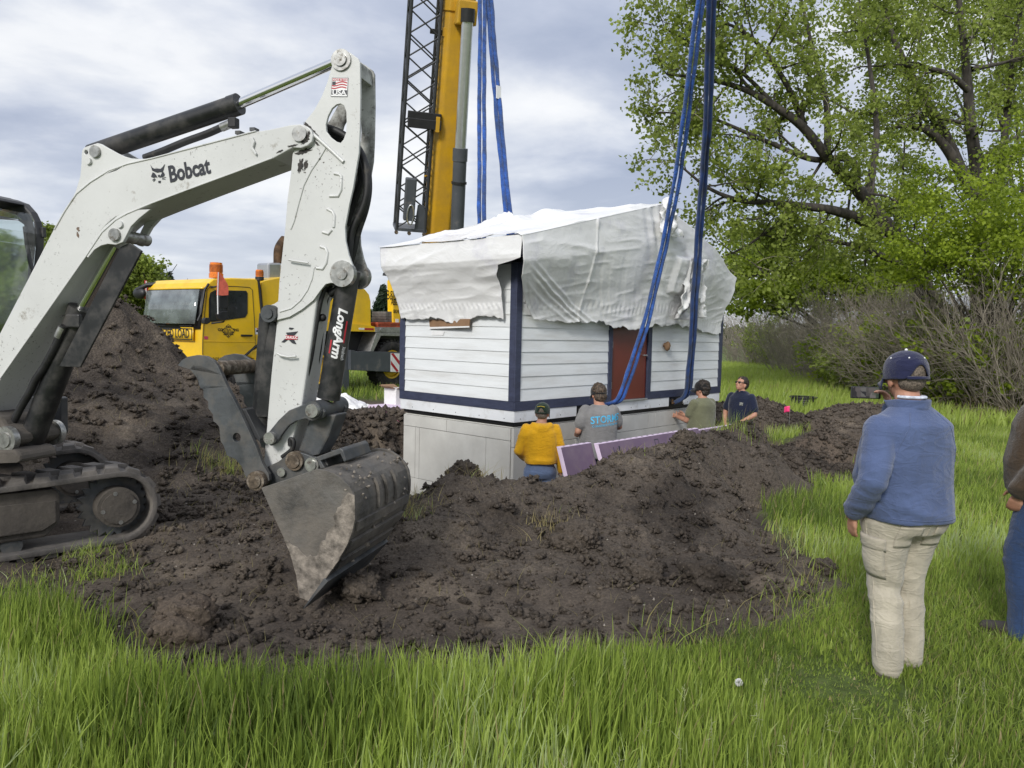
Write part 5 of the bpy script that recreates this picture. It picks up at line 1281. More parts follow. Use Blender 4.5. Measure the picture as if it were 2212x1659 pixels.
# undercarriage: the tracks point away from the camera to the right
G1, G2 = at_z(0, 1205, 0.02), at_z(275, 1160, 0.02)
TA = np.array([0.74, 0.67, 0]); TA /= np.linalg.norm(TA); TB = np.array([-TA[1], TA[0], 0])
T0 = at_z(150, 1192, 0.02); T0[2] = 0.0
HUB = on_plane(258, 1090, T0, TB); hu = (HUB - T0) @ TA; TR = 0.305; hz0 = HUB[2]
def t3(u, v, w): return T0 + TA * u + TB * w + EZ * v
def track(w0, w1, name_lbl):
    # belt path: round the hub in front, idler far behind; slight sag on top
    cx_, cz = hu, TR + 0.02; back = hu - 2.9
    pts = []
    for a in np.linspace(-90, 90, 15): pts.append((cx_ + TR * math.cos(R(a)), cz + TR * math.sin(R(a))))
    for k in np.linspace(0.06, 0.94, 12): pts.append((cx_ + (back - cx_) * k, cz + TR - 0.045 * math.sin(k * math.pi)))
    for a in np.linspace(90, 270, 15): pts.append((back + TR * math.cos(R(a)), cz + TR * math.sin(R(a))))
    for k in np.linspace(0.06, 0.94, 12): pts.append((back + (cx_ - back) * k, cz - TR))
    pts = np.array(pts); n = len(pts)
    d = np.roll(pts, -1, 0) - np.roll(pts, 1, 0); d /= np.linalg.norm(d, axis=1)[:, None]; nn = np.stack([d[:, 1], -d[:, 0]], 1)
    mb = MB(); vs = []
    for i in range(n):
        for off, w in ((0, w0), (0.0, w1), (-0.045, w1), (-0.045, w0)):
            q = pts[i] + nn[i] * off; vs.append(t3(q[0], q[1], w))
    fs = []
    for i in range(n):
        j = (i + 1) % n
        for k in range(4): fs.append((i * 4 + k, i * 4 + (k + 1) % 4, j * 4 + (k + 1) % 4, j * 4 + k))
    belt = mb.add(vs, fs, True).build('track_belt', M_TRACK, ex, bevel=0.006)
    # tread blocks: two staggered rows
    seg = np.linalg.norm(np.roll(pts, -1, 0) - pts, axis=1); cum = np.r_[0, np.cumsum(seg)]; tot = cum[-1]; nb = int(tot / 0.165)
    closed = np.vstack([pts, pts[:1]])
    def at(s): return np.array([np.interp(s % tot, cum, closed[:, 0]), np.interp(s % tot, cum, closed[:, 1])])
    wm = (w0 + w1) / 2
    for r_, (wa, wb) in enumerate(((w0 + 0.006, wm + 0.02), (wm - 0.0 + 0.025, w1 - 0.006))):
        for i in range(nb):
            s = (i + 0.5 * r_) * tot / nb
            P = [at(s - 0.062), at(s), at(s + 0.062)]
            dd = P[2] - P[0]; dd /= np.linalg.norm(dd); no = np.array([dd[1], -dd[0]])
            if P[1][0] < hu - 1.9: continue
            g = MB(); lo_ = []; hi_ = []
            for p, k in ((P[0], 0.8), (P[2], 0.8)):
                for w in (wa, wb):
                    sk = 0.05 * (1 if (w == wb) == (r_ == 0) else 0)
                    lo_.append(t3(p[0] - dd[0] * sk, p[1] - dd[1] * sk, w)); q = p + no * 0.034 - (p - P[1]) * 0.22
                    hi_.append(t3(q[0] - dd[0] * sk, q[1] - dd[1] * sk, w + (0.012 if w == wa else -0.012)))
            g.hexa([lo_[0], lo_[2], lo_[3], lo_[1]], [hi_[0], hi_[2], hi_[3], hi_[1]])
            g.build('tread_block', M_TRACK, belt)
    return belt
bn = track(0.0, 0.44, 'near'); 
track(1.50, 1.94, 'far')
for w0 in (0.06, 1.56):
    fr = MB().prism([(hu - 2.9, 0.13), (hu - 0.52, 0.15), (hu - 0.42, 0.26), (hu - 0.42, 0.50), (hu - 0.47, 0.53), (hu - 2.9, 0.55)], t3, w0, w0 + 0.30).build('track_frame', M_MUD, ex, bevel=0.02)
    MB().prism([(hu - 2.9, 0.19), (hu - 0.55, 0.21), (hu - 0.45, 0.27), (hu - 0.45, 0.44), (hu - 2.9, 0.47)], t3, w0 - 0.03, w0).build('frame_cover', M_MUD, fr, bevel=0.01)
    cz = TR + 0.02; sp = []
    for i in range(44):
        a = 2 * math.pi * i / 44; r_ = 0.285 if i % 2 == 0 else 0.235; sp.append((hu + r_ * math.cos(a), cz + r_ * math.sin(a)))
    spk = MB().prism(sp, t3, w0 + 0.10, w0 + 0.14).build('sprocket', M_STEEL, ex, bevel=0.004)
    c = t3(hu, cz, w0)
    MB().cyl(c - TB * 0.045, c + TB * 0.25, 0.165, 32).build('hub_drum', M_MUD, spk, bevel=0.02)
    MB().cyl(c - TB * 0.058, c - TB * 0.040, 0.135, 32).build('hub_cap', M_MUD, spk, bevel=0.006)
    for a in (0.3, 1.8, 3.3, 4.8):
        q = t3(hu + 0.125 * math.cos(a), cz + 0.125 * math.sin(a), w0 - 0.060); MB().cyl(q, q + TB * 0.01, 0.018, 8).build('hub_bolt', M_PIN, spk)
    for k in (0.75, 1.15, 1.55, 1.95):
        q = t3(hu - k, 0.115, w0 + 0.02); MB().cyl(q, q + TB * 0.3, 0.075, 18).build('roller', M_STEEL, fr)
MB().prism([(hu - 2.3, 0.35), (hu - 0.95, 0.35), (hu - 0.95, 0.62), (hu - 2.3, 0.66)], t3, 0.35, 1.60).build('car_body', M_MUD, ex, bevel=0.04)
c = t3(hu - 1.55, 0.66, 0.97); MB().cyl(c, c + EZ * 0.10, 0.45, 32).build('slew_ring', M_STEEL, ex)
# cab on the far side of the boom
CBN, CBF = 0.82, 1.80
def cabp(x, y): return xf(CBN)([(x, y)])[0]
post = [(-60, 425), (0, 427), (42, 433), (66, 442), (82, 460), (92, 481), (97, 508), (96, 534), (92, 570), (86, 640), (88, 760), (74, 760), (70, 660), (75, 580), (76, 545), (72, 510), (66, 488), (50, 477), (0, 473), (-60, 471)]
cab = plate('cab', post, CBN, CBN + 0.09, M_DECK, ex, bevel=0.015, ref=CBF)
plate('cab_frame', post, CBF - 0.09, CBF, M_DECK, cab, bevel=0.015, ref=CBF)
plate('cab_roof', [(-900, 424), (0, 426), (42, 432), (66, 441), (70, 447), (30, 455), (-900, 452)], CBN + 0.09, CBF - 0.09, M_DECK, cab, bevel=0.01, ref=CBF)
plate('front_glass', [(84, 466), (90, 482), (95, 508), (94, 534), (84, 640), (84, 760), (81, 760), (81, 640), (91, 534), (92, 508), (87, 484)], CBN + 0.09, CBF - 0.09, M_GLASS, cab, bevel=0, ref=CBF)
plate('roof_glass', [(-60, 431), (0, 432), (40, 438), (60, 446), (67, 458), (66, 471), (52, 472), (0, 466), (-60, 462)], CBF - 0.004, CBF - 0.001, M_GLASS, cab, bevel=0, ref=CBF)
plate('side_glass', [(-60, 474), (0, 475), (50, 479), (66, 490), (71, 510), (74, 545), (73, 580), (69, 660), (72, 760), (-60, 760)], CBF - 0.05, CBF - 0.044, M_GLASS, cab, bevel=0, ref=CBF)
plate('cab_floor', [(-900, 770), (86, 770), (86, 860), (-900, 860)], CBN, CBF, M_DECK, cab, bevel=0.02, ref=CBF)
rib([(52, 490), (57, 530), (66, 570), (74, 590)], CBF - 0.15, 0.02, M_DECK, cab, 'wiper_arm')
MB().box(xp(93, 502, CBF - 0.02), (0.02, 0.02, 0.05), [XA, XB, EZ]).build('cab_hinge', M_DECK, cab, bevel=0.006)
# ------------------------------------------------------------------ yellow mobile crane
M_YEL = mat('crane yellow paint', (0.86, 0.54, 0.012), 0.32, var=0.03, vscale=0.8, coat=0.35, dirt=(0.55, 0.35, 0.05), dirt_amt=0.08, dirt_scale=1.4, dirt_sharp=0.25)
M_YELB = mat('crane boom yellow', (0.62, 0.345, 0.012), 0.38, var=0.06, vscale=0.7, coat=0.2, dirt=(0.34, 0.20, 0.03), dirt_amt=0.16, dirt_scale=1.6, dirt_sharp=0.25)
M_TGREY = mat('crane grey paint', (0.070, 0.078, 0.090), 0.45, var=0.08, vscale=2, dirt=(0.20, 0.18, 0.16), dirt_amt=0.12, dirt_scale=2)
M_TYRE = mat('truck tyre', (0.020, 0.019, 0.019), 0.85, var=0.25, vscale=6, dirt=(0.085, 0.075, 0.065), dirt_amt=0.25, dirt_scale=4)
M_TREADP = mat('chequer plate', (0.42, 0.42, 0.41), 0.45, metal=0.7, var=0.12, vscale=12, bump=0.6, bscale=40, dirt=(0.22, 0.20, 0.17), dirt_amt=0.25, dirt_scale=4)
M_WSCR = mat('windscreen glass', (0.46, 0.52, 0.52), 0.05, var=0.30, vscale=1.2, transm=0.62, spec=0.8)
M_DGLS = mat('dark side glass', (0.03, 0.035, 0.04), 0.05, var=0.3, vscale=1.5, spec=0.9)
M_BLK = mat('black plastic', (0.016, 0.016, 0.017), 0.5, var=0.15)
M_AMB = mat('amber lens', (0.75, 0.20, 0.010), 0.2, var=0.15, vscale=20, coat=0.4)
M_FLAG = mat('faded red flag vinyl', (0.80, 0.16, 0.10), 0.55, var=0.12, vscale=8)
M_FLAGR = mat('bright red flag vinyl', (0.62, 0.030, 0.045), 0.5, var=0.1)
M_RUSTP = mat('rusted exhaust', (0.10, 0.058, 0.030), 0.75, metal=0.4, var=0.35, vscale=5)
M_STAIN = mat('brushed steel', (0.55, 0.56, 0.57), 0.3, metal=0.9, var=0.08, vscale=3)
M_ORG = mat('orange shell', (0.72, 0.15, 0.025), 0.35, var=0.04)

KR = np.array([0.57, 0.82, 0]); KR /= np.linalg.norm(KR); KW = np.array([-KR[1], KR[0], 0])
K0 = at_y(436, 770, 18.4); K0[2] = 0.0
def kf(w=0.0):
    P = K0 + KW * w
    def f(pts):
        o = []
        for x, y in pts:
            q = on_plane(x, y, P, KW) - P
            o.append((q @ KR, q[2]))
        return o
    return f
def k3(u, v, w): return K0 + KR * u + KW * w + EZ * v
crane = thing('mobile_crane', 'yellow mobile crane with an oversized load sign behind the soil heap', 'crane', k3(4, 0, 1.25))
def kpl(name, pts, w0, w1, mt, parent, bevel=0.0, holes=(), seg=2):
    return MB().prism(kf(w0)(pts), k3, w0, w1, [kf(w0)(h) for h in holes]).build(name, mt, parent, bevel=bevel, seg=seg)
def kbox(name, u0, u1, w0, w1, v0, v1, mt, parent, bevel=0.01):
    return MB().box(k3((u0 + u1) / 2, (v0 + v1) / 2, (w0 + w1) / 2), (abs(u1 - u0) / 2, abs(w1 - w0) / 2, abs(v1 - v0) / 2), [KR, KW, EZ]).build(name, mt, parent, bevel=bevel)
TWD = 2.55
side = [(436, 800), (436, 704), (440, 660), (447, 622), (452, 610), (462, 602), (500, 600), (551, 602), (558, 606), (563, 660), (571, 736), (556, 744), (540, 760), (528, 785), (524, 800)]
cabt = kpl('cab', side, 0.0, TWD, M_YEL, crane, bevel=0.07, seg=3)
prf = kf(0)(side)
pz = sorted([(v, u) for u, v in prf[:5]])
def ufront(z): return float(np.interp(z, [a for a, b in pz], [b for a, b in pz]))
def front_panel(name, w0, w1, z0, z1, mt, parent, lift, bulge=0.05, n=10):
    mb = MB(); vs = []
    for z in (z0, z1):
        for w in np.linspace(w0, w1, n):
            b = bulge * (1 - ((w - TWD / 2) / (TWD / 2)) ** 2)
            vs.append(k3(ufront(z) - lift - b, z, w))
    mb.add(vs, [(i, i + 1, n + i + 1, n + i) for i in range(n - 1)], True)
    o = mb.build(name, mt, parent); s_ = o.modifiers.new('thickness', 'SOLIDIFY'); s_.thickness = 0.012; s_.offset = -1
    return o
ZW0, ZW1 = kf(0)([(436, 702)])[0][1], kf(0)([(446, 624)])[0][1]
front_panel('screen_surround', 0.03, TWD - 0.03, ZW0 - 0.10, ZW1 + 0.03, M_BLK, cabt, 0.016)
front_panel('windscreen', 0.12, TWD - 0.12, ZW0 + 0.02, ZW1 - 0.02, M_WSCR, cabt, 0.10)
front_panel('sun_visor', 0.05, TWD - 0.05, ZW1 + 0.00, ZW1 + 0.06, M_YEL, cabt, 0.045)
ZS1, ZS0 = kf(0)([(436, 708)])[0][1], kf(0)([(436, 737)])[0][1]
sg = front_panel('sign_board', 0.26, TWD - 0.16, ZS0, ZS1, M_YEL, crane, 0.055, 0.0)
def front_text(txt, size, w, z, xs, bold, mt, parent, lift):
    return lettering('sign_lettering', txt, size, k3(ufront(z) - lift - 0.022, z, w), -KW, EZ, mt, parent, xscale=xs, bold=bold)
def frame_line(w0, w1, z0, z1, t, mt, parent, lift):
    for a, b, c, d in ((w0, w1, z0, z0 + t), (w0, w1, z1 - t, z1), (w0, w0 + t, z0 + t, z1 - t), (w1 - t, w1, z0 + t, z1 - t)):
        kbox('sign_border', ufront(z0) - lift - 0.022, ufront(z0) - lift - 0.012, a, b, c, d, mt, parent, 0)
frame_line(0.29, TWD - 0.19, ZS0 + 0.02, ZS1 - 0.02, 0.022, M_BLK, sg, 0.057)
front_text('OVERSIZED LOAD', 0.315, (0.26 + TWD - 0.16) / 2, (ZS0 + ZS1) / 2, 0.72, 0.003, M_BLK, sg, 0.058)
kbox('bumper', -0.10, 0.3, 0.02, TWD - 0.02, 0.45, 0.95, M_YEL, crane, 0.04)
for w in (0.35, TWD - 0.35): kbox('headlight', -0.125, -0.10, w - 0.17, w + 0.17, 0.62, 0.78, M_STAIN, crane, 0.02)
for w in (0.62, 1.75):
    b_ = k3(ufront(ZW0) - 0.06, ZW0 - 0.03, w); m_ = k3(ufront(ZW0 + 0.22) - 0.075, ZW0 + 0.20, w + 0.25); e_ = m_ + KW * 0.42 + EZ * 0.04
    MB().tube([b_ - KW * 0.30, b_, b_ + KW * 0.2], 0.022, 8).tube([b_, m_], 0.012, 6).tube([m_ - KW * 0.35, m_, e_], 0.012, 6).build('wiper', M_BLK, cabt)
kbox('dashboard', 0.25, 0.75, 0.15, TWD - 0.15, ZW0 - 0.15, ZW0 + 0.04, M_BLK, cabt, 0.03)
hat = MB().ball(k3(ufront(ZW0 + 0.12) - 0.085, ZW0 + 0.12, 1.35), (0.04, 0.18, 0.12), 14, [KR, KW, EZ]).build('hard_hat', M_ORG, None)
tag(hat, 'orange hard hat on the dashboard behind the yellow cab windscreen', 'hard hat')
# side window, door seam, handle and stickers
kpl('side_window', cr_(4, [(78, 640), (90, 585), (130, 563), (400, 568), (413, 590), (413, 765), (392, 800), (100, 838), (76, 815)]), -0.010, 0.0, M_BLK, cabt, bevel=0.004)
kpl('window_glass', cr_(4, [(86, 645), (97, 593), (134, 573), (394, 577), (404, 594), (404, 760), (386, 790), (104, 826), (85, 806)]), -0.013, -0.010, M_DGLS, cabt)
def kline(pts, r, mt, parent, name, w=-0.002): return MB().tube([k3(u, v, w) for u, v in kf(0)(cr_(4, pts))], r, 6).build(name, mt, parent)
kline([(22, 1120), (22, 1000), (40, 760), (62, 560), (90, 530), (300, 530), (430, 540), (452, 560), (468, 800), (478, 1005), (478, 1040), (440, 1075), (385, 1122)], 0.008, M_BLK, cabt, 'door_seam')
kline([(20, 1006), (480, 1010)], 0.006, M_YEL, cabt, 'door_crease', -0.004)
kline([(505, 475), (520, 560), (540, 800), (556, 1000)], 0.045, M_BLK, cabt, 'cab_seal', 0.02)
kline([(556, 1000), (470, 1060), (390, 1130)], 0.030, M_BLK, cabt, 'arch_trim', 0.0)
kline([(75, 508), (40, 560), (10, 760), (-20, 830)], 0.030, M_BLK, cabt, 'pillar_trim', 0.0)
kpl('door_handle', cr_(4, [(358, 946), (455, 948), (458, 958), (440, 964), (360, 963)]), -0.035, 0.0, M_BLK, cabt, bevel=0.008)
wst = kpl('warning_sticker', cr_(4, [(478, 890), (535, 890), (536, 945), (480, 945)]), -0.004, -0.001, M_DECW, cabt)
dmd = kpl('company_diamond', cr_(4, [(245, 855), (302, 915), (245, 978), (188, 915)]), -0.004, -0.002, M_BLK, crane)
kpl('diamond_face', cr_(4, [(245, 861), (296, 915), (245, 972), (194, 915)]), -0.006, -0.004, M_YEL, dmd)
def side_text(name, txt, size, px, py, xs, parent, w=-0.007, bold=0.003, mt=None, dv=0.0):
    u, v = kf(0)(cr_(4, [(px, py)]))[0]
    return lettering(name, txt, size, k3(u, v, w), KR, EZ, mt or M_BLK, parent, xscale=xs, bold=bold)
for t_, y, s_ in (('B&B', 881, 0.085), ('CONTRACTING', 907, 0.095), ('605-225-3484', 927, 0.06), ('ABERDEEN', 944, 0.06), ('SD', 960, 0.05)):
    side_text('door_lettering', t_, s_, 245, y, 0.95 if s_ < 0.09 else 0.86, dmd)
side_text('number_lettering', 'DOT', 0.105, 62, 1160, 0.85, cabt, -0.003); side_text('number_lettering', '1156224', 0.105, 130, 1160, 0.85, cabt, -0.003)
kpl('red_sticker', cr_(4, [(36, 960), (70, 962), (70, 989), (37, 988)]), -0.004, -0.001, mat('pink sticker', (0.70, 0.08, 0.16), 0.5, var=0.1), cabt)
kpl('cap_strip', cr_(4, [(490, 893), (528, 893), (528, 902), (490, 902)]), -0.006, -0.004, M_RED, wst)
kpl('camera_symbol', cr_(4, [(486, 908), (505, 908), (507, 914), (516, 906), (528, 914), (527, 928), (512, 932), (500, 926), (486, 924)]), -0.006, -0.004, M_BLK, wst)
# mirrors, aerial, beacons and flags
kpl('mirror', cr_(4, [(165, 615), (200, 604), (246, 604), (246, 712), (230, 722), (165, 718)]), -0.42, -0.30, M_BLK, crane, bevel=0.03)
kpl('mirror', cr_(4, [(150, 765), (190, 742), (244, 742), (246, 812), (225, 824), (165, 818)]), -0.42, -0.30, M_BLK, crane, bevel=0.03)
kpl('mirror', cr_(4, [(34, 818), (50, 800), (96, 802), (98, 838), (66, 858), (36, 852)]), -0.34, -0.22, M_BLK, crane, bevel=0.02)
MB().tube([k3(*kf(0)(cr_(4, [p]))[0], w) for p, w in (((95, 540), 0.0), ((130, 525), -0.28), ((152, 600), -0.36), ((155, 780), -0.36), ((140, 835), -0.30), ((90, 850), -0.05))], 0.022, 8).build('mirror_arm', M_BLK, crane)
MB().tube([k3(*kf(0)(cr_(3, [p]))[0], w) for p, w in (((1630, 675), 0.9), ((1714, 545), 0.9))], 0.008, 6).build('aerial', M_BLK, crane)
def beacon(px, py, w, r, h, small=False):
    u, v = kf(w)(cr_(4, [(px, py)]))[0]
    b = MB().cyl(k3(u, v - 0.02, w), k3(u, v + h * 0.25, w), r * 1.1, 16).build('beacon', M_BLK if small else M_AMB, crane)
    MB().cyl(k3(u, v + h * 0.25, w), k3(u, v + h, w), r, 16, r * 0.94).build('beacon_lens', M_AMB, b, bevel=0.012)
    MB().cyl(k3(u, v + h * 0.35, w), k3(u, v + h * 0.85, w), r * 1.03, 16).build('lens_band', mat('dark amber', (0.42, 0.10, 0.006), 0.3, var=0.2, vscale=12), b)
beacon(140, 452, 0.25, 0.155, 0.36); beacon(515, 468, 0.20, 0.10, 0.24, True)
fg = thing('warning_flag', 'faded red plastic flag on the door side mirror of the yellow cab', 'flag', k3(0, 1, -0.4), 'red warning flags on the crane cab')
fu = kf(-0.46)(cr_(4, [(150, 408), (166, 410), (205, 455), (243, 520), (246, 560), (244, 606), (200, 610), (143, 606)]))
MB().prism(fu, k3, -0.465, -0.455).build('flag_cloth', M_FLAG, fg, bevel=0.002)
MB().tube([k3(*kf(-0.46)(cr_(4, [p]))[0], -0.46) for p in ((158, 410), (152, 608), (155, 770))], 0.014, 8).build('pole', M_WHITE, fg)
fg2 = thing('warning_flag', 'bright red flag on the far mirror of the yellow cab', 'flag', k3(0, 1, TWD + 0.3), 'red warning flags on the crane cab')
ff_ = lambda p: cr_(3, [p])[0]
def k_at(p, w): u, v = kf(w)([p])[0]; return k3(u, v, w)
MB().tube([k_at(ff_((1262, 700)), TWD + 0.35), k_at(ff_((1262, 900)), TWD + 0.35), k_at(ff_((1266, 1010)), TWD + 0.35)], 0.02, 8).build('pole', M_WHITE, fg2)
MB().prism(kf(TWD + 0.34)([ff_(p) for p in ((1252, 693), (1270, 697), (1285, 790), (1296, 860), (1272, 880), (1232, 820), (1256, 800))]), k3, TWD + 0.34, TWD + 0.36).build('flag_cloth', M_FLAGR, fg2)
mk = MB().tube([k_at(ff_((1360, 730)), TWD - 0.1), k_at(ff_((1270, 735)), TWD + 0.05), k_at(ff_((1190, 775)), TWD + 0.3)], 0.06, 8).build('mirror_arm', M_BLK, crane)
MB().ball(k_at(ff_((1205, 805)), TWD + 0.3), (0.10, 0.28, 0.16), 12, [KR, KW, EZ]).build('mirror', M_BLK, crane)
kpl('mirror', [ff_(p) for p in ((1285, 790), (1335, 770), (1340, 860), (1300, 890))], TWD + 0.1, TWD + 0.2, M_BLK, crane, bevel=0.02)
MB().tube([k_at(ff_((1360, 760)), -0.0) + KW * 2.3 - KR * 0.35, k_at(ff_((1400, 830)), 0) + KW * 2.0 - KR * 0.75, k_at(ff_((1410, 850)), 0) + KW * 1.95 - KR * 0.75], 0.035, 8).ball(k_at(ff_((1408, 868)), 0) + KW * 1.95 - KR * 0.75, (0.05, 0.19, 0.21), 12, [KR, KW, EZ]).build('front_mirror', M_BLK, crane)
# housings behind the cab
kpl('engine_housing', cr_(4, [(530, 490), (560, 478), (700, 450), (1300, 440), (1360, 530), (1425, 555), (1462, 600), (1476, 660), (1478, 872), (1300, 880), (560, 880), (545, 700)]), 0.05, TWD - 0.05, M_YEL, crane, bevel=0.06)
kpl('deck_skirt', cr_(4, [(560, 850), (1290, 830), (1300, 850), (1475, 868), (1510, 880), (1512, 922), (1080, 915), (560, 905)]), -0.01, TWD, M_YEL, crane, bevel=0.02)
kpl('reflector', cr_(4, [(1424, 890), (1500, 892), (1500, 909), (1424, 907)]), -0.018, -0.010, M_RED, crane)
kpl('reflector', cr_(4, [(1374, 888), (1422, 890), (1422, 906), (1374, 904)]), -0.018, -0.010, M_DECW, crane)
kpl('front_wing', cr_(4, [(405, 1130), (440, 1090), (500, 1065), (552, 1064), (558, 1000), (640, 990), (640, 1250), (520, 1250), (500, 1200), (470, 1160)]), 0.0, 0.7, M_YEL, crane, bevel=0.03)
kpl('chassis', cr_(4, [(300, 1010), (1080, 920), (1760, 930), (2600, 960), (2600, 1150), (1000, 1260), (300, 1330)]), 0.55, TWD - 0.55, M_BLK, crane, bevel=0.02)
kpl('deck_plate', cr_(4, [(1512, 882), (1740, 884), (2600, 900), (2600, 945), (1740, 932), (1514, 928)]), -0.02, TWD, M_TREADP, crane, bevel=0.01)
kpl('wheel_arch', cr_(4, [(1525, 930), (1740, 934), (1740, 962), (1565, 958), (1500, 1092), (1470, 1092)]), -0.015, 0.6, M_TREADP, crane, bevel=0.01)
kpl('mud_guard', cr_(4, [(1210, 1010), (1285, 985), (1290, 1430), (1205, 1425)]), 0.0, 0.6, M_TGREY, crane, bevel=0.01)
lamp_u, lamp_v = kf(0)(cr_(4, [(1562, 906)]))[0]
MB().cyl(k3(lamp_u, lamp_v, -0.06), k3(lamp_u, lamp_v, -0.02), 0.06, 16).build('work_lamp', M_STAIN, crane)
ob = kpl('outrigger_box', cr_(4, [(1300, 1080), (1340, 1085), (1350, 1092), (1738, 1098), (1705, 1274), (1300, 1254)]), -0.10, 0.5, M_TGREY, crane, bevel=0.015)
kpl('marker_board', cr_(4, [(1650, 1108), (1740, 1110), (1740, 1272), (1648, 1268)]), -0.112, -0.103, M_DECW, ob)
for q in ([(1650, 1112), (1672, 1108), (1740, 1196), (1740, 1232)], [(1650, 1172), (1718, 1262), (1700, 1270), (1650, 1206)]):
    kpl('red_stripe', cr_(4, q), -0.116, -0.113, M_RED, ob)
def wheel(px, py, rad, w0=0.05):
    u, v = kf(w0)(cr_(4, [(px, py)]))[0]
    c = k3(u, v, w0)
    n = 40; prof_ = [(0.58, 0.05), (0.62, 0.0), (0.90, -0.01), (0.985, 0.04), (1.0, 0.10), (1.0, 0.38), (0.97, 0.44), (0.6, 0.46)]
    mb = MB(); vs = []
    for i in range(n):
        a = 2 * math.pi * i / n
        for r_, w in prof_: vs.append(c + KR * (rad * r_ * math.cos(a)) + EZ * (rad * r_ * math.sin(a)) + KW * w)
    m_ = len(prof_)
    fs = [(i * m_ + k, i * m_ + k + 1, ((i + 1) % n) * m_ + k + 1, ((i + 1) % n) * m_ + k) for i in range(n) for k in range(m_ - 1)]
    wl = mb.add(vs, fs, True).build('wheel', M_TYRE, crane)
    lg = MB()
    for i in range(30):
        a = 2 * math.pi * i / 30
        lg.box(c + (KR * math.cos(a) + EZ * math.sin(a)) * rad * 1.0 + KW * 0.21, (0.03, 0.20, 0.05), [KR * math.cos(a) + EZ * math.sin(a), KW, -KR * math.sin(a) + EZ * math.cos(a)])
    lg.build('tread_blocks', M_TYRE, wl, kind='stuff')
    rm = MB().cyl(c + KW * 0.16, c + KW * 0.2, rad * 0.60, 32).build('rim', M_YEL, wl)
    rg_ = MB(); a_ = np.linspace(0, 2 * math.pi, 33)
    rg_.tube([c + KW * 0.06 + (KR * math.cos(k) + EZ * math.sin(k)) * rad * 0.57 for k in a_], 0.035, 8).build('rim_edge', M_YEL, wl)
    MB().cyl(c + KW * 0.02, c + KW * 0.2, rad * 0.22, 20, rad * 0.27).build('hub', M_YEL, wl, bevel=0.02)
wheel(480, 1330, 0.74); wheel(1022, 1245, 0.74); wheel(1668, 1205, 0.76); wheel(2090, 1190, 0.76)
ex_u, ex_v = kf(0.7)(cr_(4, [(650, 460)]))[0]
kpl('silencer', cr_(4, [(590, 325), (705, 325), (705, 480), (590, 480)]), 0.5, 1.0, M_STAIN, crane, bevel=0.05)
MB().tube(smooth_path([k3(*kf(0.7)(cr_(4, [p]))[0], 0.7) for p in ((678, 330), (678, 215), (700, 170), (735, 125))], 14), 0.135, 16, cap=False).build('exhaust', M_RUSTP, crane)
# timber and slab stacks on the deck
lum = thing('timber_stack', 'orange red planks stacked on the crane deck below the grey blocks', 'timber stack', k_at(cr_(4, [(1600, 880)])[0], 0.2))
M_PLK = mat('orange red painted plank', (0.50, 0.10, 0.045), 0.7, var=0.2, vscale=5)
for i in range(3):
    kpl('plank', cr_(4, [(1534 + i * 2, 842 + i * 15), (1735, 842 + i * 15), (1735, 854 + i * 15), (1534 + i * 2, 854 + i * 15)]), 0.05 + 0.02 * i, 0.9, M_PLK, lum, bevel=0.004)
blk = thing('block_stack', 'short stack of grey blocks on the crane deck beside the yellow housing', 'block stack', k_at(cr_(4, [(1632, 835)])[0], 0.4))
M_GBLK = mat('weathered grey timber', (0.17, 0.165, 0.155), 0.85, var=0.2, vscale=6)
for i in range(4):
    for j in range(2):
        kpl('block', cr_(4, [(1604 + j * 29, 748 + i * 23), (1631 + j * 29, 748 + i * 23), (1631 + j * 29, 769 + i * 23), (1604 + j * 29, 769 + i * 23)]), 0.30, 0.9, M_GBLK, blk, bevel=0.004)
# superstructure and its lettering
sup = kpl('slewing_housing', cr_(4, [(1664, 480), (1690, 452), (1850, 455), (2600, 470), (2600, 850), (1668, 852)]), 0.25, 0.50, M_YEL, crane, bevel=0.03)
side_u = lambda p: kf(0.25)(cr_(4, [p]))[0]
for t_, p, s_ in (('B&B CONTRACTING', (1835, 625), 0.42), ('ABERDEEN, SD 605-225-3484', (1835, 680), 0.26), ('GROVE', (1695, 748), 0.15)):
    u, v = side_u(p); lettering('housing_lettering', t_, s_, k3(u, v, 0.238), KR, EZ, M_BLK, sup, xscale=0.62, bold=0.004)
kpl('panel_seam', cr_(4, [(1664, 572), (1760, 570), (1760, 576), (1664, 578)]), 0.243, 0.25, M_BLK, sup)
kpl('notice', cr_(4, [(1690, 812), (1718, 812), (1718, 848), (1690, 848)]), 0.240, 0.246, M_DECW, sup)
kpl('work_light', cr_(4, [(1620, 412), (1650, 405), (1680, 425), (1676, 442), (1615, 436)]), 0.3, 0.5, M_BLK, crane, bevel=0.01)
MB().tube([k_at(cr_(4, [(1670, 435)])[0], 0.4), k_at(cr_(4, [(1720, 460)])[0], 0.4)], 0.03, 8).build('light_arm', M_BLK, crane)

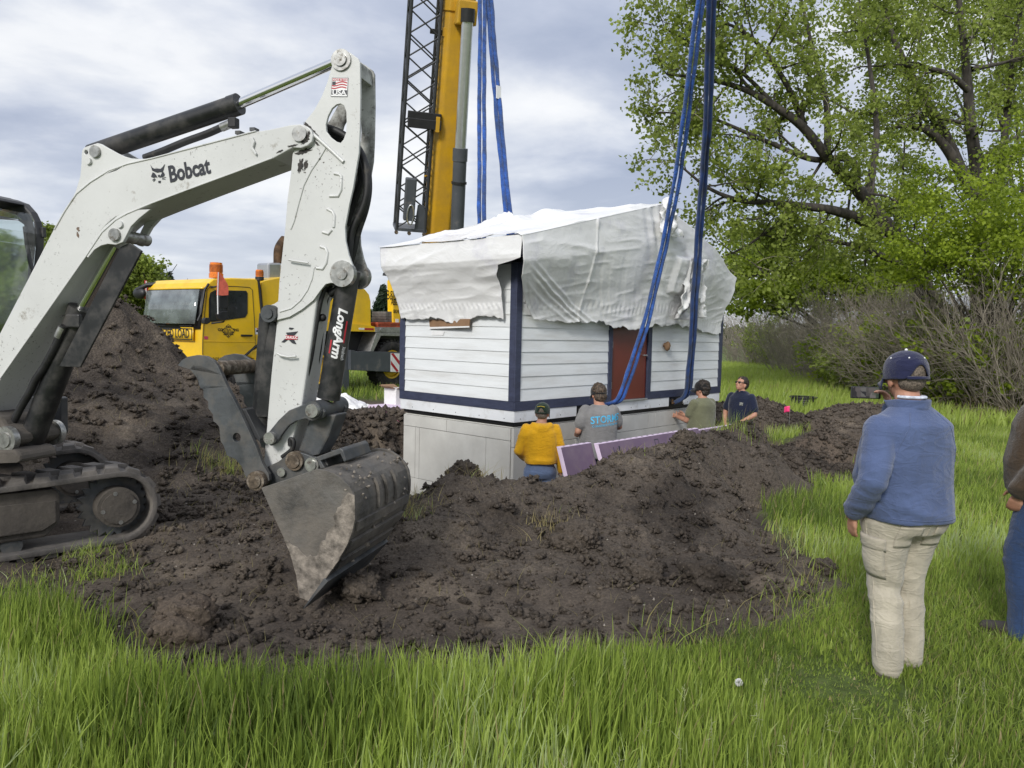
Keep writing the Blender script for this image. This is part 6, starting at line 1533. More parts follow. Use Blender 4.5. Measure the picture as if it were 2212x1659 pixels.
# boom, luffing cylinder and the lattice extension folded along it
BA, BB = at_y(946.5, 500, 25.0), at_y(989, 0, 22.9)
BD_ = (BB - BA); BLn = np.linalg.norm(BD_); BD_ /= BLn
BH = np.array([0.24, -0.97, 0]); BH = BH - BD_ * (BH @ BD_); BH /= np.linalg.norm(BH)     # underside, towards the building
BS = np.cross(BD_, BH); BS = BS if BS[0] > 0 else -BS                                        # to the right in the photo
def b3(t, s, h): return BA + BD_ * t + BS * s + BH * h
mb = MB(); hexs = [(-0.44, -0.55), (0.44, -0.55), (0.45, 0.30), (0.26, 0.55), (-0.26, 0.55), (-0.45, 0.30)]
T0b, T1b = -3.2, BLn + 6
vs = [b3(T0b, s, h) for s, h in hexs] + [b3(T1b, s, h) for s, h in hexs]
bmn = mb.add(vs, [tuple(range(6))[::-1], tuple(range(6, 12))] + [(i, (i + 1) % 6, 6 + (i + 1) % 6, 6 + i) for i in range(6)]).build('boom', M_YELB, crane, bevel=0.05)
mb = MB(); vs = [b3(BLn - 0.35, s * 1.08, h * 1.08) for s, h in hexs] + [b3(BLn + 0.2, s * 1.08, h * 1.08) for s, h in hexs]
mb.add(vs, [tuple(range(6))[::-1], tuple(range(6, 12))] + [(i, (i + 1) % 6, 6 + (i + 1) % 6, 6 + i) for i in range(6)]).build('boom_collar', M_YELB, bmn, bevel=0.02)
MB().box(b3(BLn / 2, -0.452, -0.1), (0.004, 0.012, BLn / 2), [BS, BH, BD_]).build('warning_band', mat('pale grey band', (0.45, 0.45, 0.44), 0.6, var=0.1), bmn)
def c_at(x, y, Y): return at_y(x, y, Y)
L0, L1, L2 = c_at(985, 560, 24.1), c_at(994.5, 322, 23.15), c_at(1010, 40, 22.0)
lc = MB().cyl(L0, L1, 0.205, 28).build('luffing_cylinder', M_TGREY, crane)
ld = (L1 - L0) / np.linalg.norm(L1 - L0)
MB().cyl(L1 - ld * 0.35, L1 + ld * 0.02, 0.225, 28).build('gland', M_TGREY, lc, bevel=0.01)
MB().cyl(L1, L2, 0.165, 28).build('rod', mat('satin chrome', (0.66, 0.67, 0.68), 0.34, metal=0.85, var=0.04), lc)
MB().cyl(L1 - ld * 1.02, L1 - ld * 0.95, 0.235, 28).build('clamp_ring', M_BLK, lc)
MB().cyl(L2 - ld * 0.1, L2 + ld * 0.25, 0.20, 20).build('rod_eye', M_BLK, lc, bevel=0.03)
MB().box(L2 + ld * 0.15 - BH * 0.35, (0.28, 0.35, 0.32), [BS, BH, BD_]).build('cylinder_lug', M_YELB, bmn, bevel=0.04)
# cable along the boom edge
MB().tube(smooth_path([b3(t, -0.455, 0.1 - 0.05 * math.sin(t)) for t in np.linspace(2.3, 2.6, 3)] + [b3(2.25, 0.0, 0.57), b3(2.2, 0.40, 0.40)], 14), 0.012, 6).build('cable', M_BLK, bmn)
# lattice extension
JA, JB = at_y(884.5, 495, 24.6), at_y(919, 0, 22.7)
JD = JB - JA; JL = np.linalg.norm(JD); JD /= JL
JS = BS - JD * (BS @ JD); JS /= np.linalg.norm(JS); JH = np.cross(JD, JS)
def j3(t, a, b, k=1.0): return JA + JD * t + JS * a * k + JH * b * k
M_JIB = mat('near black jib paint', (0.030, 0.033, 0.037), 0.5, var=0.15, vscale=3)
jib = thing('lattice_jib', 'dark grey lattice jib stowed along the side of the yellow crane boom', 'crane jib', JA)
hw = 0.44; Tt = JL + 5
for a in (-hw, hw):
    for b in (-hw, hw):
        MB().tube([j3(0.05, a, b), j3(Tt, a * 0.95, b * 0.95)], 0.050, 8).build('chord', M_JIB, jib)
np_ = int(Tt / 0.62)
ends = []
for i in range(np_):
    t0, t1 = 0.1 + i * 0.62, 0.1 + (i + 1) * 0.62; s_ = 1 if i % 2 else -1
    for (a0, b0), (a1, b1) in (((-hw * s_, -hw), (hw * s_, -hw)), ((hw * s_, -hw), (-hw * s_, -hw)), ((hw, hw * s_), (hw, -hw * s_)), ((-hw * s_, hw), (hw * s_, hw)), ((-hw, -hw * s_), (-hw, hw * s_)), ((hw, -hw * s_), (hw, hw * s_))):
        MB().tube([j3(t0, a0, b0), j3(t1, a1, b1)], 0.024, 5).build('lacing_bar', M_JIB, jib)
MB().box(j3(1.0, -0.10, -hw - 0.02), (0.17, 0.14, 0.65), [JS, JH, JD]).build('sheave_block', M_TGREY, jib, bevel=0.04)
a_ = np.linspace(0, 2 * math.pi, 21)
MB().tube([j3(0.55 + 0.30 * math.sin(k), -0.06 + 0.10 * math.cos(k), -hw - 0.17) for k in a_], 0.03, 6).build('sheave', M_STAIN, jib)
MB().prism([(0.10, 0.0), (0.46, 0.0), (0.46, 0.5), (0.34, 0.85), (0.16, 0.85)], lambda u, v, w: j3(v, u, w), -hw - 0.03, -hw + 0.03).build('end_plate', M_TGREY, jib)
MB().box(j3(0.05, 0.0, 0), (0.5, 0.48, 0.05), [JS, JH, JD]).build('foot_frame', M_TGREY, jib, bevel=0.01)
for k in (-0.45, -0.05, 0.42): MB().cyl(j3(-0.05, k, -hw - 0.06), j3(-0.05, k, -hw + 0.02), 0.06, 10).build('lug_pin', M_RUST, jib)
for t in (3.55, 3.18):
    MB().box(at_y(917, 253 if t > 3.4 else 268, 23.2), (0.50, 0.08, 0.14), [JS, JH, JD]).build('carrier_bracket', M_BLK, crane, bevel=0.02)
MB().box(at_y(945, 269, 23.3), (0.06, 0.1, 0.22), [JS, JH, JD]).build('bracket_clasp', M_YELB, crane, bevel=0.01)
MB().box(at_y(951, 70, 22.8), (0.30, 0.05, 0.07), [JS, JH, JD]).build('carrier_bracket', M_BLK, crane, bevel=0.02)
MB().box(at_y(961, 70, 22.8), (0.08, 0.1, 0.12), [JS, JH, JD]).build('bracket_clasp', M_YELB, crane, bevel=0.01)
MB().tube([at_y(918, 380, 24.0), at_y(930, 381, 24.2)], 0.03, 6).build('stay_pin', M_YELB, crane)
# ------------------------------------------------------------------ trees and shrubs
def leaf_material(name, c1, c2, trans=0.35):
    M = bpy.data.materials.new(name); M.use_nodes = True; t = M.node_tree; t.nodes.clear()
    o = N(t, 'ShaderNodeOutputMaterial'); b = N(t, 'ShaderNodeBsdfPrincipled', i_Roughness=0.5)
    b.inputs['Specular IOR Level'].default_value = 0.35
    tr = N(t, 'ShaderNodeBsdfTranslucent'); mx_ = N(t, 'ShaderNodeMixShader', i_Fac=trans)
    at_ = N(t, 'ShaderNodeAttribute'); at_.attribute_name = 'tone'
    rp = ramp(t, [(0.0, c1), (1.0, c2)]); L(t, at_, 'Fac', rp, 0)
    L(t, rp, 0, b, 'Base Color'); L(t, rp, 0, tr, 'Color')
    L(t, b, 0, mx_, 1); L(t, tr, 0, mx_, 2); L(t, mx_, 0, o, 0)
    return M
M_LEAFC = leaf_material('cottonwood leaf', (0.150, 0.195, 0.036), (0.365, 0.445, 0.090), 0.55)
M_LEAFL = leaf_material('lime green leaf', (0.150, 0.215, 0.020), (0.340, 0.430, 0.036), 0.5)
M_LEAFD = leaf_material('dark green leaf', (0.045, 0.078, 0.016), (0.130, 0.200, 0.036), 0.40)
M_NEED = leaf_material('spruce needles', (0.012, 0.024, 0.012), (0.032, 0.055, 0.024), 0.10)
M_BARK = mat('furrowed bark', (0.075, 0.064, 0.054), 0.9, col2=(0.022, 0.019, 0.017), vscale=9, stretch=(1, 1, 0.22), bump=1.5, bscale=14, detail=8)
M_TWIG = mat('grey brown twig', (0.36, 0.32, 0.26), 0.9, col2=(0.18, 0.155, 0.125), vscale=5)
M_TWIG2 = mat('pale dry stalk', (0.30, 0.235, 0.155), 0.9, col2=(0.16, 0.125, 0.085), vscale=5)

def leaves_mesh(name, C, size, seed, tone=None, droop=0.3, aspect=0.85, shape='diamond'):
    """C (n,3) leaf positions -> one mesh of small leaf blades"""
    rg = np.random.default_rng(seed); n = len(C)
    a = rg.uniform(0, 2 * math.pi, n); el = rg.normal(-droop, 0.55, n)
    d = np.stack([np.cos(a) * np.cos(el), np.sin(a) * np.cos(el), np.sin(el)], 1)
    r_ = rg.standard_normal((n, 3)); sx_ = np.cross(d, r_); sx_ /= np.linalg.norm(sx_, axis=1)[:, None] + 1e-9
    s_ = size * rg.uniform(0.6, 1.25, n)[:, None]
    nz = np.cross(d, sx_)
    p0 = C; p1 = C + d * s_ * 0.42 + sx_ * s_ * 0.5 * aspect - nz * s_ * 0.08; p2 = C + d * s_; p3 = C + d * s_ * 0.42 - sx_ * s_ * 0.5 * aspect - nz * s_ * 0.08
    V = np.stack([p0, p1, p2, p3], 1).reshape(-1, 3)
    i = np.arange(n)[:, None] * 4
    Fc = np.concatenate([np.concatenate([i, i + 1, i + 2], 1), np.concatenate([i, i + 2, i + 3], 1)])
    me = fast_mesh(name, V, Fc, False)
    tn = rg.random(n) if tone is None else np.clip(tone + rg.normal(0, 0.16, n), 0, 1)
    at_ = me.attributes.new('tone', 'FLOAT', 'POINT'); at_.data.foreach_set('value', np.repeat(tn, 4).astype(np.float32))
    return me
def tubes_mesh(name, segs, n=3):
    """segs: list of (pts (k,3), radii (k)) -> one mesh of open tubes (numpy, light)"""
    Vs = []; Fs = []; o = 0
    for pts, rad in segs:
        pts = np.asarray(pts, float); k = len(pts)
        t = np.gradient(pts, axis=0); t /= np.linalg.norm(t, axis=1)[:, None] + 1e-9
        ref = np.array([0.31, 0.87, 0.38]); x = np.cross(t, ref); x /= np.linalg.norm(x, axis=1)[:, None] + 1e-9; y = np.cross(t, x)
        a = np.linspace(0, 2 * math.pi, n, endpoint=False)
        ring = pts[:, None, :] + np.asarray(rad, float)[:, None, None] * (np.cos(a)[None, :, None] * x[:, None, :] + np.sin(a)[None, :, None] * y[:, None, :])
        Vs.append(ring.reshape(-1, 3))
        i = np.arange(k - 1)[:, None] * n; j = np.arange(n)[None]; jn = (np.arange(n) + 1) % n
        q = np.stack([i + j, i + jn[None], i + n + jn[None], i + n + j], -1).reshape(-1, 4) + o
        Fs.append(q); o += k * n
    return fast_mesh(name, np.concatenate(Vs), np.concatenate(Fs), True)
def wob(p0, d, L_, k, rg, bend=0.25, up=0.0):
    d = d / (np.linalg.norm(d) + 1e-9); pts = [np.array(p0, float)]
    for i in range(k):
        d = d + rg.normal(0, bend, 3) * 0.5 + np.array([0, 0, up]); d /= np.linalg.norm(d)
        pts.append(pts[-1] + d * L_ / k)
    return np.array(pts)
def grow(mains, rg, l1=(1.2, 3.2), l2=(0.5, 1.3), n1=1.3, n2=2.2, start=0.25, up=0.05, back=None):
    """mains: list of (pts, r0, r1); returns limb segs, twig segs, leaf centres"""
    limbs, twigs, leaf = [], [], []
    for pts, r0, r1 in mains:
        pts = np.asarray(pts, float); q = smooth_path(pts, max(6, len(pts) * 4)); rr = np.linspace(r0, r1, len(q)); limbs.append((q, rr))
        d = np.r_[0, np.cumsum(np.linalg.norm(np.diff(q, axis=0), axis=1))]; tot = d[-1]
        cnt = int(tot * n1) + 2
        for s in list(np.sort(rg.uniform(start, 1.0, cnt)) * tot) + [tot * 0.999]:
            i = min(np.searchsorted(d, s), len(q) - 1); p = q[i]; tg = q[min(i + 1, len(q) - 1)] - q[max(i - 1, 0)]; tg /= np.linalg.norm(tg)
            dr = tg * rg.uniform(0.3, 1.0) + rg.normal(0, 0.75, 3) + np.array([0, 0, 0.15])
            Ls = rg.uniform(*l1) * (1.15 - 0.5 * s / tot)
            b = wob(p, dr, Ls, 6, rg, 0.35, up); rb = min(rr[i] * 0.6, 0.05)
            limbs.append((b, np.linspace(rb, 0.008, 7)))
            c2 = int(Ls * n2) + 2
            for k in range(c2):
                f = rg.uniform(0.25, 1.0); j = f * 6; j0 = int(min(j, 5)); pp = b[j0] + (b[j0 + 1] - b[j0]) * (j - j0)
                td = (b[j0 + 1] - b[j0]); td /= np.linalg.norm(td)
                tw = wob(pp, td * 0.6 + rg.normal(0, 0.7, 3), rg.uniform(*l2), 4, rg, 0.4, up * 0.5)
                twigs.append((tw, np.linspace(0.010, 0.003, 5)))
                leaf.append(tw)
    return limbs, twigs, leaf
def foliage(twigs, per, spread, rg):
    T = np.array(twigs); n = len(T)
    idx = rg.integers(0, n, n * per); f = np.sqrt(rg.random(len(idx))) * 3.999; j = f.astype(int); fr = (f - j)[:, None]
    P = T[idx, j] * (1 - fr) + T[idx, j + 1] * fr
    return P + rg.normal(0, spread, P.shape), idx
def tree(name, label, mains, seed, mt, per=26, spread=0.10, size=0.10, group='trees along the hedge line', twn=3, tone_amp=0.25, **kw):
    rg = np.random.default_rng(seed)
    limbs, twigs, leaf = grow(mains, rg, **kw)
    t_ = thing(name, label, 'tree', tuple(mains[0][0][0]), group)
    me = tubes_mesh('trunk', limbs, 9); link('trunk', me, M_BARK, t_)
    me = tubes_mesh('twigs', twigs, 3); link('twigs', me, M_TWIG, t_, 'stuff')
    P, idx = foliage(leaf, per, spread, rg)
    tw_tone = np.clip(0.5 + tone_amp * rg.standard_normal(len(leaf)), 0, 1)
    link('crown', leaves_mesh('crown', P, size, seed + 1, tw_tone[idx]), mt, t_)
    return t_
def pxl(pts, Y, dy=0.0):
    k = len(pts); return [at_y(x, y, Y + dy * i / max(1, k - 1)) for i, (x, y) in enumerate(pts)]

# large cottonwood leaning out of the hedge
Yc = 24.0
root = at_y(2015, 640, Yc); root0 = root.copy(); root0[2] = -0.2
A_ = [root0] + pxl([(1997, 594), (1956, 532), (1926, 499), (1870, 431), (1825, 375), (1787, 345), (1738, 270), (1682, 236), (1622, 195), (1540, 171), (1440, 160)], Yc, -2.5)
mains = [(A_, 0.36, 0.03),
         (pxl([(1926, 499), (1907, 502), (1851, 469), (1795, 452), (1720, 444), (1663, 437), (1603, 437), (1530, 410), (1455, 345)], Yc - 0.2, -3.0), 0.19, 0.02),
         (pxl([(1956, 570), (1907, 555), (1851, 529), (1795, 523), (1740, 500)], Yc - 0.3, -1.0), 0.13, 0.02),
         (pxl([(1850, 402), (1855, 350), (1825, 338), (1760, 350), (1690, 320), (1620, 290), (1530, 250), (1425, 242)], Yc, -2.5), 0.12, 0.02),
         (pxl([(1738, 270), (1700, 180), (1640, 90), (1560, 40), (1500, 60)], Yc - 1.2, -1.5), 0.10, 0.02),
         (pxl([(1787, 345), (1790, 220), (1750, 90), (1720, -60)], Yc - 0.8, -0.5), 0.12, 0.02),
         (pxl([(1682, 236), (1600, 150), (1500, 100), (1435, 60)], Yc - 1.8, -1.0), 0.07, 0.02),
         (pxl([(1720, 444), (1660, 500), (1600, 540), (1560, 555)], Yc - 1.0, -1.0), 0.06, 0.02),
         (pxl([(1795, 452), (1740, 560), (1650, 590), (1580, 610)], Yc - 0.5, 1.0), 0.05, 0.015),
         (pxl([(1870, 431), (1900, 300), (1880, 150), (1850, -40)], Yc + 0.3, 1.5), 0.13, 0.02),
         (pxl([(1622, 195), (1560, 120), (1530, 10), (1540, -60)], Yc - 2.0, -0.5), 0.05, 0.015)]
tree('cottonwood_tree', 'large leaning cottonwood with dark forked limbs reaching over the wrapped roof', mains, 101, M_LEAFC, per=64, spread=0.15, size=0.122, l1=(0.9, 2.4), n1=1.25, n2=2.2)
# second cottonwood, farther right
Y2 = 28.0
root = at_y(2130, 640, Y2); root[2] = -0.2
mains = [([root] + pxl([(2120, 470), (2113, 379), (2105, 330), (2096, 274), (2091, 187), (2085, 120), (2075, 30), (2060, -80)], Y2), 0.42, 0.06),
         (pxl([(2105, 420), (2068, 356), (2050, 326), (2020, 290), (1997, 277), (1967, 270), (1900, 280)], Y2 - 0.4, -1), 0.26, 0.03),
         (pxl([(2068, 356), (2040, 290), (2020, 255), (2004, 225), (1960, 150), (1920, 60), (1900, -60)], Y2 - 0.2), 0.24, 0.03),
         (pxl([(2091, 195), (2060, 165), (2038, 154), (1990, 145), (1930, 140), (1850, 145)], Y2 - 0.6, -1.5), 0.12, 0.02),
         (pxl([(2105, 270), (2060, 262), (1985, 245), (1930, 250)], Y2 - 0.4, -1), 0.08, 0.02),
         (pxl([(2098, 150), (2150, 140), (2230, 120)], Y2, 1), 0.10, 0.02), (pxl([(2113, 350), (2180, 300), (2260, 270)], Y2, 1), 0.12, 0.03), (pxl([(2150, 500), (2170, 300), (2190, 100), (2215, -60)], Y2 + 1.5), 0.2, 0.04)]
tree('cottonwood_tree', 'upright dark trunked cottonwood behind the man in the blue pullover', mains, 103, M_LEAFC, per=50, spread=0.18, size=0.128, l1=(1.2, 2.8), n1=1.35, n2=2.1)

def crown_tree(name, label, base, h, blobs, n, size, mt, seed, trunk_r=0.15, group='trees along the hedge line', gap=0.05, shape=None, tone=0.2, lean=(0, 0)):
    """blobs: list of (centre, (rx,ry,rz)); leaves fill their outer shells in clumps with gaps"""
    rg = np.random.default_rng(seed)
    t_ = thing(name, label, 'tree', base, group)
    base = np.array(base, float)
    limbs = [(smooth_path([base, base + np.array([lean[0] * 0.5, lean[1] * 0.5, h * 0.4]), base + np.array([lean[0], lean[1], h * 0.85])], 9), np.linspace(trunk_r, trunk_r * 0.25, 9))]
    for c, r in blobs:
        c = np.array(c, float)
        limbs.append((smooth_path([limbs[0][0][3], (limbs[0][0][3] + c) / 2 + np.array([0, 0, -0.2]), c], 7), np.linspace(trunk_r * 0.45, 0.02, 7)))
        for k in range(5):
            dd = rg.normal(0, 1, 3); dd /= np.linalg.norm(dd); limbs.append((wob(c, dd, max(r) * 0.9, 5, rg, 0.3), np.linspace(trunk_r * 0.15, 0.01, 6)))
    link('trunk', tubes_mesh('trunk', limbs, 7), M_BARK, t_)
    vol = np.array([r[0] * r[1] * r[2] for _, r in blobs]) ** (2 / 3); vol /= vol.sum()
    P = []; TN = []
    for (c, r), f in zip(blobs, vol):
        m_ = int(n * f); nc = max(8, m_ // 55)
        d = rg.normal(0, 1, (nc, 3)); d /= np.linalg.norm(d, axis=1)[:, None]
        rad = rg.uniform(0.45, 1.05, nc)[:, None] ** 0.6
        cc = np.array(c) + d * rad * np.array(r)
        idx = rg.integers(0, nc, m_); sp = 0.17 * (r[0] * r[1] * r[2]) ** (1 / 3)
        q = cc[idx] + rg.normal(0, sp, (m_, 3)) * np.array([1, 1, 0.7])
        keep = noise3(q, 1.3 / max(r), 3, seed) > -gap * 4 - 0.12
        P.append(q[keep]); TN.append(np.clip(0.5 + tone * rg.standard_normal(nc), 0, 1)[idx][keep])
    P = np.concatenate(P); TN = np.concatenate(TN)
    link('crown', leaves_mesh('crown', P, size, seed + 3, TN), mt, t_)
    return t_
def pb(x, y, Y, rx, rz, ry=None):
    c = at_y(x, y, Y); k = Y / F; return (c, (rx * k, (ry or rx) * k, rz * k))
def gb(x, Y): p = at_y(x, 740, Y); return (p[0], p[1], -0.1)
crown_tree('ash_tree', 'lime green ash at the right edge in front of the dark trunked cottonwood', gb(2150, 19.5), 5.2, [pb(2090, 450, 19.3, 120, 90), pb(2190, 410, 19.8, 110, 90), pb(1990, 530, 19.2, 90, 60), pb(2140, 560, 19.0, 130, 80), pb(2230, 540, 19.4, 100, 100), pb(2240, 330, 20.2, 100, 80), pb(2200, 600, 19.0, 90, 40), pb(2040, 575, 19.0, 100, 36), pb(1950, 570, 20.5, 60, 36), pb(2020, 400, 20.5, 60, 50)], 27000, 0.095, M_LEAFL, 201, 0.10, gap=0.0, tone=0.28)
crown_tree('maple_tree', 'yellow green bushy tree directly right of the wrapped gable', gb(1790, 38), 7, [pb(1650, 590, 36, 80, 60), pb(1720, 560, 36, 90, 70), pb(1600, 640, 35, 60, 40), pb(1690, 640, 35, 90, 40), pb(1780, 600, 36.5, 70, 60), pb(1620, 545, 37, 60, 50)], 20000, 0.17, M_LEAFL, 203, 0.16)
crown_tree('maple_tree', 'bright green tree in the gap under the leaning cottonwood', gb(1860, 33), 7, [pb(1850, 590, 33, 80, 60), pb(1900, 620, 32, 80, 50), pb(1930, 560, 34, 60, 60), pb(1800, 640, 33, 70, 40), pb(1960, 640, 31, 60, 40)], 15000, 0.16, M_LEAFL, 205, 0.16)
crown_tree('poplar_tree', 'thin pale poplar filling the sky gap between the two cottonwoods', gb(1930, 38), 14, [pb(1930, 420, 38, 60, 60), pb(1980, 480, 38, 60, 60), pb(1890, 480, 38, 60, 50), pb(1940, 320, 38, 50, 50), pb(2000, 400, 38, 50, 50)], 7500, 0.18, M_LEAFC, 207, 0.16)
crown_tree('poplar_tree', 'tall pale poplar whose top leaves the frame at the upper right corner', gb(2210, 34), 18, [pb(2190, 200, 34, 70, 70), pb(2230, 60, 34, 80, 80), pb(2120, 60, 35, 70, 60), pb(2170, -40, 35, 90, 60), pb(1990, 20, 35, 90, 60), pb(1890, 60, 36, 60, 60)], 15000, 0.17, M_LEAFC, 209, 0.2)
# left side
crown_tree('elm_tree', 'green tree seen through and beside the excavator cab at the left edge', gb(30, 30), 6, [pb(20, 560, 30, 60, 60), pb(70, 620, 29, 60, 60), pb(-60, 580, 30, 80, 80), pb(-20, 660, 29, 80, 50), pb(105, 530, 31, 35, 50), pb(120, 600, 30, 50, 70), pb(150, 640, 29, 60, 60)], 22000, 0.16, M_LEAFC, 211, 0.15, 'trees beyond the soil heap')
crown_tree('elm_tree', 'rounded green tree between the excavator boom and the yellow cab', gb(285, 36), 6, [pb(275, 600, 36, 55, 55), pb(310, 590, 36, 45, 45), pb(240, 640, 36, 70, 50), pb(320, 640, 36, 45, 40), pb(270, 560, 36, 35, 30)], 14000, 0.18, M_LEAFC, 213, 0.15, 'trees beyond the soil heap')
def spruce(label, x, ytop, Y, w, seed, mt=M_NEED):
    rg = np.random.default_rng(seed); top = at_y(x, ytop, Y); base = np.array([top[0], top[1], -0.1]); h = top[2] + 0.1
    t_ = thing('spruce_tree', label, 'tree', base, 'dark spruces beyond the crane')
    link('trunk', tubes_mesh('trunk', [([base, top], [0.16, 0.02])], 7), M_BARK, t_)
    n = 7000; f = rg.random(n) ** 0.65; zt = h * (1 - f * 0.94); tier = 0.75 + 0.25 * np.abs(((f * 13) % 1.0) * 2 - 1)
    R_ = f * w * tier * rg.uniform(0.35, 1.0, n); a = rg.uniform(0, 2 * math.pi, n)
    P = base + np.stack([R_ * np.cos(a), R_ * np.sin(a), zt - 0.35 * R_], 1)
    link('crown', leaves_mesh('crown', P, 0.34, seed, None, 0.2, 0.35), mt, t_)
spruce('dark spruce standing between the crane cab and the white wrapped shed', 822, 615, 46, 2.3, 301)
spruce('narrow spruce behind the far mirror flag of the yellow cab', 362, 588, 50, 1.6, 302)
spruce('small dark spruce behind the roof of the yellow cab', 402, 612, 52, 2.6, 303)
spruce('broad dark spruce at the far left of the cab windscreen', 325, 622, 48, 2.6, 304)
spruce('dark spruce peeping out left of the crane superstructure', 848, 640, 50, 2.2, 305)
# distant tree belt that closes the horizon
rg = np.random.default_rng(77); Pb = []
for x in np.arange(-260, 261, 5.0):
    yb = 150 + 25 * math.sin(x * 0.02); hh = rg.uniform(4, 8)
    m_ = 260; d = rg.normal(0, 1, (m_, 3)); d /= np.linalg.norm(d, axis=1)[:, None]
    Pb.append(np.array([x, yb, hh * 0.5]) + d * np.array([4.5, 3.5, hh * 0.5]) * rg.uniform(0.6, 1.05, (m_, 1)))
belt = link('treeline', leaves_mesh('treeline', np.concatenate(Pb), 1.1, 5), M_LEAFD, kind='stuff')
tag(belt, 'far belt of dark green trees along the horizon', 'treeline')

# bare brown shrubs of the hedge and leafy ones among them
def shrub(label, P, h, w, seed, n_stem, mt, leafy=0, leaf_mt=None, leaf_size=0.09, name='bare_shrub', group='bare shrubs of the hedge row'):
    rg = np.random.default_rng(seed); segs = []; tips = []
    for i in range(n_stem):
        a = rg.uniform(0, 2 * math.pi); q = np.array(P) + np.array([math.cos(a), math.sin(a), 0]) * w * 0.45 * math.sqrt(rg.random())
        d = np.array([math.cos(a) * rg.uniform(0.1, 0.9), math.sin(a) * rg.uniform(0.1, 0.9), 1.0])
        s_ = wob(q, d, h * rg.uniform(0.65, 1.15), 6, rg, 0.26, 0.01); segs.append((s_, np.linspace(0.018, 0.005, 7)))
        for k in range(rg.integers(5, 9)):
            j = rg.integers(1, 6); t_ = wob(s_[j], (s_[j] - s_[j - 1]) * 2 + rg.normal(0, 0.30, 3), h * rg.uniform(0.18, 0.5), 4, rg, 0.5, 0.0); segs.append((t_, np.linspace(0.008, 0.003, 5))); tips.append(t_)
            for k2 in range(rg.integers(1, 4)):
                j2 = rg.integers(1, 4); u_ = wob(t_[j2], (t_[j2 + 1] - t_[j2]) * 2 + rg.normal(0, 0.25, 3), h * rg.uniform(0.08, 0.22), 3, rg, 0.5); segs.append((u_, np.linspace(0.005, 0.002, 4)))
    t_ = thing(name, label, 'shrub', P, group)
    link('branches', tubes_mesh('branches', segs, 3), mt, t_)
    if leafy:
        T, idx = foliage(tips, max(1, leafy // len(tips)), 0.10, rg)
        link('foliage', leaves_mesh('foliage', T, leaf_size, seed + 7), leaf_mt, t_)
hl_ = [((1568, 786), 684, 'bare brown shrub nearest the right corner of the shed'), ((1615, 790), 668, 'second bare shrub from the shed corner, dense and grey'), ((1662, 798), 664, 'bare twiggy shrub above the head of the man in navy'),
       ((1712, 814), 655, 'grey bare shrub behind the black bucket'), ((1760, 830), 648, 'bare shrub with many crossing stems behind the pink flag'), ((1812, 846), 640, 'brown bare shrub left of the blue cap'), ((1870, 862), 634, 'tall bare shrub right behind the blue cap brim'),
       ((1930, 872), 628, 'bare shrub standing behind the cap of the man filming'), ((1990, 884), 620, 'bare thorny shrub just right of the blue cap'), ((2050, 897), 610, 'bare spreading shrub above the right shoulder in blue'), ((2110, 905), 600, 'bare shrub between the pullover and the brown jacket'), ((2175, 914), 590, 'bare shrub behind the brown jacket at the right edge'), ((2245, 924), 585, 'bare shrub leaving the frame at the right')]
for i, ((x, y), yt, lb) in enumerate(hl_):
    P = at_z(x, y, 0.0); top = at_y(x, yt, P[1])[2]
    back = np.array([1.2, 1.6, 0])
    shrub(lb, P + back, top * 1.02, max(2.6, P[1] * 0.10), 400 + i, 70 if P[1] < 30 else 85, M_TWIG)
    if i in (2, 5, 7, 9, 11):
        shrub(['', '', 'second row bare shrub above the navy polo man', '', '', 'second row bare shrub left of the blue cap', '', 'second row bare shrub over the blue cap', '', 'second row bare shrub right of the pullover', '', 'second row bare shrub above the brown jacket'][i], P + back * 2.6, top * 1.12, max(3, P[1] * 0.12), 450 + i, 60, M_TWIG)
for i, (x, y, yt, lb) in enumerate([(2010, 878, 720, 'fresh green leafy shrub right of the blue cap'), (2090, 893, 690, 'leafy green shrub growing through bare stems above the right shoulder'), (1885, 858, 735, 'small leafy shrub behind the cap brim'), (2200, 905, 660, 'leafy shrub beside the brown jacket'), (1750, 818, 735, 'low leafy shrub behind the pink flag')]):
    P = at_z(x, y, 0.0); top = at_y(x, yt, P[1])[2]
    shrub(lb, P + np.array([0.5, 0.8, 0]), max(top, 0.8), 2.2, 480 + i, 22, M_TWIG, 6500, M_LEAFL if i % 2 else M_LEAFC, 0.14, 'leafy_shrub', 'leafy shrubs in the hedge')
for i, (x, y, yt, lb) in enumerate([(1660, 797, 690, 'leafy shrub among bare stems right of the shed corner'), (1945, 868, 690, 'pale leafy shrub rising above the cap of the man filming'), (2140, 898, 740, 'low leafy shrub between the pullover and the brown jacket'), (1835, 846, 700, 'leafy shrub left of the phone')]):
    P = at_z(x, y, 0.0); top = at_y(x, yt, P[1])[2]
    shrub(lb, P + np.array([0.8, 1.0, 0]), max(top, 0.9), 2.4, 520 + i, 20, M_TWIG, 6000, M_LEAFL if i % 2 else M_LEAFC, 0.13, 'leafy_shrub', 'leafy shrubs in the hedge')
rg = np.random.default_rng(99); seg = []
for i in range(2600):
    k = rg.random() * (len(hl_) - 1.001); j = int(k); a = at_z(*hl_[j][0]); b = at_z(*hl_[j + 1][0]); p = a + (b - a) * (k - j) + np.array([rg.normal(0.5, 0.6), rg.normal(0.2, 0.6), 0])
    seg.append((wob(p + np.array([0, 0, 0.02]), np.array([rg.normal(0, 1), rg.normal(0, 1), rg.uniform(0.05, 0.9)]), rg.uniform(0.3, 0.9), 3, rg, 0.3), np.linspace(0.006, 0.002, 4)))
o = link('dead_stalks', tubes_mesh('dead_stalks', seg, 3), M_TWIG2, kind='stuff'); tag(o, 'tangle of pale dead stalks along the foot of the hedge', 'dead stalks')
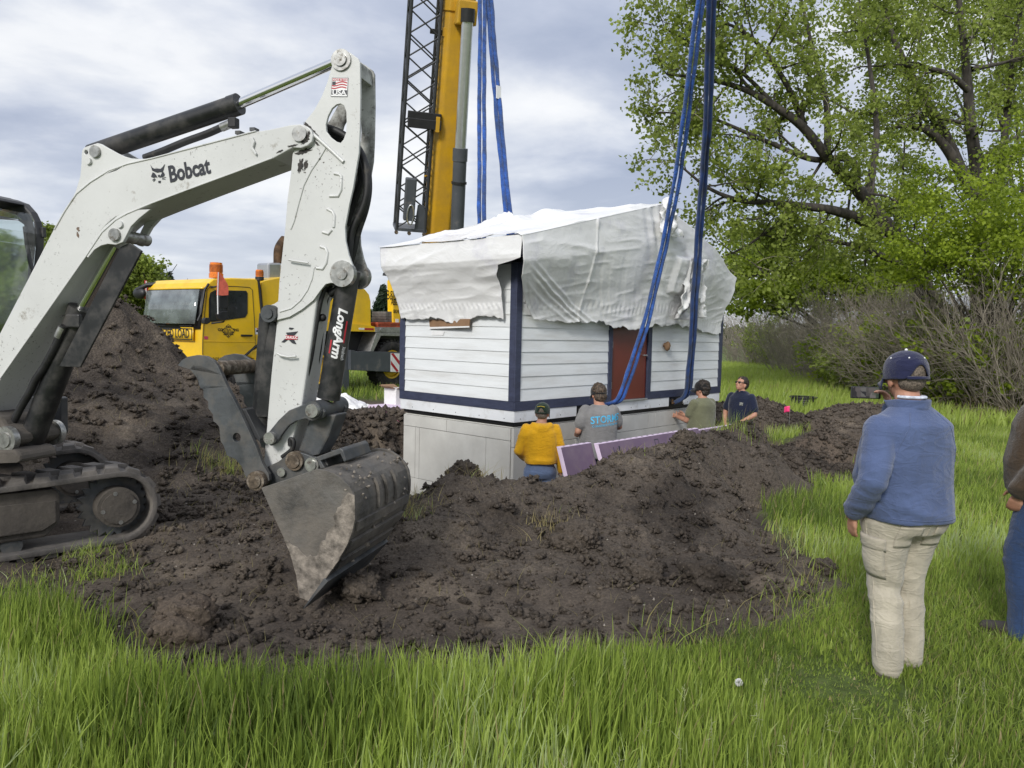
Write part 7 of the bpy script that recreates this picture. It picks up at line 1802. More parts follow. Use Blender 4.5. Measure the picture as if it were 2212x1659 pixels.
# ------------------------------------------------------------------ people
M_SKIN = mat('skin', (0.47, 0.255, 0.175), 0.55, var=0.10, vscale=14, col2=(0.40, 0.19, 0.125), bump=0.1, bscale=80)
M_HAIRD = mat('dark brown hair', (0.030, 0.021, 0.015), 0.6, var=0.5, vscale=60, stretch=(1, 1, 0.3), bump=0.8, bscale=90)
M_HAIRB = mat('brown hair', (0.085, 0.058, 0.038), 0.6, var=0.5, vscale=60, stretch=(1, 1, 0.25), bump=0.9, bscale=90)
M_HAIRG = mat('short greying hair', (0.17, 0.135, 0.105), 0.7, var=0.4, vscale=120, bump=0.6, bscale=160)
def cloth(name, c, **k): return mat(name, c, 0.9, var=k.pop('var', 0.10), vscale=k.pop('vscale', 5), wrinkle=k.pop('wrinkle', 0.35), bump=k.pop('bump', 0.35), bscale=k.pop('bscale', 220), sheen=0.25, spec=0.2, **k)
M_PULL = cloth('blue fleece', (0.078, 0.109, 0.212), var=0.09)
M_KHAKI = cloth('pale khaki cotton', (0.44, 0.40, 0.32), dirt=(0.36, 0.33, 0.27), dirt_amt=0.12, dirt_scale=3)
M_CAPN = cloth('navy cap cotton', (0.018, 0.021, 0.060))
M_JACK = cloth('brown canvas', (0.062, 0.041, 0.024))
M_DENIM = cloth('blue denim', (0.026, 0.052, 0.125), dirt=(0.06, 0.08, 0.13), dirt_amt=0.2, dirt_scale=4)
M_DENL = cloth('faded denim', (0.16, 0.22, 0.36))
M_HOOD = cloth('amber hoodie', (0.74, 0.39, 0.012))
M_GRN = cloth('dark green cap', (0.012, 0.030, 0.018))
M_GREYT = cloth('grey shirt', (0.215, 0.212, 0.210))
M_OLIVE = cloth('olive shirt', (0.150, 0.155, 0.095))
M_POLO = cloth('navy polo', (0.012, 0.017, 0.040))
M_BLKC = cloth('black cap', (0.012, 0.012, 0.013))
M_SHOE = mat('dark leather', (0.030, 0.024, 0.020), 0.6, var=0.25, vscale=12, dirt=(0.12, 0.10, 0.08), dirt_amt=0.2, dirt_scale=10)
M_SOLE = mat('rubber sole', (0.10, 0.085, 0.065), 0.8, var=0.2)

def remesh_link(name, mb, vox, mt, parent, smooth=4, disp=None):
    me = mb.mesh(name); ob = bpy.data.objects.new(name, me); COL.objects.link(ob)
    r_ = ob.modifiers.new('r', 'REMESH'); r_.mode = 'VOXEL'; r_.voxel_size = vox; r_.use_smooth_shade = True
    if smooth:
        s_ = ob.modifiers.new('s', 'SMOOTH'); s_.factor = 0.5; s_.iterations = smooth
    d_ = ob.modifiers.new('d', 'DECIMATE'); d_.ratio = 0.38
    dg = bpy.context.evaluated_depsgraph_get(); m2 = bpy.data.meshes.new_from_object(ob.evaluated_get(dg)); m2.name = name
    bpy.data.objects.remove(ob); bpy.data.meshes.remove(me)
    n = len(m2.vertices); co = np.empty(n * 3, np.float32); m2.vertices.foreach_get('co', co); co = co.reshape(-1, 3).astype(float)
    if disp is not None:
        no = np.empty(n * 3, np.float32); m2.vertex_normals.foreach_get('vector', no); no = no.reshape(-1, 3)
        co = co + no * disp(co)[:, None]
        m2.vertices.foreach_set('co', co.astype(np.float32).ravel()); m2.update()
    m2.polygons.foreach_set('use_smooth', np.ones(len(m2.polygons), bool))
    return link(name, m2, mt, parent)

class Person:
    def __init__(s, name_label, P, yaw, k=1.0, group=None):
        a = R(yaw); s.F = np.array([-math.sin(a), math.cos(a), 0]); s.L = np.array([-s.F[1], s.F[0], 0]); s.P = np.array(P, float); s.k = k; s.hs = 1.0
        s.t = thing('person', name_label, 'person', s.P, group)
    def w(s, p): return s.P + (s.L * p[0] + s.F * p[1] + EZ * p[2]) * s.k
    def limb(s, mb, pts, rad, n=14, cap=True):
        q = [s.w(p) for p in pts]; mb.tube(q, [r * s.k for r in rad], n)
        for p, r in ((q[0], rad[0]), (q[-1], rad[-1])): mb.ball(p, r * s.k * 0.99, 10)
        for p, r in zip(q[1:-1], rad[1:-1]): mb.ball(p, r * s.k * 0.99, 10)
    def loft(s, mb, rings, n=24, ex=2.4):
        """rings: (l, f, z, half width, half depth)"""
        vs = []
        for l, f, z, a, b in rings:
            for t in np.linspace(0, 2 * math.pi, n, endpoint=False):
                c, sn = math.cos(t), math.sin(t)
                vs.append(s.w((l + a * math.copysign(abs(c) ** (2 / ex), c), f + b * math.copysign(abs(sn) ** (2 / ex), sn), z)))
        fs = []
        for i in range(len(rings) - 1):
            for j in range(n): fs.append((i * n + j, i * n + (j + 1) % n, (i + 1) * n + (j + 1) % n, (i + 1) * n + j))
        fs.append(tuple(range(n))[::-1]); fs.append(tuple((len(rings) - 1) * n + j for j in range(n)))
        mb.add(vs, fs, True)
    def head(s, mb, c, yaw=0.0, pitch=0.0, face=True):
        """head at local centre c; returns a function local head coords -> world"""
        a = R(yaw); hf = s.F * math.cos(a) + s.L * math.sin(a); hl = np.cross(EZ, hf)
        hf2 = hf * math.cos(R(pitch)) + EZ * math.sin(R(pitch)); hu_ = np.cross(hf2, hl)
        C = s.w(c)
        H = lambda l, f, z: C + (hl * l + hf2 * f + hu_ * z) * s.k * s.hs
        s.HA = [hl, hf2, hu_]; s.H = H
        B = lambda l, f, z, r: mb.ball(H(l, f, z), tuple(q * s.k * s.hs for q in r), 16, s.HA)
        B(0, -0.012, 0.030, (0.077, 0.094, 0.092)); B(0, 0.022, -0.040, (0.062, 0.070, 0.075)); B(0, 0.045, -0.085, (0.036, 0.036, 0.028)); B(0, -0.02, -0.03, (0.066, 0.07, 0.075))
        B(0, 0.094, -0.028, (0.014, 0.020, 0.012)); mb.tube([H(0, 0.085, 0.015), H(0, 0.104, -0.024)], [0.009 * s.k * s.hs, 0.013 * s.k * s.hs], 8)
        B(0, 0.080, -0.062, (0.024, 0.010, 0.007)); B(0, 0.078, -0.073, (0.020, 0.010, 0.007)); B(0, 0.078, 0.028, (0.050, 0.014, 0.010))
        for sd in (-1, 1):
            B(sd * 0.040, 0.062, -0.020, (0.022, 0.022, 0.022)); B(sd * 0.080, -0.008, -0.030, (0.010, 0.020, 0.033)); B(sd * 0.084, -0.016, -0.012, (0.010, 0.013, 0.016))
        return H
    def hand(s, mb, wrist, dirv, palm_n, curl=0.5, side=1, size=1.0):
        """wrist local; dirv pointing direction and palm normal in local (l,f,z)"""
        d = np.array(dirv, float); d /= np.linalg.norm(d); n = np.array(palm_n, float); n -= d * (n @ d); n /= np.linalg.norm(n); x = np.cross(d, n) * side
        W0 = np.array(wrist, float); z = size
        for o in (-0.028, -0.010, 0.010, 0.028): s.limb(mb, [W0 + d * 0.01, W0 + x * o * z + d * 0.085 * z], [0.020 * z, 0.0125 * z], 8)
        for o, ln in ((-0.030, 0.062), (-0.010, 0.078), (0.010, 0.084), (0.030, 0.074)):
            b = W0 + x * o * z + d * 0.088 * z; c1 = curl * 0.9; pts = [b]; a = 0
            for seg in (0.45, 0.32, 0.23):
                a += c1; pts.append(pts[-1] + (d * math.cos(a) + n * math.sin(a)) * ln * z * seg)
            s.limb(mb, pts, [0.0095 * z, 0.009 * z, 0.0085 * z, 0.0075 * z], 8)
        b = W0 + x * 0.028 * z + d * 0.025 * z; t1 = b + (x * 0.75 + d * 0.6 + n * 0.35) * 0.042 * z; t2 = t1 + (d * 0.85 + x * 0.25 + n * 0.5 * curl) * 0.034 * z
        s.limb(mb, [b, t1, t2], [0.014 * z, 0.0115 * z, 0.009 * z], 8)
from mathutils.bvhtree import BVHTree
def bvh_of(p, name):
    o = [c for c in p.t.children if c.name.split('.')[0] == name][0]; me = o.data
    return BVHTree.FromPolygons([Vector(v.co) for v in me.vertices], [tuple(f.vertices) for f in me.polygons])
def patch_on(p, bv, name, corners, nrm, mt, th=0.008, n=9, wav=0.0):
    """cloth patch lying on a garment: four local corners, cast onto it along -nrm"""
    C4 = [p.w(c) for c in corners]; nn = np.array(nrm, float); nn /= np.linalg.norm(nn); g = np.zeros((n, n, 3))
    for i in range(n):
        for k in range(n):
            u, v = i / (n - 1), k / (n - 1); q = (C4[0] * (1 - u) + C4[1] * u) * (1 - v) + (C4[3] * (1 - u) + C4[2] * u) * v
            h = bv.ray_cast(Vector(q + nn * 0.4), Vector(-nn), 1.0)[0]
            g[i, k] = (np.array(h) if h else q) + nn * (th * (0.25 if i in (0, n - 1) or k in (0, n - 1) else 1.0) + 0.002)
    o = link(name, fast_mesh(name, g.reshape(-1, 3), grid_faces(n, n), True), mt, p.t)
    s_ = o.modifiers.new('t', 'SOLIDIFY'); s_.thickness = 0.004; s_.offset = 0
    return o
def seam_on(p, bv, name, pts, nrm, mt, r=0.0035):
    nn = np.array(nrm, float); nn /= np.linalg.norm(nn); q = smooth_path([p.w(c) for c in pts], 16); o_ = []
    for c in q:
        h = bv.ray_cast(Vector(c + nn * 0.4), Vector(-nn), 1.0)[0]
        if h: o_.append(np.array(h))
    return MB().tube(o_, r, 5).build(name, mt, p.t) if len(o_) > 2 else None
def fold_noise(amp, sc, seed, bands=()):
    """cloth relief: soft noise plus creases gathered round given points (centre, radius, amplitude, freq)"""
    def f(co):
        h = amp * noise3(co, sc, 3, seed)
        h = h + amp * 0.9 * np.clip(1 - np.abs(noise3(co * np.array([1, 1, 2.2]), sc * 0.8, 2, seed + 5)) * 5, -0.3, 1)
        for c, r, a, fr in bands:
            d = np.linalg.norm((co - np.array(c)) * np.array([1, 1, 1.0]), axis=1)
            w1 = noise3(co + 3.7, 5.0, 2, seed + 9); w2 = noise3(co - 2.1, 3.2, 2, seed + 11)
            ph = (co[:, 2] + 0.30 * (co[:, 0] - c[0]) * (1 + 2 * w2) + 0.07 * w1) * fr * 0.62
            h = h + 0.9 * a * np.exp(-(d / r) ** 2) * (np.sin(ph) * np.clip(0.45 + 2.2 * w2, 0, 1.2) + 0.6 * np.clip(1 - np.abs(noise3(co * np.array([1, 1, 2.4]), fr * 0.07, 2, seed + 14)) * 6, -0.3, 1))
        return h
    return f
def std_body(p, j, heavy=0.0, legs=True, vox=0.008, hands=()):
    """one continuous body: j holds joints in local coordinates"""
    mb = MB(); g = heavy
    p.loft(mb, [(0, 0, 0.86, 0.15 + g * .5, 0.105 + g * .6), (0, 0, 0.98, 0.165 + g, 0.115 + g), (0, 0.005 + g * .2, 1.12, 0.155 + g, 0.105 + g), (0, 0, 1.30, 0.170 + g * .6, 0.110 + g * .6), (0, -0.01, 1.42, 0.165 + g * .4, 0.095 + g * .4), (0, -0.015, 1.48, 0.09, 0.07), (0, 0, 1.52, 0.060, 0.060)])
    p.limb(mb, [(0, -0.012, 1.46), tuple(np.array(j['head']) + np.array([0, -0.012, -0.06]))], [0.064 + g * .15, 0.058 + g * .15])
    p.head(mb, j['head'], j.get('hyaw', 0), j.get('hpitch', 0))
    for sd in ('l', 'r'):
        S, E, Wr = j['sh' + sd], j['el' + sd], j['wr' + sd]
        p.limb(mb, [S, E], [0.056, 0.042]); p.limb(mb, [E, tuple(0.5 * (np.array(E) + np.array(Wr))), Wr], [0.042, 0.038, 0.028])
        if legs:
            h, k, a = j['hip' + sd], j['kn' + sd], j['an' + sd]
            p.limb(mb, [h, k], [0.088 + g * .3, 0.058]); p.limb(mb, [k, tuple(0.6 * np.array(k) + 0.4 * np.array(a) + np.array([0, -0.02, 0])), a], [0.056, 0.055, 0.038])
            p.limb(mb, [a, (a[0], a[1] + 0.07, 0.045)], [0.036, 0.026])
    for h in hands: p.hand(mb, **h)
    return remesh_link('body', mb, vox, M_SKIN, p.t, 2)
def std_joints(**k):
    j = dict(head=(0, 0.025, 1.645), shl=(0.185, -0.01, 1.42), shr=(-0.185, -0.01, 1.42), ell=(0.25, -0.04, 1.14), elr=(-0.25, -0.04, 1.14), wrl=(0.26, 0.05, 0.90), wrr=(-0.26, 0.05, 0.90),
             hipl=(0.095, 0, 0.92), hipr=(-0.095, 0, 0.92), knl=(0.11, 0.015, 0.50), knr=(-0.11, 0.015, 0.50), anl=(0.12, -0.02, 0.09), anr=(-0.12, -0.02, 0.09))
    j.update(k); return j
CAPZ = 0.002
def cap_on(p, mt, brim_yaw=0.0, dots=None, opening=True, name='cap', band=None):
    H = p.H; n = 28; mb = MB(); vs = []; fs = []
    hs_ = [(-0.026, 0.096, 0.116), (0.022, 0.098, 0.118), (0.062, 0.092, 0.110), (0.092, 0.074, 0.088), (0.113, 0.045, 0.054), (0.121, 0.010, 0.012)]
    for z, a, b in hs_:
        for t in np.linspace(0, 2 * math.pi, n, endpoint=False):
            zz_ = z
            if opening and z < 0.05:
                bk_d = abs((t - 1.5 * math.pi + math.pi) % (2 * math.pi) - math.pi)
                zz_ = z + max(0, 0.078 * (1 - (bk_d / 0.52) ** 2)) * (1 if z < 0.0 else 0.50)
            vs.append(H(a * math.cos(t), -0.012 + b * math.sin(t), zz_ + CAPZ))
    for i in range(len(hs_) - 1):
        for q in range(n): fs.append((i * n + q, i * n + (q + 1) % n, (i + 1) * n + (q + 1) % n, (i + 1) * n + q))
    fs.append(tuple((len(hs_) - 1) * n + q for q in range(n)))
    o = mb.add(vs, fs, True).build(name, mt, p.t); s_ = o.modifiers.new('t', 'SOLIDIFY'); s_.thickness = 0.004; s_.offset = 0
    sb = o.modifiers.new('s', 'SUBSURF'); sb.levels = 1; sb.render_levels = 1
    # brim
    mb = MB(); vs = []; m_ = 14
    for i, rr in enumerate((0.0, 0.35, 0.7, 1.0)):
        for t in np.linspace(-1.05, 1.05, m_):
            a = math.pi / 2 + t; base = np.array([0.097 * math.cos(a), -0.012 + 0.116 * math.sin(a)])
            f_ = base + np.array([0, 0.075 * rr * math.cos(t * 1.35)])
            vs.append(H(f_[0], f_[1], CAPZ - 0.016 - 0.020 * rr - 0.035 * (t / 1.05) ** 2 * rr))
    fs = [(i * m_ + q, i * m_ + q + 1, (i + 1) * m_ + q + 1, (i + 1) * m_ + q) for i in range(3) for q in range(m_ - 1)]
    b = mb.add(vs, fs, True).build('brim', mt, o); s_ = b.modifiers.new('t', 'SOLIDIFY'); s_.thickness = 0.006; s_.offset = 0
    MB().ball(H(0, -0.012, 0.124 + CAPZ), 0.009, 8).build('button', dots or mt, o)
    if opening:
        MB().tube([H(0.100 * math.cos(a), -0.012 + 0.119 * math.sin(a), -0.016 + CAPZ) for a in np.linspace(1.5 * math.pi - 0.62, 1.5 * math.pi + 0.62, 9)], 0.009, 6, flat=0.4).build('strap', band or mt, o)
    if dots:
        for k in range(6):
            a = math.pi / 2 + math.pi / 6 + k * math.pi / 3
            MB().ball(H(0.080 * math.cos(a), -0.012 + 0.095 * math.sin(a), 0.082 + CAPZ), 0.0055, 6).build('eyelet', dots, o)
    return o
def hair_cap(p, mt, low=-0.055, bulge=0.008, name='hair', seed=1, back=-0.02, shag=0.0):
    mb = MB(); mb.ball(p.H(0, back - 0.008, 0.026), tuple(q * p.k * p.hs for q in (0.083 + bulge, 0.098 + bulge, 0.098 + bulge)), 24, p.HA); mb.ball(p.H(0, back - 0.030, low * 0.6), tuple(q * p.k * p.hs for q in (0.074 + bulge, 0.066 + bulge, 0.060 + bulge)), 20, p.HA)
    C = p.H(0, 0, 0); A = np.array(p.HA)
    def dsp(co): return (0.004 + shag) * noise3(co, 45, 3, seed)
    o = remesh_link(name, mb, 0.008, mt, p.t, 1, dsp)
    # cut the face side and the neck: push vertices that would cover the face inside the head
    me = o.data; n = len(me.vertices); co = np.empty(n * 3, np.float32); me.vertices.foreach_get('co', co); co = co.reshape(-1, 3).astype(float)
    q = (co - C) @ A.T / p.k / p.hs
    face = (q[:, 1] > 0.035 - 0.2 * np.maximum(0, q[:, 2] - 0.05)) & (q[:, 2] < 0.075)
    ear = (np.abs(q[:, 0]) > 0.06) & (q[:, 1] > -0.045) & (q[:, 2] < 0.012)
    m_ = face | ear | (q[:, 2] < low - 0.045)
    ctr = p.H(0, -0.005, 0.0); co[m_] = ctr + (co[m_] - ctr) * 0.72
    me.vertices.foreach_set('co', co.astype(np.float32).ravel()); me.update()
    return o
def shoe(p, a, mt, yaw=0.0, name='shoe'):
    mb = MB(); q = R(yaw); fw = np.array([math.sin(-q), math.cos(q), 0])
    b = np.array([a[0], a[1], 0]); p.limb(mb, [b + np.array([0, 0, 0.085]), b + np.array([0, 0, 0.05])], [0.052, 0.05]); p.limb(mb, [b + fw * -0.03 + np.array([0, 0, 0.05]), b + fw * 0.08 + np.array([0, 0, 0.055]), b + fw * 0.185 + np.array([0, 0, 0.04])], [0.045, 0.048, 0.042])
    o = remesh_link(name, mb, 0.010, mt, p.t, 3)
    s_ = MB(); s_.tube([p.w(b + fw * -0.07 + np.array([0, 0, 0.012])), p.w(b + fw * 0.06 + np.array([0, 0, 0.012])), p.w(b + fw * 0.215 + np.array([0, 0, 0.012]))], [0.040, 0.047, 0.040], 14, flat=0.3, side=p.L)
    s_.build('sole', M_SOLE, o)
    return o
def top_garment(p, j, mt, name, g=0.02, heavy=0.0, hem=0.86, sleeve=1.0, vox=0.011, disp=None, extra=None, hem_w=None, arm_r=(0.072, 0.058, 0.048)):
    mb = MB(); h = heavy; hw = hem_w or (0.185 + h)
    p.loft(mb, [(0, -0.012, hem, hw + g * .4, 0.150 + h + g * .5), (0, -0.010, hem + 0.06, hw + 0.008 + g * .4, 0.152 + h + g * .5), (0, 0.005 + h * .2, 1.08, 0.176 + h + g, 0.128 + h + g), (0, 0.0, 1.28, 0.182 + h * .7 + g, 0.120 + h * .7 + g), (0, -0.012, 1.40, 0.178 + h * .4 + g, 0.106 + h * .5 + g), (0, -0.018, 1.465, 0.120 + g, 0.080 + g), (0, -0.014, 1.505, 0.070 + g * .6, 0.066 + g * .6)])
    for sd in ('l', 'r'):
        S, E, Wr = np.array(j['sh' + sd]), np.array(j['el' + sd]), np.array(j['wr' + sd])
        if sleeve >= 1.0:
            p.limb(mb, [S, E], [arm_r[0] + h * .2, arm_r[1]]); p.limb(mb, [E, E + (Wr - E) * 0.5, E + (Wr - E) * 0.97], [arm_r[1], arm_r[1] * 0.95, arm_r[2]])
        else:
            p.limb(mb, [S, S + (E - S) * sleeve], [arm_r[0] + h * .2, arm_r[1] * 1.12])
    if extra: extra(mb)
    return remesh_link(name, mb, vox, mt, p.t, 10, disp)
def trousers(p, j, mt, g=0.02, heavy=0.0, vox=0.011, disp=None, name='trousers', cuff=0.075, extra=None):
    mb = MB(); h = heavy
    p.loft(mb, [(0, 0, 0.80, 0.150 + h + g * .5, 0.115 + h + g * .5), (0, -0.015, 0.88, 0.165 + h + g * .5, 0.135 + h + g * .5), (0, 0, 0.98, 0.160 + h + g * .5, 0.118 + h + g * .5), (0, 0, 1.04, 0.155 + h + g * .4, 0.112 + h + g * .4)])
    for sd in ('l', 'r'):
        hp, k, a = np.array(j['hip' + sd]), np.array(j['kn' + sd]), np.array(j['an' + sd])
        p.limb(mb, [hp + np.array([0, 0, -0.04]), hp * 0.5 + k * 0.5, k], [0.100 + h * .5 + g * .6, 0.088 + h * .35 + g * .6, 0.070 + g])
        p.limb(mb, [k, k * 0.5 + a * 0.5 + np.array([0, -0.012, 0]), a + np.array([0, -0.01, -0.045])], [0.070 + g, 0.066 + g, cuff + g * .4])
    if extra: extra(mb)
    return remesh_link(name, mb, vox, mt, p.t, 3, disp)

# --- the man filming, in the foreground
PB = at_z(1930, 1448, 0.0); PB[2] = float(ground_at(PB[0], PB[1])[0])
p = Person('man in a blue quarter zip pullover and navy cap filming with his phone', PB, 15, 0.99)
p.hs = 1.13
j = std_joints(head=(0.0, 0.045, 1.665), hyaw=-8, hpitch=-4, shl=(0.195, -0.02, 1.365), shr=(-0.185, 0.02, 1.365), ell=(0.325, -0.135, 1.11), wrl=(0.285, 0.045, 0.905), elr=(-0.22, 0.20, 1.20), wrr=(-0.10, 0.36, 1.47),
               hipl=(0.105, -0.01, 0.90), hipr=(-0.105, 0, 0.90), knl=(0.100, 0.0, 0.50), knr=(-0.100, 0.05, 0.50), anl=(0.100, -0.06, 0.09), anr=(-0.110, 0.03, 0.09))
# phone hand faces the phone
ph_c = at_y(1870, 848, PB[1] + 0.36)
hl_w = at_y(1908, 856, PB[1] + 0.33)
loc = lambda P_: tuple(((np.array(P_) - p.P) @ p.L / p.k, (np.array(P_) - p.P) @ p.F / p.k, (P_[2] - p.P[2]) / p.k))
wl = loc(hl_w); j['wrr'] = (wl[0] - 0.04, wl[1] - 0.03, wl[2] - 0.075)
hv = np.array([0.35, 0.10, 0.93])
std_body(p, j, 0.04, vox=0.0075, hands=[dict(wrist=j['wrr'], dirv=(0.30, 0.20, 0.9), palm_n=(0.85, 0.3, -0.2), curl=0.62, side=-1), dict(wrist=j['wrl'], dirv=(-0.1, 0.25, -1), palm_n=(-1, 0, 0), curl=0.2, side=1)])
el_w, hemw = p.w(j['ell']), p.w((0, -0.12, 0.95))
top_garment(p, j, M_PULL, 'pullover', 0.026, 0.062, 0.872, 1.0, 0.0085, fold_noise(0.006, 3.2, 3, [(el_w, 0.13, 0.007, 95), (p.w((0.05, -0.15, 0.97)), 0.17, 0.009, 78), (p.w((0.2, -0.1, 1.06)), 0.14, 0.007, 85), (p.w((0.3, -0.02, 1.0)), 0.10, 0.006, 100), (p.w((0.17, -0.08, 1.33)), 0.10, 0.005, 60)]), hem_w=0.225, arm_r=(0.080, 0.076, 0.062))
# collar stands open at the neck
cl = MB(); n = 30; vs = []
for i, (z, r, o_) in enumerate(((1.475, 0.100, 0.0), (1.515, 0.094, 0.0), (1.540, 0.098, 0.004))):
    for a in np.linspace(-0.15 * math.pi, 1.15 * math.pi, n):
        a2 = -a; vs.append(p.w((r * math.cos(a2) * 1.02, -0.01 + r * math.sin(a2) * 1.02 + (0.06 if a < 0 or a > math.pi else 0) * (i / 2), z - 0.018 * math.cos(a2) * 0 - (0.035 if a < 0 or a > math.pi else 0) * 0.4)))
fs = [(i * n + q, i * n + q + 1, (i + 1) * n + q + 1, (i + 1) * n + q) for i in range(2) for q in range(n - 1)]
c_o = cl.add(vs, fs, True).build('collar', M_PULL, p.t); s_ = c_o.modifiers.new('t', 'SOLIDIFY'); s_.thickness = 0.012; s_.offset = 0; sb = c_o.modifiers.new('s', 'SUBSURF'); sb.levels = 1; sb.render_levels = 1
kn = MB().tube([p.w((0.078 * math.cos(a), -0.005 + 0.078 * math.sin(a), 1.550)) for a in np.linspace(math.pi, 2 * math.pi, 16)], 0.009, 8).build('shirt_collar', mat('pale striped shirt', (0.62, 0.66, 0.76), 0.8, var=0.2, vscale=40), p.t)
# raglan seams
bvp = bvh_of(p, 'pullover')
for sd in (1, -1): seam_on(p, bvp, 'seam', [(sd * 0.085, -0.3, 1.47), (sd * 0.135, -0.3, 1.40), (sd * 0.175, -0.3, 1.31), (sd * 0.215, -0.3, 1.20)], -p.F, M_PULL)
seam_on(p, bvp, 'hem_seam', [(0.2, -0.3, 0.905), (0.1, -0.3, 0.903), (0.0, -0.3, 0.902), (-0.1, -0.3, 0.903), (-0.2, -0.3, 0.905)], -p.F, M_PULL, 0.003)
trousers(p, j, M_KHAKI, 0.018, 0.050, 0.0085, fold_noise(0.006, 3.5, 13, [(p.w((0.09, -0.05, 0.48)), 0.20, 0.008, 75), (p.w((0.08, -0.07, 0.16)), 0.13, 0.010, 80), (p.w((0.06, -0.1, 0.78)), 0.14, 0.006, 80)]), cuff=0.070)
nl = p.L * 0.96 - p.F * 0.22
bvt = bvh_of(p, 'trousers')
patch_on(p, bvt, 'cargo_pocket', [(0.25, -0.105, 0.735), (0.25, 0.055, 0.745), (0.25, 0.060, 0.555), (0.25, -0.100, 0.545)], nl, M_KHAKI, 0.012)
patch_on(p, bvt, 'pocket_flap', [(0.25, -0.115, 0.775), (0.25, 0.065, 0.785), (0.25, 0.062, 0.715), (0.25, -0.112, 0.705)], nl, M_KHAKI, 0.019)
patch_on(p, bvt, 'back_pocket', [(0.155, -0.2, 0.868), (0.035, -0.2, 0.862), (0.035, -0.2, 0.735), (0.155, -0.2, 0.735)], -p.F, M_KHAKI, 0.005)
patch_on(p, bvt, 'back_pocket', [(-0.045, -0.2, 0.862), (-0.165, -0.2, 0.868), (-0.165, -0.2, 0.735), (-0.045, -0.2, 0.735)], -p.F, M_KHAKI, 0.005)
seam_on(p, bvt, 'side_seam', [(0.3, 0.01, 0.86), (0.3, 0.0, 0.70), (0.3, -0.01, 0.50), (0.3, -0.04, 0.30), (0.3, -0.07, 0.10)], p.L, M_KHAKI, 0.0045)
seam_on(p, bvt, 'seat_seam', [(0.0, -0.3, 0.87), (0.0, -0.3, 0.80), (0.0, -0.3, 0.74)], -p.F, M_KHAKI, 0.004)
shoe(p, j['anl'], M_SHOE, 58); shoe(p, j['anr'], M_SHOE, 25)
cap_on(p, M_CAPN, dots=M_DECW)
hair_cap(p, M_HAIRG, -0.045, -0.003, seed=4)
gl = MB().tube([p.H(0.080, -0.02, 0.005), p.H(0.082, 0.05, 0.010), p.H(0.070, 0.088, 0.010)], 0.003, 5).build('glasses', M_BLK, p.t)
phn = thing('phone', 'black phone held sideways by the man in blue, its screen lit', 'phone', ph_c)
px_ = at_y(1903, 849, PB[1] + 0.36) - at_y(1838, 847, PB[1] + 0.36); pw = np.linalg.norm(px_); px_ /= pw; pn = np.array([0.10, -1, 0.02]); pn -= px_ * (pn @ px_); pn /= np.linalg.norm(pn); py_ = np.cross(pn, px_); py_ = py_ if py_[2] > 0 else -py_
MB().box(ph_c, (pw / 2, 0.036, 0.006), [px_, py_, pn]).build('case', M_BLK, phn, bevel=0.005)
def screen_material():
    M = bpy.data.materials.new('phone screen'); M.use_nodes = True; t = M.node_tree; b = t.nodes['Principled BSDF']
    b.inputs['Base Color'].default_value = (0.02, 0.02, 0.022, 1); b.inputs['Roughness'].default_value = 0.15
    tc_ = N(t, 'ShaderNodeTexCoord'); v_ = N(t, 'ShaderNodeTexVoronoi', i_Scale=34.0); v_.distance = 'CHEBYCHEV'; L(t, tc_, 'Object', v_, 'Vector')
    bw = N(t, 'ShaderNodeRGBToBW'); L(t, v_, 'Color', bw, 0)
    rp = ramp(t, [(0.2, (0.01, 0.01, 0.012)), (0.45, (0.05, 0.045, 0.04)), (0.62, (0.16, 0.14, 0.14)), (0.8, (0.04, 0.06, 0.04))]); L(t, bw, 0, rp, 0)
    L(t, rp, 0, b, 'Emission Color'); b.inputs['Emission Strength'].default_value = 0.5
    return M
MB().box(ph_c + pn * 0.0065 - px_ * 0.002, (pw / 2 - 0.012, 0.031, 0.0006), [px_, py_, pn]).build('screen', screen_material(), phn)

# --- man in the brown jacket at the right edge
PJ = at_y(2236, 1390, 4.62); PJ[2] = float(ground_at(PJ[0], PJ[1])[0])
p = Person('man in a brown work jacket and blue jeans cut by the right edge', PJ, 50, 1.03)
j = std_joints(head=(-0.03, -0.02, 1.645), hyaw=-50, ell=(0.30, -0.06, 1.14), wrl=(0.225, 0.10, 0.93), elr=(-0.28, -0.05, 1.13), wrr=(-0.22, 0.10, 0.92), knl=(0.11, 0.09, 0.50), anl=(0.12, 0.05, 0.09), knr=(-0.12, 0.0, 0.5), anr=(-0.13, -0.12, 0.09))
std_body(p, j, 0.03, hands=[dict(wrist=j['wrl'], dirv=(-0.2, 0.3, -0.95), palm_n=(-1, 0, 0), curl=0.3, side=1), dict(wrist=j['wrr'], dirv=(0.2, 0.3, -0.95), palm_n=(1, 0, 0), curl=0.3, side=-1)])
top_garment(p, j, M_JACK, 'jacket', 0.034, 0.05, 0.90, 1.0, 0.010, fold_noise(0.008, 3.2, 23, [(p.w(j['ell']), 0.14, 0.008, 75), (p.w(j['wrl']), 0.10, 0.006, 85)]), hem_w=0.235, arm_r=(0.095, 0.084, 0.070))
trousers(p, j, M_DENIM, 0.026, 0.030, 0.010, fold_noise(0.006, 3.4, 27, [(p.w((0.10, 0.06, 0.48)), 0.2, 0.008, 70), (p.w((0.1, 0.06, 0.16)), 0.13, 0.010, 75)]), cuff=0.082)
seam_on(p, bvh_of(p, 'trousers'), 'side_seam', [(0.3, 0.0, 0.88), (0.3, 0.02, 0.70), (0.3, 0.05, 0.50), (0.3, 0.05, 0.30), (0.3, 0.05, 0.12)], p.L, M_DENIM, 0.0045)
shoe(p, (0.12, 0.06), M_SHOE, 6); shoe(p, j['anr'], M_SHOE, -6)
hair_cap(p, M_HAIRB, -0.06, 0.004, seed=8)

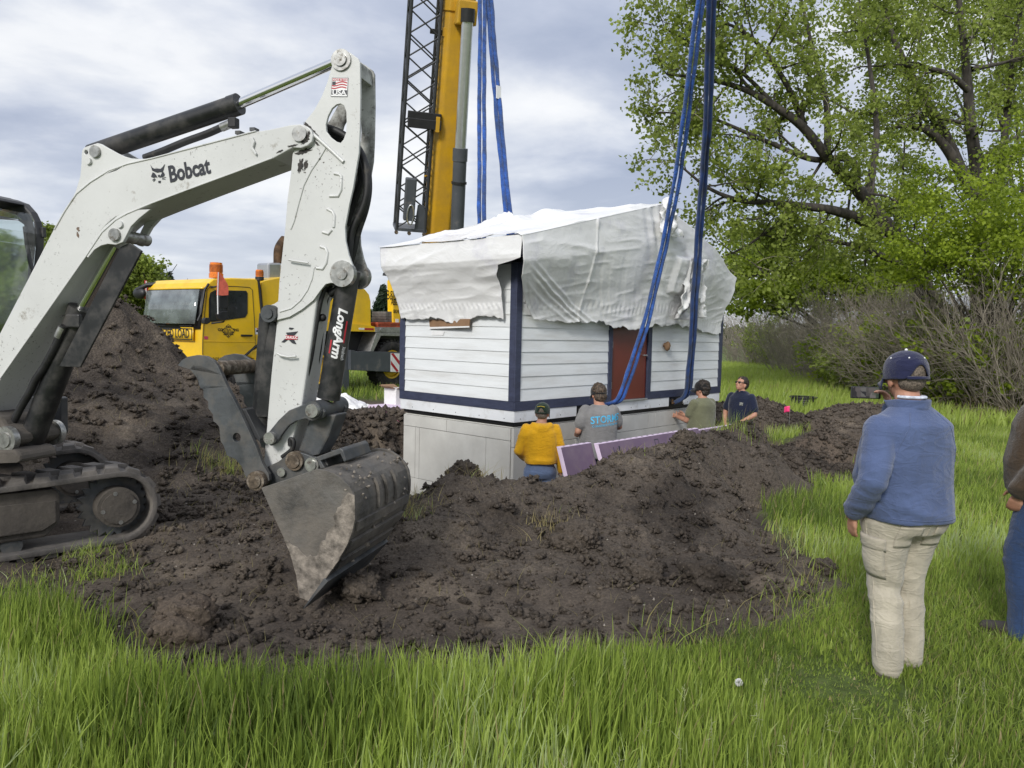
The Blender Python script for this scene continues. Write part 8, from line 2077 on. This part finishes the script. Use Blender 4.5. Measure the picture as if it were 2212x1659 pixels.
def worker(label, px, py, Y, yaw, top_z, **k):
    """stands in the pit; py,px: top of the head in the photo, its height above the pit floor sets the size"""
    q = at_y(px, py, Y); fl = float(ground_at(q[0], q[1])[0]); fl = min(fl, PITZ + 0.12)
    fl += k.get('rise', 0.0); hgt = q[2] - fl
    return Person(label, (q[0], q[1], fl), yaw, hgt / top_z, 'crew around the shed'), fl
# --- amber hoodie
p, fl = worker('man in an amber hooded sweatshirt and dark green cap at the shed corner', 1170, 866, 9.05, 6, 1.785, rise=0.14)
j = std_joints(head=(-0.02, 0.035, 1.640), hyaw=-18, hpitch=-6, ell=(0.285, -0.055, 1.15), wrl=(0.17, 0.17, 1.02), elr=(-0.255, -0.03, 1.15), wrr=(-0.275, 0.02, 0.885))
std_body(p, j, 0.012, hands=[dict(wrist=j['wrr'], dirv=(0, 0.12, -1), palm_n=(1, 0, 0), curl=0.45, side=-1), dict(wrist=j['wrl'], dirv=(-0.6, 0.7, -0.1), palm_n=(-.6, -.6, -.3), curl=0.5, side=1)])
def hood(mb):
    for a in np.linspace(0.0, math.pi, 9): mb.ball(p.w((0.105 * math.cos(a), -0.055 - 0.045 * math.sin(a), 1.475 - 0.03 * math.sin(a))), 0.045 * p.k, 10)
    mb.ball(p.w((0, -0.115, 1.43)), (0.10 * p.k, 0.05 * p.k, 0.065 * p.k), 14, [p.L, p.F, EZ])
top_garment(p, j, M_HOOD, 'hoodie', 0.026, 0.020, 0.99, 1.0, 0.011, fold_noise(0.007, 3.6, 33, [(p.w((0, -0.12, 1.05)), 0.2, 0.006, 60), (p.w(j['ell']), 0.12, 0.006, 80)]), extra=hood, hem_w=0.195, arm_r=(0.076, 0.066, 0.054))
trousers(p, j, M_DENL, 0.022, 0.010, 0.013, fold_noise(0.005, 4, 35)); shoe(p, j['anl'], M_SHOE); shoe(p, j['anr'], M_SHOE)
cap_on(p, M_GRN, band=M_GRN); hair_cap(p, M_HAIRG, -0.07, -0.003, seed=5)
MB().tube([p.H(0.098 * math.cos(a), -0.016 + 0.117 * math.sin(a), 0.072 - 0.02 * abs(a - 1.5 * math.pi)) for a in np.linspace(1.5 * math.pi - 0.5, 1.5 * math.pi + 0.5, 9)], 0.004, 5).build('cap_piping', mat('yellow piping', (0.6, 0.45, 0.05), 0.7), p.t)
# --- grey shirt with lettering
p, fl = worker('man in a grey lettered tee shirt and black cap by the red door', 1296, 826, 10.45, 16, 1.785)
j = std_joints(head=(-0.005, 0.06, 1.640), hyaw=4, hpitch=-12, ell=(0.285, -0.02, 1.17), wrl=(0.20, 0.22, 1.10), elr=(-0.315, 0.07, 1.21), wrr=(-0.22, 0.33, 1.18))
std_body(p, j, 0.03, hands=[dict(wrist=j['wrr'], dirv=(0.3, 0.9, 0.05), palm_n=(0, 0, -1), curl=0.5, side=-1), dict(wrist=j['wrl'], dirv=(-0.3, 0.9, 0), palm_n=(0, 0, -1), curl=0.5, side=1)])
top_garment(p, j, M_GREYT, 'tee_shirt', 0.026, 0.040, 0.84, 0.66, 0.011, fold_noise(0.006, 3.4, 43, [(p.w((0.1, -0.14, 1.02)), 0.2, 0.005, 55)]), hem_w=0.205, arm_r=(0.077, 0.074, 0.06))
trousers(p, j, M_DENIM, 0.022, 0.02, 0.013, fold_noise(0.005, 4, 45)); shoe(p, j['anl'], M_SHOE); shoe(p, j['anr'], M_SHOE)
cap_on(p, M_BLKC); hair_cap(p, M_HAIRB, -0.085, 0.012, seed=6, shag=0.012)
def project_text(txt, size, l0, z0, mt, bold, name, tilt=0.10, xs=1.0):
    vs, fs = text_mesh(txt, size, xs, 0, bold); out_ = []
    deps = [o for o in p.t.children if o.name.startswith('tee_shirt')][0]
    from mathutils.bvhtree import BVHTree
    me = deps.data; bv_ = BVHTree.FromPolygons([Vector(v.co) for v in me.vertices], [tuple(f.vertices) for f in me.polygons])
    for x, y in vs:
        o_ = p.w((l0 - x, -0.6, z0 + y + x * tilt)); hit = bv_.ray_cast(Vector(o_), Vector(p.F), 2.0)[0]
        out_.append(tuple(np.array(hit) - p.F * 0.004) if hit else tuple(o_ + p.F * 0.4))
    m2 = bpy.data.meshes.new(name); m2.from_pydata(out_, [], fs); m2.update(); link(name, m2, mt, p.t)
M_CYAN = mat('cyan print', (0.08, 0.45, 0.72), 0.8, var=0.15, vscale=30)
project_text('STORMS', 0.125, -0.035, 1.335, M_CYAN, 0.002, 'shirt_lettering', xs=0.88)
project_text('CONSTRUCTION INC', 0.034, -0.035, 1.262, M_CYAN, 0.0005, 'shirt_lettering', xs=1.1)
# --- olive shirt
p, fl = worker('man in an olive tee shirt and black cap reaching for the sling', 1519, 819, 12.55, 34, 1.785)
j = std_joints(head=(0.0, 0.03, 1.640), hyaw=22, hpitch=-2, ell=(0.215, 0.10, 1.16), wrl=(0.165, 0.345, 1.19), elr=(-0.20, 0.14, 1.15), wrr=(-0.02, 0.36, 1.20))
std_body(p, j, 0.01, hands=[dict(wrist=j['wrl'], dirv=(0.0, 1, 0.15), palm_n=(-1, 0, -0.2), curl=0.75, side=1), dict(wrist=j['wrr'], dirv=(0.2, 1, 0.1), palm_n=(1, 0, -0.3), curl=0.75, side=-1)])
top_garment(p, j, M_OLIVE, 'tee_shirt', 0.024, 0.022, 0.84, 0.62, 0.011, fold_noise(0.006, 3.4, 53, [(p.w((0, -0.12, 1.02)), 0.2, 0.005, 55)]), hem_w=0.195, arm_r=(0.073, 0.068, 0.06))
trousers(p, j, M_BLKC, 0.022, 0.01, 0.013, fold_noise(0.005, 4, 55), name='work_trousers'); shoe(p, j['anl'], M_SHOE); shoe(p, j['anr'], M_SHOE)
cap_on(p, M_BLKC, opening=False); hair_cap(p, M_HAIRD, -0.075, 0.014, seed=7, shag=0.020)
# --- navy polo, facing us
p, fl = worker('young man in a navy polo shirt and sunglasses looking up', 1603, 812, 13.9, 132, 1.765)
j = std_joints(head=(0.0, 0.01, 1.630), hyaw=-12, hpitch=16, ell=(0.275, 0.02, 1.14), wrl=(0.12, 0.235, 1.00), elr=(-0.285, 0.0, 1.15), wrr=(-0.16, 0.21, 0.98))
std_body(p, j, 0.0, vox=0.0075, hands=[dict(wrist=j['wrl'], dirv=(-0.8, 0.5, -0.3), palm_n=(0, -0.4, -0.9), curl=0.7, side=1), dict(wrist=j['wrr'], dirv=(0.5, 0.6, -0.5), palm_n=(0, -0.4, -0.9), curl=0.7, side=-1)])
def polo_collar(mb):
    for a in np.linspace(0.15 * math.pi, 1.85 * math.pi, 14): mb.ball(p.w((0.078 * math.cos(a + math.pi / 2), -0.005 + 0.080 * math.sin(a + math.pi / 2), 1.500 + 0.012 * math.cos(a))), 0.020 * p.k, 8)
top_garment(p, j, M_POLO, 'polo_shirt', 0.022, 0.004, 0.86, 0.72, 0.010, fold_noise(0.006, 3.4, 63), extra=polo_collar, hem_w=0.18, arm_r=(0.068, 0.065, 0.06))
trousers(p, j, M_POLO, 0.02, 0.0, 0.013, fold_noise(0.005, 4, 65)); shoe(p, j['anl'], M_SHOE); shoe(p, j['anr'], M_SHOE)
hair_cap(p, M_HAIRD, -0.03, 0.013, seed=9, shag=0.016)
sg_ = MB()
for sd in (-1, 1): sg_.ball(p.H(sd * 0.034, 0.088, 0.008), (0.030, 0.010, 0.020), 12, p.HA)
sg_.tube([p.H(-0.08, 0.0, 0.012), p.H(-0.066, 0.08, 0.016), p.H(0, 0.098, 0.016), p.H(0.066, 0.08, 0.016), p.H(0.08, 0.0, 0.012)], 0.005, 6).build('sunglasses', M_BLK, p.t)
patch_on(p, bvh_of(p, 'polo_shirt'), 'chest_badge', [(0.055, 0.2, 1.335), (0.115, 0.2, 1.335), (0.115, 0.2, 1.285), (0.055, 0.2, 1.285)], p.F, mat('grey embroidery', (0.25, 0.26, 0.24), 0.9, var=0.4, vscale=60), 0.002, 5)
MB().tube([p.w((0.122 + 0.03 * math.cos(a), 0.225 + 0.02 * math.sin(a), 1.005 + 0.028 * math.sin(a))) for a in np.linspace(0, 2 * math.pi, 13)], 0.007, 6).build('wristwatch', M_BLK, p.t)
# ------------------------------------------------------------------ insulation boards, sheets, bucket and other loose things
M_PINK = mat('lavender foam board', (0.155, 0.105, 0.165), 0.75, var=0.06, vscale=2, dirt=(0.22, 0.17, 0.20), dirt_amt=0.15, dirt_scale=3, dirt_sharp=0.2)
M_PINKE = mat('pale pink foam edge', (0.68, 0.56, 0.70), 0.8, var=0.05, vscale=9)
def foam_board(label, s0, s1, off, ztop, h, lean, th=0.075, marks=True, seed=1):
    """leans on the mound: top edge towards the shed, parallel to the gable wall"""
    b = thing('insulation_board', label, 'foam board', bp_(s0, -off, ztop - h), 'lavender foam boards leaning on the mound')
    P = lambda s, d, z: bp_(s, -off - d - (ztop - z) * lean, z)
    z0 = ztop - h
    MB().hexa([P(s0, 0, z0), P(s1, 0, z0), P(s1, -th, z0), P(s0, -th, z0)], [P(s0, 0, ztop), P(s1, 0, ztop), P(s1, -th, ztop), P(s0, -th, ztop)]).build('foam_core', M_PINKE, b, bevel=0.003)
    MB().hexa([P(s0 + .004, 0.001, z0), P(s1 - .004, 0.001, z0), P(s1 - .004, 0.0, z0), P(s0 + .004, 0.0, z0)], [P(s0 + .004, 0.001, ztop - .004), P(s1 - .004, 0.001, ztop - .004), P(s1 - .004, 0, ztop - .004), P(s0 + .004, 0, ztop - .004)]).build('printed_face', M_PINK, b)
    if marks:
        rg = random.Random(seed); n_ = int((s1 - s0) / 0.13)
        for i in range(n_):
            s = s0 + 0.08 + i * 0.13
            MB().add([P(s, -th * 0.35, ztop + .0015), P(s + 0.045, -th * 0.35, ztop + .0015), P(s + 0.045, -th * 0.65, ztop + .0015), P(s, -th * 0.65, ztop + .0015)], [(0, 1, 2, 3)]).build('edge_mark', M_INK, b, fix=False)
        q = lambda s, z: P(s, 0.0022, z)
        for s in (s0 + 0.28, s1 - 0.45):
            if s1 - s0 < 1: continue
            for k, (w, a, c) in enumerate(((0.012, 0.26, 0.06), (0.012, 0.22, 0.10), (0.012, 0.24, 0.08), (0.03, 0.28, 0.06), (0.012, 0.18, 0.12))):
                s_ = s + k * 0.038
                MB().add([q(s_, ztop - a), q(s_ + w, ztop - a), q(s_ + w, ztop - c), q(s_, ztop - c)], [(0, 1, 2, 3)]).build('print_bar', M_INK, b, fix=False)
        if s1 - s0 > 2:
            s = (s0 + s1) / 2
            for a, c, e, f in ((0, 0.10, 0.05, 0.062), (0, 0.10, 0.288, 0.30), (0, 0.012, 0.062, 0.288), (0.088, 0.10, 0.062, 0.288), (0.03, 0.07, 0.12, 0.25)):
                MB().add([q(s + a, ztop - f), q(s + c, ztop - f), q(s + c, ztop - e), q(s + a, ztop - e)], [(0, 1, 2, 3)]).build('print_frame', M_INK, b, fix=False)
    return b
BO = 1.20
def s_at(x, y, off): return (gp(x, y, off) - BC) @ e1
zb_ = gp(1212, 966, BO)[2]
foam_board('short lavender foam board at the left end, beside the amber hoodie', s_at(1211, 966, BO), s_at(1277, 955, BO), BO, zb_, 0.62, 0.35, 0.062, True, 1)
foam_board('long lavender foam board in front of the grey shirted man', s_at(1279, 957, BO) - 0.02, s_at(1279, 957, BO) + 2.42, BO + 0.10, zb_ - 0.005, 0.62, 0.38, 0.062, True, 2)
foam_board('lavender foam board running past the olive shirt to the navy polo man', s_at(1279, 957, BO) + 2.43, s_at(1614, 902, BO), BO + 0.04, zb_ - 0.05, 0.55, 0.35, 0.062, True, 3)
# board and open box on the ground left of the shed
gz = lambda x, y: float(surf_at(x, y)[0])
fb = at_y(853, 885, 16.4); fz = gz(fb[0], fb[1])
o = thing('insulation_board', 'thin pink foam board lying flat left of the shed', 'foam board', (fb[0], fb[1], fz))
MB().box((fb[0], fb[1], fz + 0.05), (0.45, 0.35, 0.035), [e1, e2, EZ]).build('foam_core', M_PINKE, o, bevel=0.005)
cbx = at_y(858, 876, 16.7); cz = gz(cbx[0], cbx[1])
bx = thing('cardboard_box', 'open white and brown cardboard box behind the left corner of the shed', 'box', (cbx[0], cbx[1], cz))
c0 = np.array([cbx[0], cbx[1], cz + 0.09])
for a, s in ((e1, 1), (e1, -1), (e2, 1), (e2, -1)):
    o_ = np.cross(a, EZ); MB().box(c0 + a * s * 0.2 + EZ * 0.16, (0.006, 0.2, 0.2), [a, o_, EZ]).build('side', M_WHITE, bx)
    MB().hexa([c0 + a * s * 0.2 - o_ * 0.19 + EZ * 0.36, c0 + a * s * 0.2 + o_ * 0.19 + EZ * 0.36, c0 + a * s * 0.2 + o_ * 0.19 + EZ * 0.366, c0 + a * s * 0.2 - o_ * 0.19 + EZ * 0.366],
              [c0 + a * s * 0.36 - o_ * 0.19 + EZ * 0.42, c0 + a * s * 0.36 + o_ * 0.19 + EZ * 0.42, c0 + a * s * 0.36 + o_ * 0.19 + EZ * 0.426, c0 + a * s * 0.36 - o_ * 0.19 + EZ * 0.426]).build('flap', M_CARD, bx)
def crumpled(name, label, cx_, cy_, a, b, h, rot, seed, peak=(0, 0)):
    n = 70; U, V_ = np.meshgrid(np.linspace(-1, 1, n), np.linspace(-1, 1, n))
    w = 1 + 0.25 * fbm(U * 1.5, V_ * 1.5, 3, seed)
    x = U * a * w; y = V_ * b * w; X = cx_ + x * math.cos(rot) - y * math.sin(rot); Y = cy_ + x * math.sin(rot) + y * math.cos(rot)
    r2 = ((U - peak[0]) ** 2 + (V_ - peak[1]) ** 2)
    z = h * np.exp(-r2 * 1.6) + 0.10 * h * 3 * fbm(U * 2.5, V_ * 2.5, 4, seed + 3) + 0.06 * (1 - np.abs(vnoise(U * 3, V_ * 3 + U, seed + 5)) * 4) * np.exp(-r2)
    ed = np.maximum(np.abs(U), np.abs(V_)); z = np.maximum(z * (1 - sstep(0.75, 1.0, ed)), 0) + 0.02
    Z = surf_at(X.ravel(), Y.ravel()).reshape(X.shape) + z
    o = link(name, fast_mesh(name, np.stack([X, Y, Z], -1).reshape(-1, 3), grid_faces(n, n), True), M_TARP)
    tag(o, label, 'plastic sheet', 'loose white plastic sheets'); return o
wp = at_y(728, 884, 16.8); crumpled('plastic_sheet', 'crumpled white plastic sheet on the soil behind the long arm cylinder', wp[0], wp[1], 0.80, 0.55, 0.42, -0.35, 7, (-0.25, 0.1))
wp = at_y(1562, 886, 14.3); crumpled('plastic_sheet', 'small white plastic sheet on the bank between olive shirt and navy polo', wp[0], wp[1], 0.62, 0.35, 0.16, 0.1, 17)
def on_ground_px(x, y): q = at_z(x, y, 0.0); q[2] = gz(q[0], q[1]); return q
bp0 = on_ground_px(1734, 888)
bk = thing('bucket', 'short black ribbed bucket standing in the grass near the pink flag', 'bucket', bp0)
bh = 0.30; prof_ = [(0.0, 0.24), (0.01, 0.25)]
pts = []; rr_ = []
for i in range(25):
    z = bh * i / 24 + 0.04; pts.append(bp0 + EZ * z); rr_.append(0.315 + 0.022 * (1 if (i // 2) % 2 else 0))
MB().tube(pts, rr_, 32, cap=False).build('wall', M_BLK, bk); MB().cyl(bp0 + EZ * 0.05, bp0 + EZ * 0.07, 0.30, 24).build('base', M_BLK, bk)
a_ = np.linspace(0, 2 * math.pi, 33); MB().tube([bp0 + np.array([0.335 * math.cos(k), 0.335 * math.sin(k), bh + 0.05]) for k in a_], 0.016, 6).build('rim', M_BLK, bk)
fp = on_ground_px(1704, 930)
fl_ = thing('marker_flag', 'small bright pink marker flag on a wire in the grass', 'flag', fp)
MB().tube([fp, fp + EZ * 0.40], 0.004, 5).build('wire', M_ALU, fl_)
M_HOT = mat('hot pink vinyl', (0.80, 0.05, 0.20), 0.5, var=0.08)
ny, nx = 6, 8; U, V_ = np.meshgrid(np.linspace(0, 1, nx), np.linspace(0, 1, ny))
P = np.stack([fp[0] - U * 0.12, fp[1] + 0.02 * np.sin(U * 5), fp[2] + 0.27 + V_ * 0.12 - 0.02 * U], -1); sheet_part('flag_cloth', P, fl_, M_HOT, 0.002)
# tape measure on the mound
tp = at_y(1333, 977, 8.35); tp[2] = gz(tp[0], tp[1]) + 0.03
tm = thing('tape_measure', 'small red and white tape measure lying on the mound crest', 'tape measure', tp)
MB().box(tp, (0.05, 0.04, 0.035), [e1, e2, EZ]).build('case', M_BLK, tm, bevel=0.012); MB().box(tp - e2 * 0.042, (0.03, 0.004, 0.024), [e1, e2, EZ]).build('red_face', M_RED, tm, bevel=0.002); MB().box(tp + e1 * 0.066 + EZ * 0.004, (0.02, 0.035, 0.026), [e1, e2, EZ]).build('white_end', M_WHITE, tm, bevel=0.004)
# pink marking string by the pit edge
sp_ = [at_y(x, y, 15.2) for x, y in ((700, 884), (745, 886), (790, 893), (830, 890), (862, 893))]
st_ = [np.array([q[0], q[1], gz(q[0], q[1]) + 0.03 + 0.02 * (i % 2)]) for i, q in enumerate(sp_)]
tag(MB().tube(smooth_path(st_, 30), 0.010, 5).build('marking_string', mat('pink string', (0.60, 0.16, 0.30), 0.8), None), 'pink marking string lying along the far edge of the pit', 'string')

# ------------------------------------------------------------------ grass
def grass_material(name, stops, trans=0.35):
    M = bpy.data.materials.new(name); M.use_nodes = True; t = M.node_tree; t.nodes.clear()
    o = N(t, 'ShaderNodeOutputMaterial'); b = N(t, 'ShaderNodeBsdfPrincipled', i_Roughness=0.5); b.inputs['Specular IOR Level'].default_value = 0.35
    tr = N(t, 'ShaderNodeBsdfTranslucent'); mx_ = N(t, 'ShaderNodeMixShader', i_Fac=trans)
    at_ = N(t, 'ShaderNodeAttribute'); at_.attribute_name = 'tone'; rp = ramp(t, stops); L(t, at_, 'Fac', rp, 0)
    L(t, rp, 0, b, 'Base Color'); L(t, rp, 0, tr, 'Color'); L(t, b, 0, mx_, 1); L(t, tr, 0, mx_, 2); L(t, mx_, 0, o, 0)
    return M
M_GRASS = grass_material('grass blade', [(0.0, (0.40, 0.33, 0.17)), (0.06, (0.30, 0.27, 0.11)), (0.10, (0.115, 0.170, 0.034)), (0.45, (0.285, 0.380, 0.065)), (0.8, (0.415, 0.510, 0.110)), (1.0, (0.46, 0.54, 0.26))], 0.48)
def blades(name, label, X, Y, hgt, wid, seed, segs=3, lean=0.35, wind=(0.10, 0.05), dry=0.03, mt=None, tone=None, zoff=0.0):
    rg = np.random.default_rng(seed); n = len(X); Z = surf_at(X, Y) - 0.01 + zoff
    a = rg.uniform(0, 2 * math.pi, n); ln = np.abs(rg.normal(0, lean, n)) + 0.05
    dx_ = np.cos(a) * ln + wind[0]; dy_ = np.sin(a) * ln + wind[1]
    # blade width faces a random way
    b = rg.uniform(0, math.pi, n); wx, wy = np.cos(b), np.sin(b)
    curl = rg.uniform(0.1, 0.9, n) ** 1.5
    rings = []
    for i in range(segs + 1):
        t = i / segs; h = hgt * (t - 0.30 * curl * t * t * np.minimum(1, np.hypot(dx_, dy_) * 1.5)); of = hgt * (0.35 * t + (0.5 + curl) * t * t) * 0.62
        c = np.stack([X + dx_ * of, Y + dy_ * of, Z + h], 1); w = wid * (1 - t ** 1.6) * (0.75 + 0.6 * t * (1 - t)) * 0.5
        if i < segs:
            rings += [c - np.stack([wx * w, wy * w, 0 * w], 1), c + np.stack([wx * w, wy * w, 0 * w], 1)]
        else: rings.append(c)
    k = 2 * segs + 1; V = np.stack(rings, 1).reshape(-1, 3); o = np.arange(n)[:, None] * k; q = []; tri = []
    for i in range(segs - 1): q.append(np.concatenate([o + 2 * i, o + 2 * i + 1, o + 2 * i + 3, o + 2 * i + 2], 1))
    tri = np.concatenate([o + 2 * segs - 2, o + 2 * segs - 1, o + 2 * segs], 1)
    me = fast_mesh(name, V, ([np.concatenate(q)] if q else []) + [tri], True)
    tn = (0.5 + 0.35 * fbm(X * 0.9, Y * 0.9, 3, 71) * 2 + rg.normal(0, 0.20, n)) if tone is None else tone + rg.normal(0, 0.14, n)
    tn = np.clip(tn, 0.11, 1.0); tn[rg.random(n) < dry] = rg.uniform(0, 0.06)
    at_ = me.attributes.new('tone', 'FLOAT', 'POINT'); at_.data.foreach_set('value', np.repeat(tn, k).astype(np.float32))
    ob = link(name, me, mt or M_GRASS, kind='stuff'); tag(ob, label, 'grass'); return ob
def scatter(n, box, seed, margin=0.0, clump=0.0):
    rg = np.random.default_rng(seed); x = rg.uniform(box[0], box[1], n); y = rg.uniform(box[2], box[3], n)
    d = poly_dist(x, y, DIRT_NP) + 0.22 * fbm(x * 1.6, y * 1.6, 4, 21) * 1.2
    ok = d < margin + rg.normal(0, 0.07, n)
    v = np.abs(x) < (y * 0.90 + 1.6)
    ok &= v
    if clump: ok &= (fbm(x * 5, y * 5, 3, seed + 2) + 0.5 > clump * rg.random(n))
    for xs, ys, Zm in MOUNDS:
        i = np.clip(np.round((x - xs[0]) / (xs[1] - xs[0])).astype(int), 0, len(xs) - 1); j = np.clip(np.round((y - ys[0]) / (ys[1] - ys[0])).astype(int), 0, len(ys) - 1)
        inn = (x > xs[0]) & (x < xs[-1]) & (y > ys[0]) & (y < ys[-1]); ok &= ~(inn & (Zm[j, i] > ground_at(x, y) + 0.05))
    return x[ok], y[ok]
rgg = np.random.default_rng(1)
tramp = lambda x, y: np.maximum(np.exp(-(((x - 2.3) / 1.5) ** 2 + ((y - 4.6) / 1.3) ** 2)) * 0.55, np.exp(-(((x - 1.75) / 0.60) ** 2 + ((y - 3.9) / 0.55) ** 2)) * 0.90)
# foreground sward: tall on the left and in the middle, shorter and matted to the right
x, y = scatter(135000, (-5.2, 6.2, 1.9, 6.4), 31)
th = (0.36 + 0.18 * fbm(x * 0.8, y * 0.8, 3, 33)) * (1 - 0.40 * sstep(0.3, 2.2, x)) * (1 - tramp(x, y)) * rgg.uniform(0.55, 1.12, len(x))
th *= 0.82 + 0.25 * sstep(0.0, -1.5, x); th *= 0.72 + 0.28 * sstep(0.0, -0.35, poly_dist(x, y, DIRT_NP))
blades('grass', 'tall fresh green grass filling the foreground', x, y, th, rgg.uniform(0.007, 0.019, len(x)), 35, 3, 0.28, (0.06, 0.02), 0.025)
x, y = scatter(42000, (0.6, 4.8, 2.0, 6.6), 36); blades('grass', 'short matted grass trodden down in the right foreground', x, y, rgg.uniform(0.05, 0.16, len(x)) * (1 - 0.8 * np.exp(-(((x - 1.8) / 0.5) ** 2 + ((y - 4.0) / 0.5) ** 2))), rgg.uniform(0.004, 0.008, len(x)), 37, 3, 0.9, (0.1, 0.0), 0.16, tone=0.35)
x, y = scatter(150000, (0.5, 14.5, 6.0, 17.0), 41); th = (0.19 + 0.15 * fbm(x * 0.6, y * 0.6, 3, 43)) * rgg.uniform(0.55, 1.15, len(x)); blades('grass', 'rough green grass right of the soil mound', x, y, th, rgg.uniform(0.008, 0.018, len(x)), 45, 3, 0.40, (0.12, 0.02), 0.05)
x, y = scatter(65000, (2.0, 20.0, 16.0, 52.0), 51); blades('grass', 'long pale green grass between the shed and the hedge', x, y, rgg.uniform(0.25, 0.5, len(x)), rgg.uniform(0.03, 0.06, len(x)), 55, 2, 0.35, (0.15, 0.0), 0.03, tone=0.62)
x, y = scatter(40000, (-22, 3.0, 17.0, 44.0), 61); blades('grass', 'grass of the field beyond the mobile crane', x, y, rgg.uniform(0.15, 0.35, len(x)), rgg.uniform(0.02, 0.05, len(x)), 65, 2, 0.35, (0.1, 0.0), 0.04)
x, y = scatter(9000, (-4.2, 3.6, 3.0, 7.0), 38, 0.30); k_ = poly_dist(x, y, DIRT_NP) > -0.15; x, y = x[k_], y[k_]
blades('grass_stems', 'stray short and dead grass stems along the edge of the bare soil', x, y, rgg.uniform(0.06, 0.24, len(x)), rgg.uniform(0.004, 0.011, len(x)), 39, 3, 0.8, (0.1, 0.0), 0.35)
# small tufts left on the soil by the track, and straw on the mound
def tuft(px, py, n, r, h, seed, label, dry=0.1, Y=None, lean=0.6, tone=None):
    q = at_z(px, py, 0.0) if Y is None else at_y(px, py, Y); rg = np.random.default_rng(seed)
    blades('grass_tuft', label, q[0] + rg.normal(0, r, n), q[1] + rg.normal(0, r, n), rg.uniform(0.4, 1.0, n) * h, rg.uniform(0.004, 0.010, n), seed, 3, lean, (0.15, -0.05), dry, tone=tone)
tuft(235, 1165, 130, 0.05, 0.26, 1, 'fresh grass tuft against the front of the excavator track', 0.02, lean=0.3)
tuft(190, 1205, 110, 0.10, 0.18, 2, 'flattened grass tuft beside the excavator track', 0.05, lean=0.9)
tuft(60, 1260, 200, 0.22, 0.13, 3, 'thin matted grass at the left edge by the track', 0.3, lean=0.9)
tuft(215, 1240, 240, 0.14, 0.18, 4, 'bent grass lying on the soil at the lower left', 0.12, lean=1.0)
tuft(830, 1018, 160, 0.10, 0.22, 5, 'grass hanging at the pit edge behind the bucket', 0.5, Y=9.0)
tuft(1010, 1020, 200, 0.14, 0.20, 6, 'dry roots and grass on the clod at the mound crest', 0.9, Y=7.4, lean=1.0)
tuft(1570, 915, 220, 0.22, 0.30, 7, 'green grass tuft on the crest in front of the navy polo man', 0.15, Y=9.7)
tuft(1320, 960, 120, 0.14, 0.18, 8, 'dry grass tuft on the crest beside the foam boards', 0.85, Y=8.3)
tuft(870, 1105, 200, 0.16, 0.20, 9, 'dry grass bundle right behind the bucket heel', 0.8, Y=6.6, lean=1.0)
tuft(1200, 1125, 140, 0.14, 0.16, 10, 'straw tuft half way up the front mound', 0.95, Y=6.6, lean=1.1)
tuft(480, 925, 260, 0.20, 0.30, 11, 'dry grass sods on the bank behind the thumb', 0.6, Y=9.2, lean=0.9)
rg = np.random.default_rng(12); xs_ = rg.uniform(-3.3, 4.2, 1500); ys_ = rg.uniform(4.0, 9.5, 1500); k_ = (poly_dist(xs_, ys_, DIRT_NP) > 0.1)
blades('straw', 'scattered dry straw and roots over the soil mound', xs_[k_], ys_[k_], rg.uniform(0.04, 0.13, k_.sum()), rg.uniform(0.002, 0.005, k_.sum()), 13, 3, 1.8, (0, 0), 1.0)
rg = np.random.default_rng(14); xs_ = rg.uniform(-8, -2.2, 1200); ys_ = rg.uniform(7.5, 12.5, 1200)
blades('straw', 'dry straw and roots strewn on the soil heap', xs_, ys_, rg.uniform(0.05, 0.16, 1200), rg.uniform(0.003, 0.006, 1200), 15, 3, 1.8, (0, 0), 1.0)
# seed heads and one dandelion clock
rg = np.random.default_rng(16); seg = []
for i in range(40):
    x = rg.uniform(0.2, 2.6); y = rg.uniform(2.2, 3.6); z = float(ground_at(x, y)[0]); h = rg.uniform(0.22, 0.40)
    tp_ = np.array([x + rg.normal(0, 0.05), y + rg.normal(0, 0.04), z + h]); seg.append((np.array([[x, y, z], (np.array([x, y, z]) + tp_) / 2 + rg.normal(0, 0.008, 3), tp_]), [0.0016, 0.0013, 0.001]))
    for k in range(7):
        b = tp_ - np.array([0, 0, 0.012 * k]); d = rg.normal(0, 0.012, 3) * (0.4 + 0.2 * k); seg.append((np.array([b, b + d + np.array([0, 0, 0.012])]), [0.0022, 0.0010]))
o = link('seed_heads', tubes_mesh('seed_heads', seg, 3), mat('pale green seed head', (0.30, 0.33, 0.15), 0.8, var=0.2), kind='stuff'); tag(o, 'pale grass seed heads standing in the foreground', 'seed heads')
dq = at_z(1596, 1520, 0.0); dq[2] = float(ground_at(dq[0], dq[1])[0]); dt = at_y(1596, 1474, dq[1])
dn = thing('dandelion_clock', 'single white dandelion clock in the right foreground grass', 'dandelion', dq)
MB().tube([dq, (dq + dt) / 2 + np.array([0.01, 0, 0]), dt], 0.0025, 6).build('stem', mat('dandelion stem', (0.20, 0.22, 0.10), 0.7), dn)
seg = []
for k in range(260):
    d = rg.normal(0, 1, 3); d /= np.linalg.norm(d); seg.append((np.array([dt, dt + d * 0.019 * rg.uniform(0.85, 1.1)]), [0.0005, 0.0016]))
link('seed_ball', tubes_mesh('seed_ball', seg, 3), M_WHITE, dn)
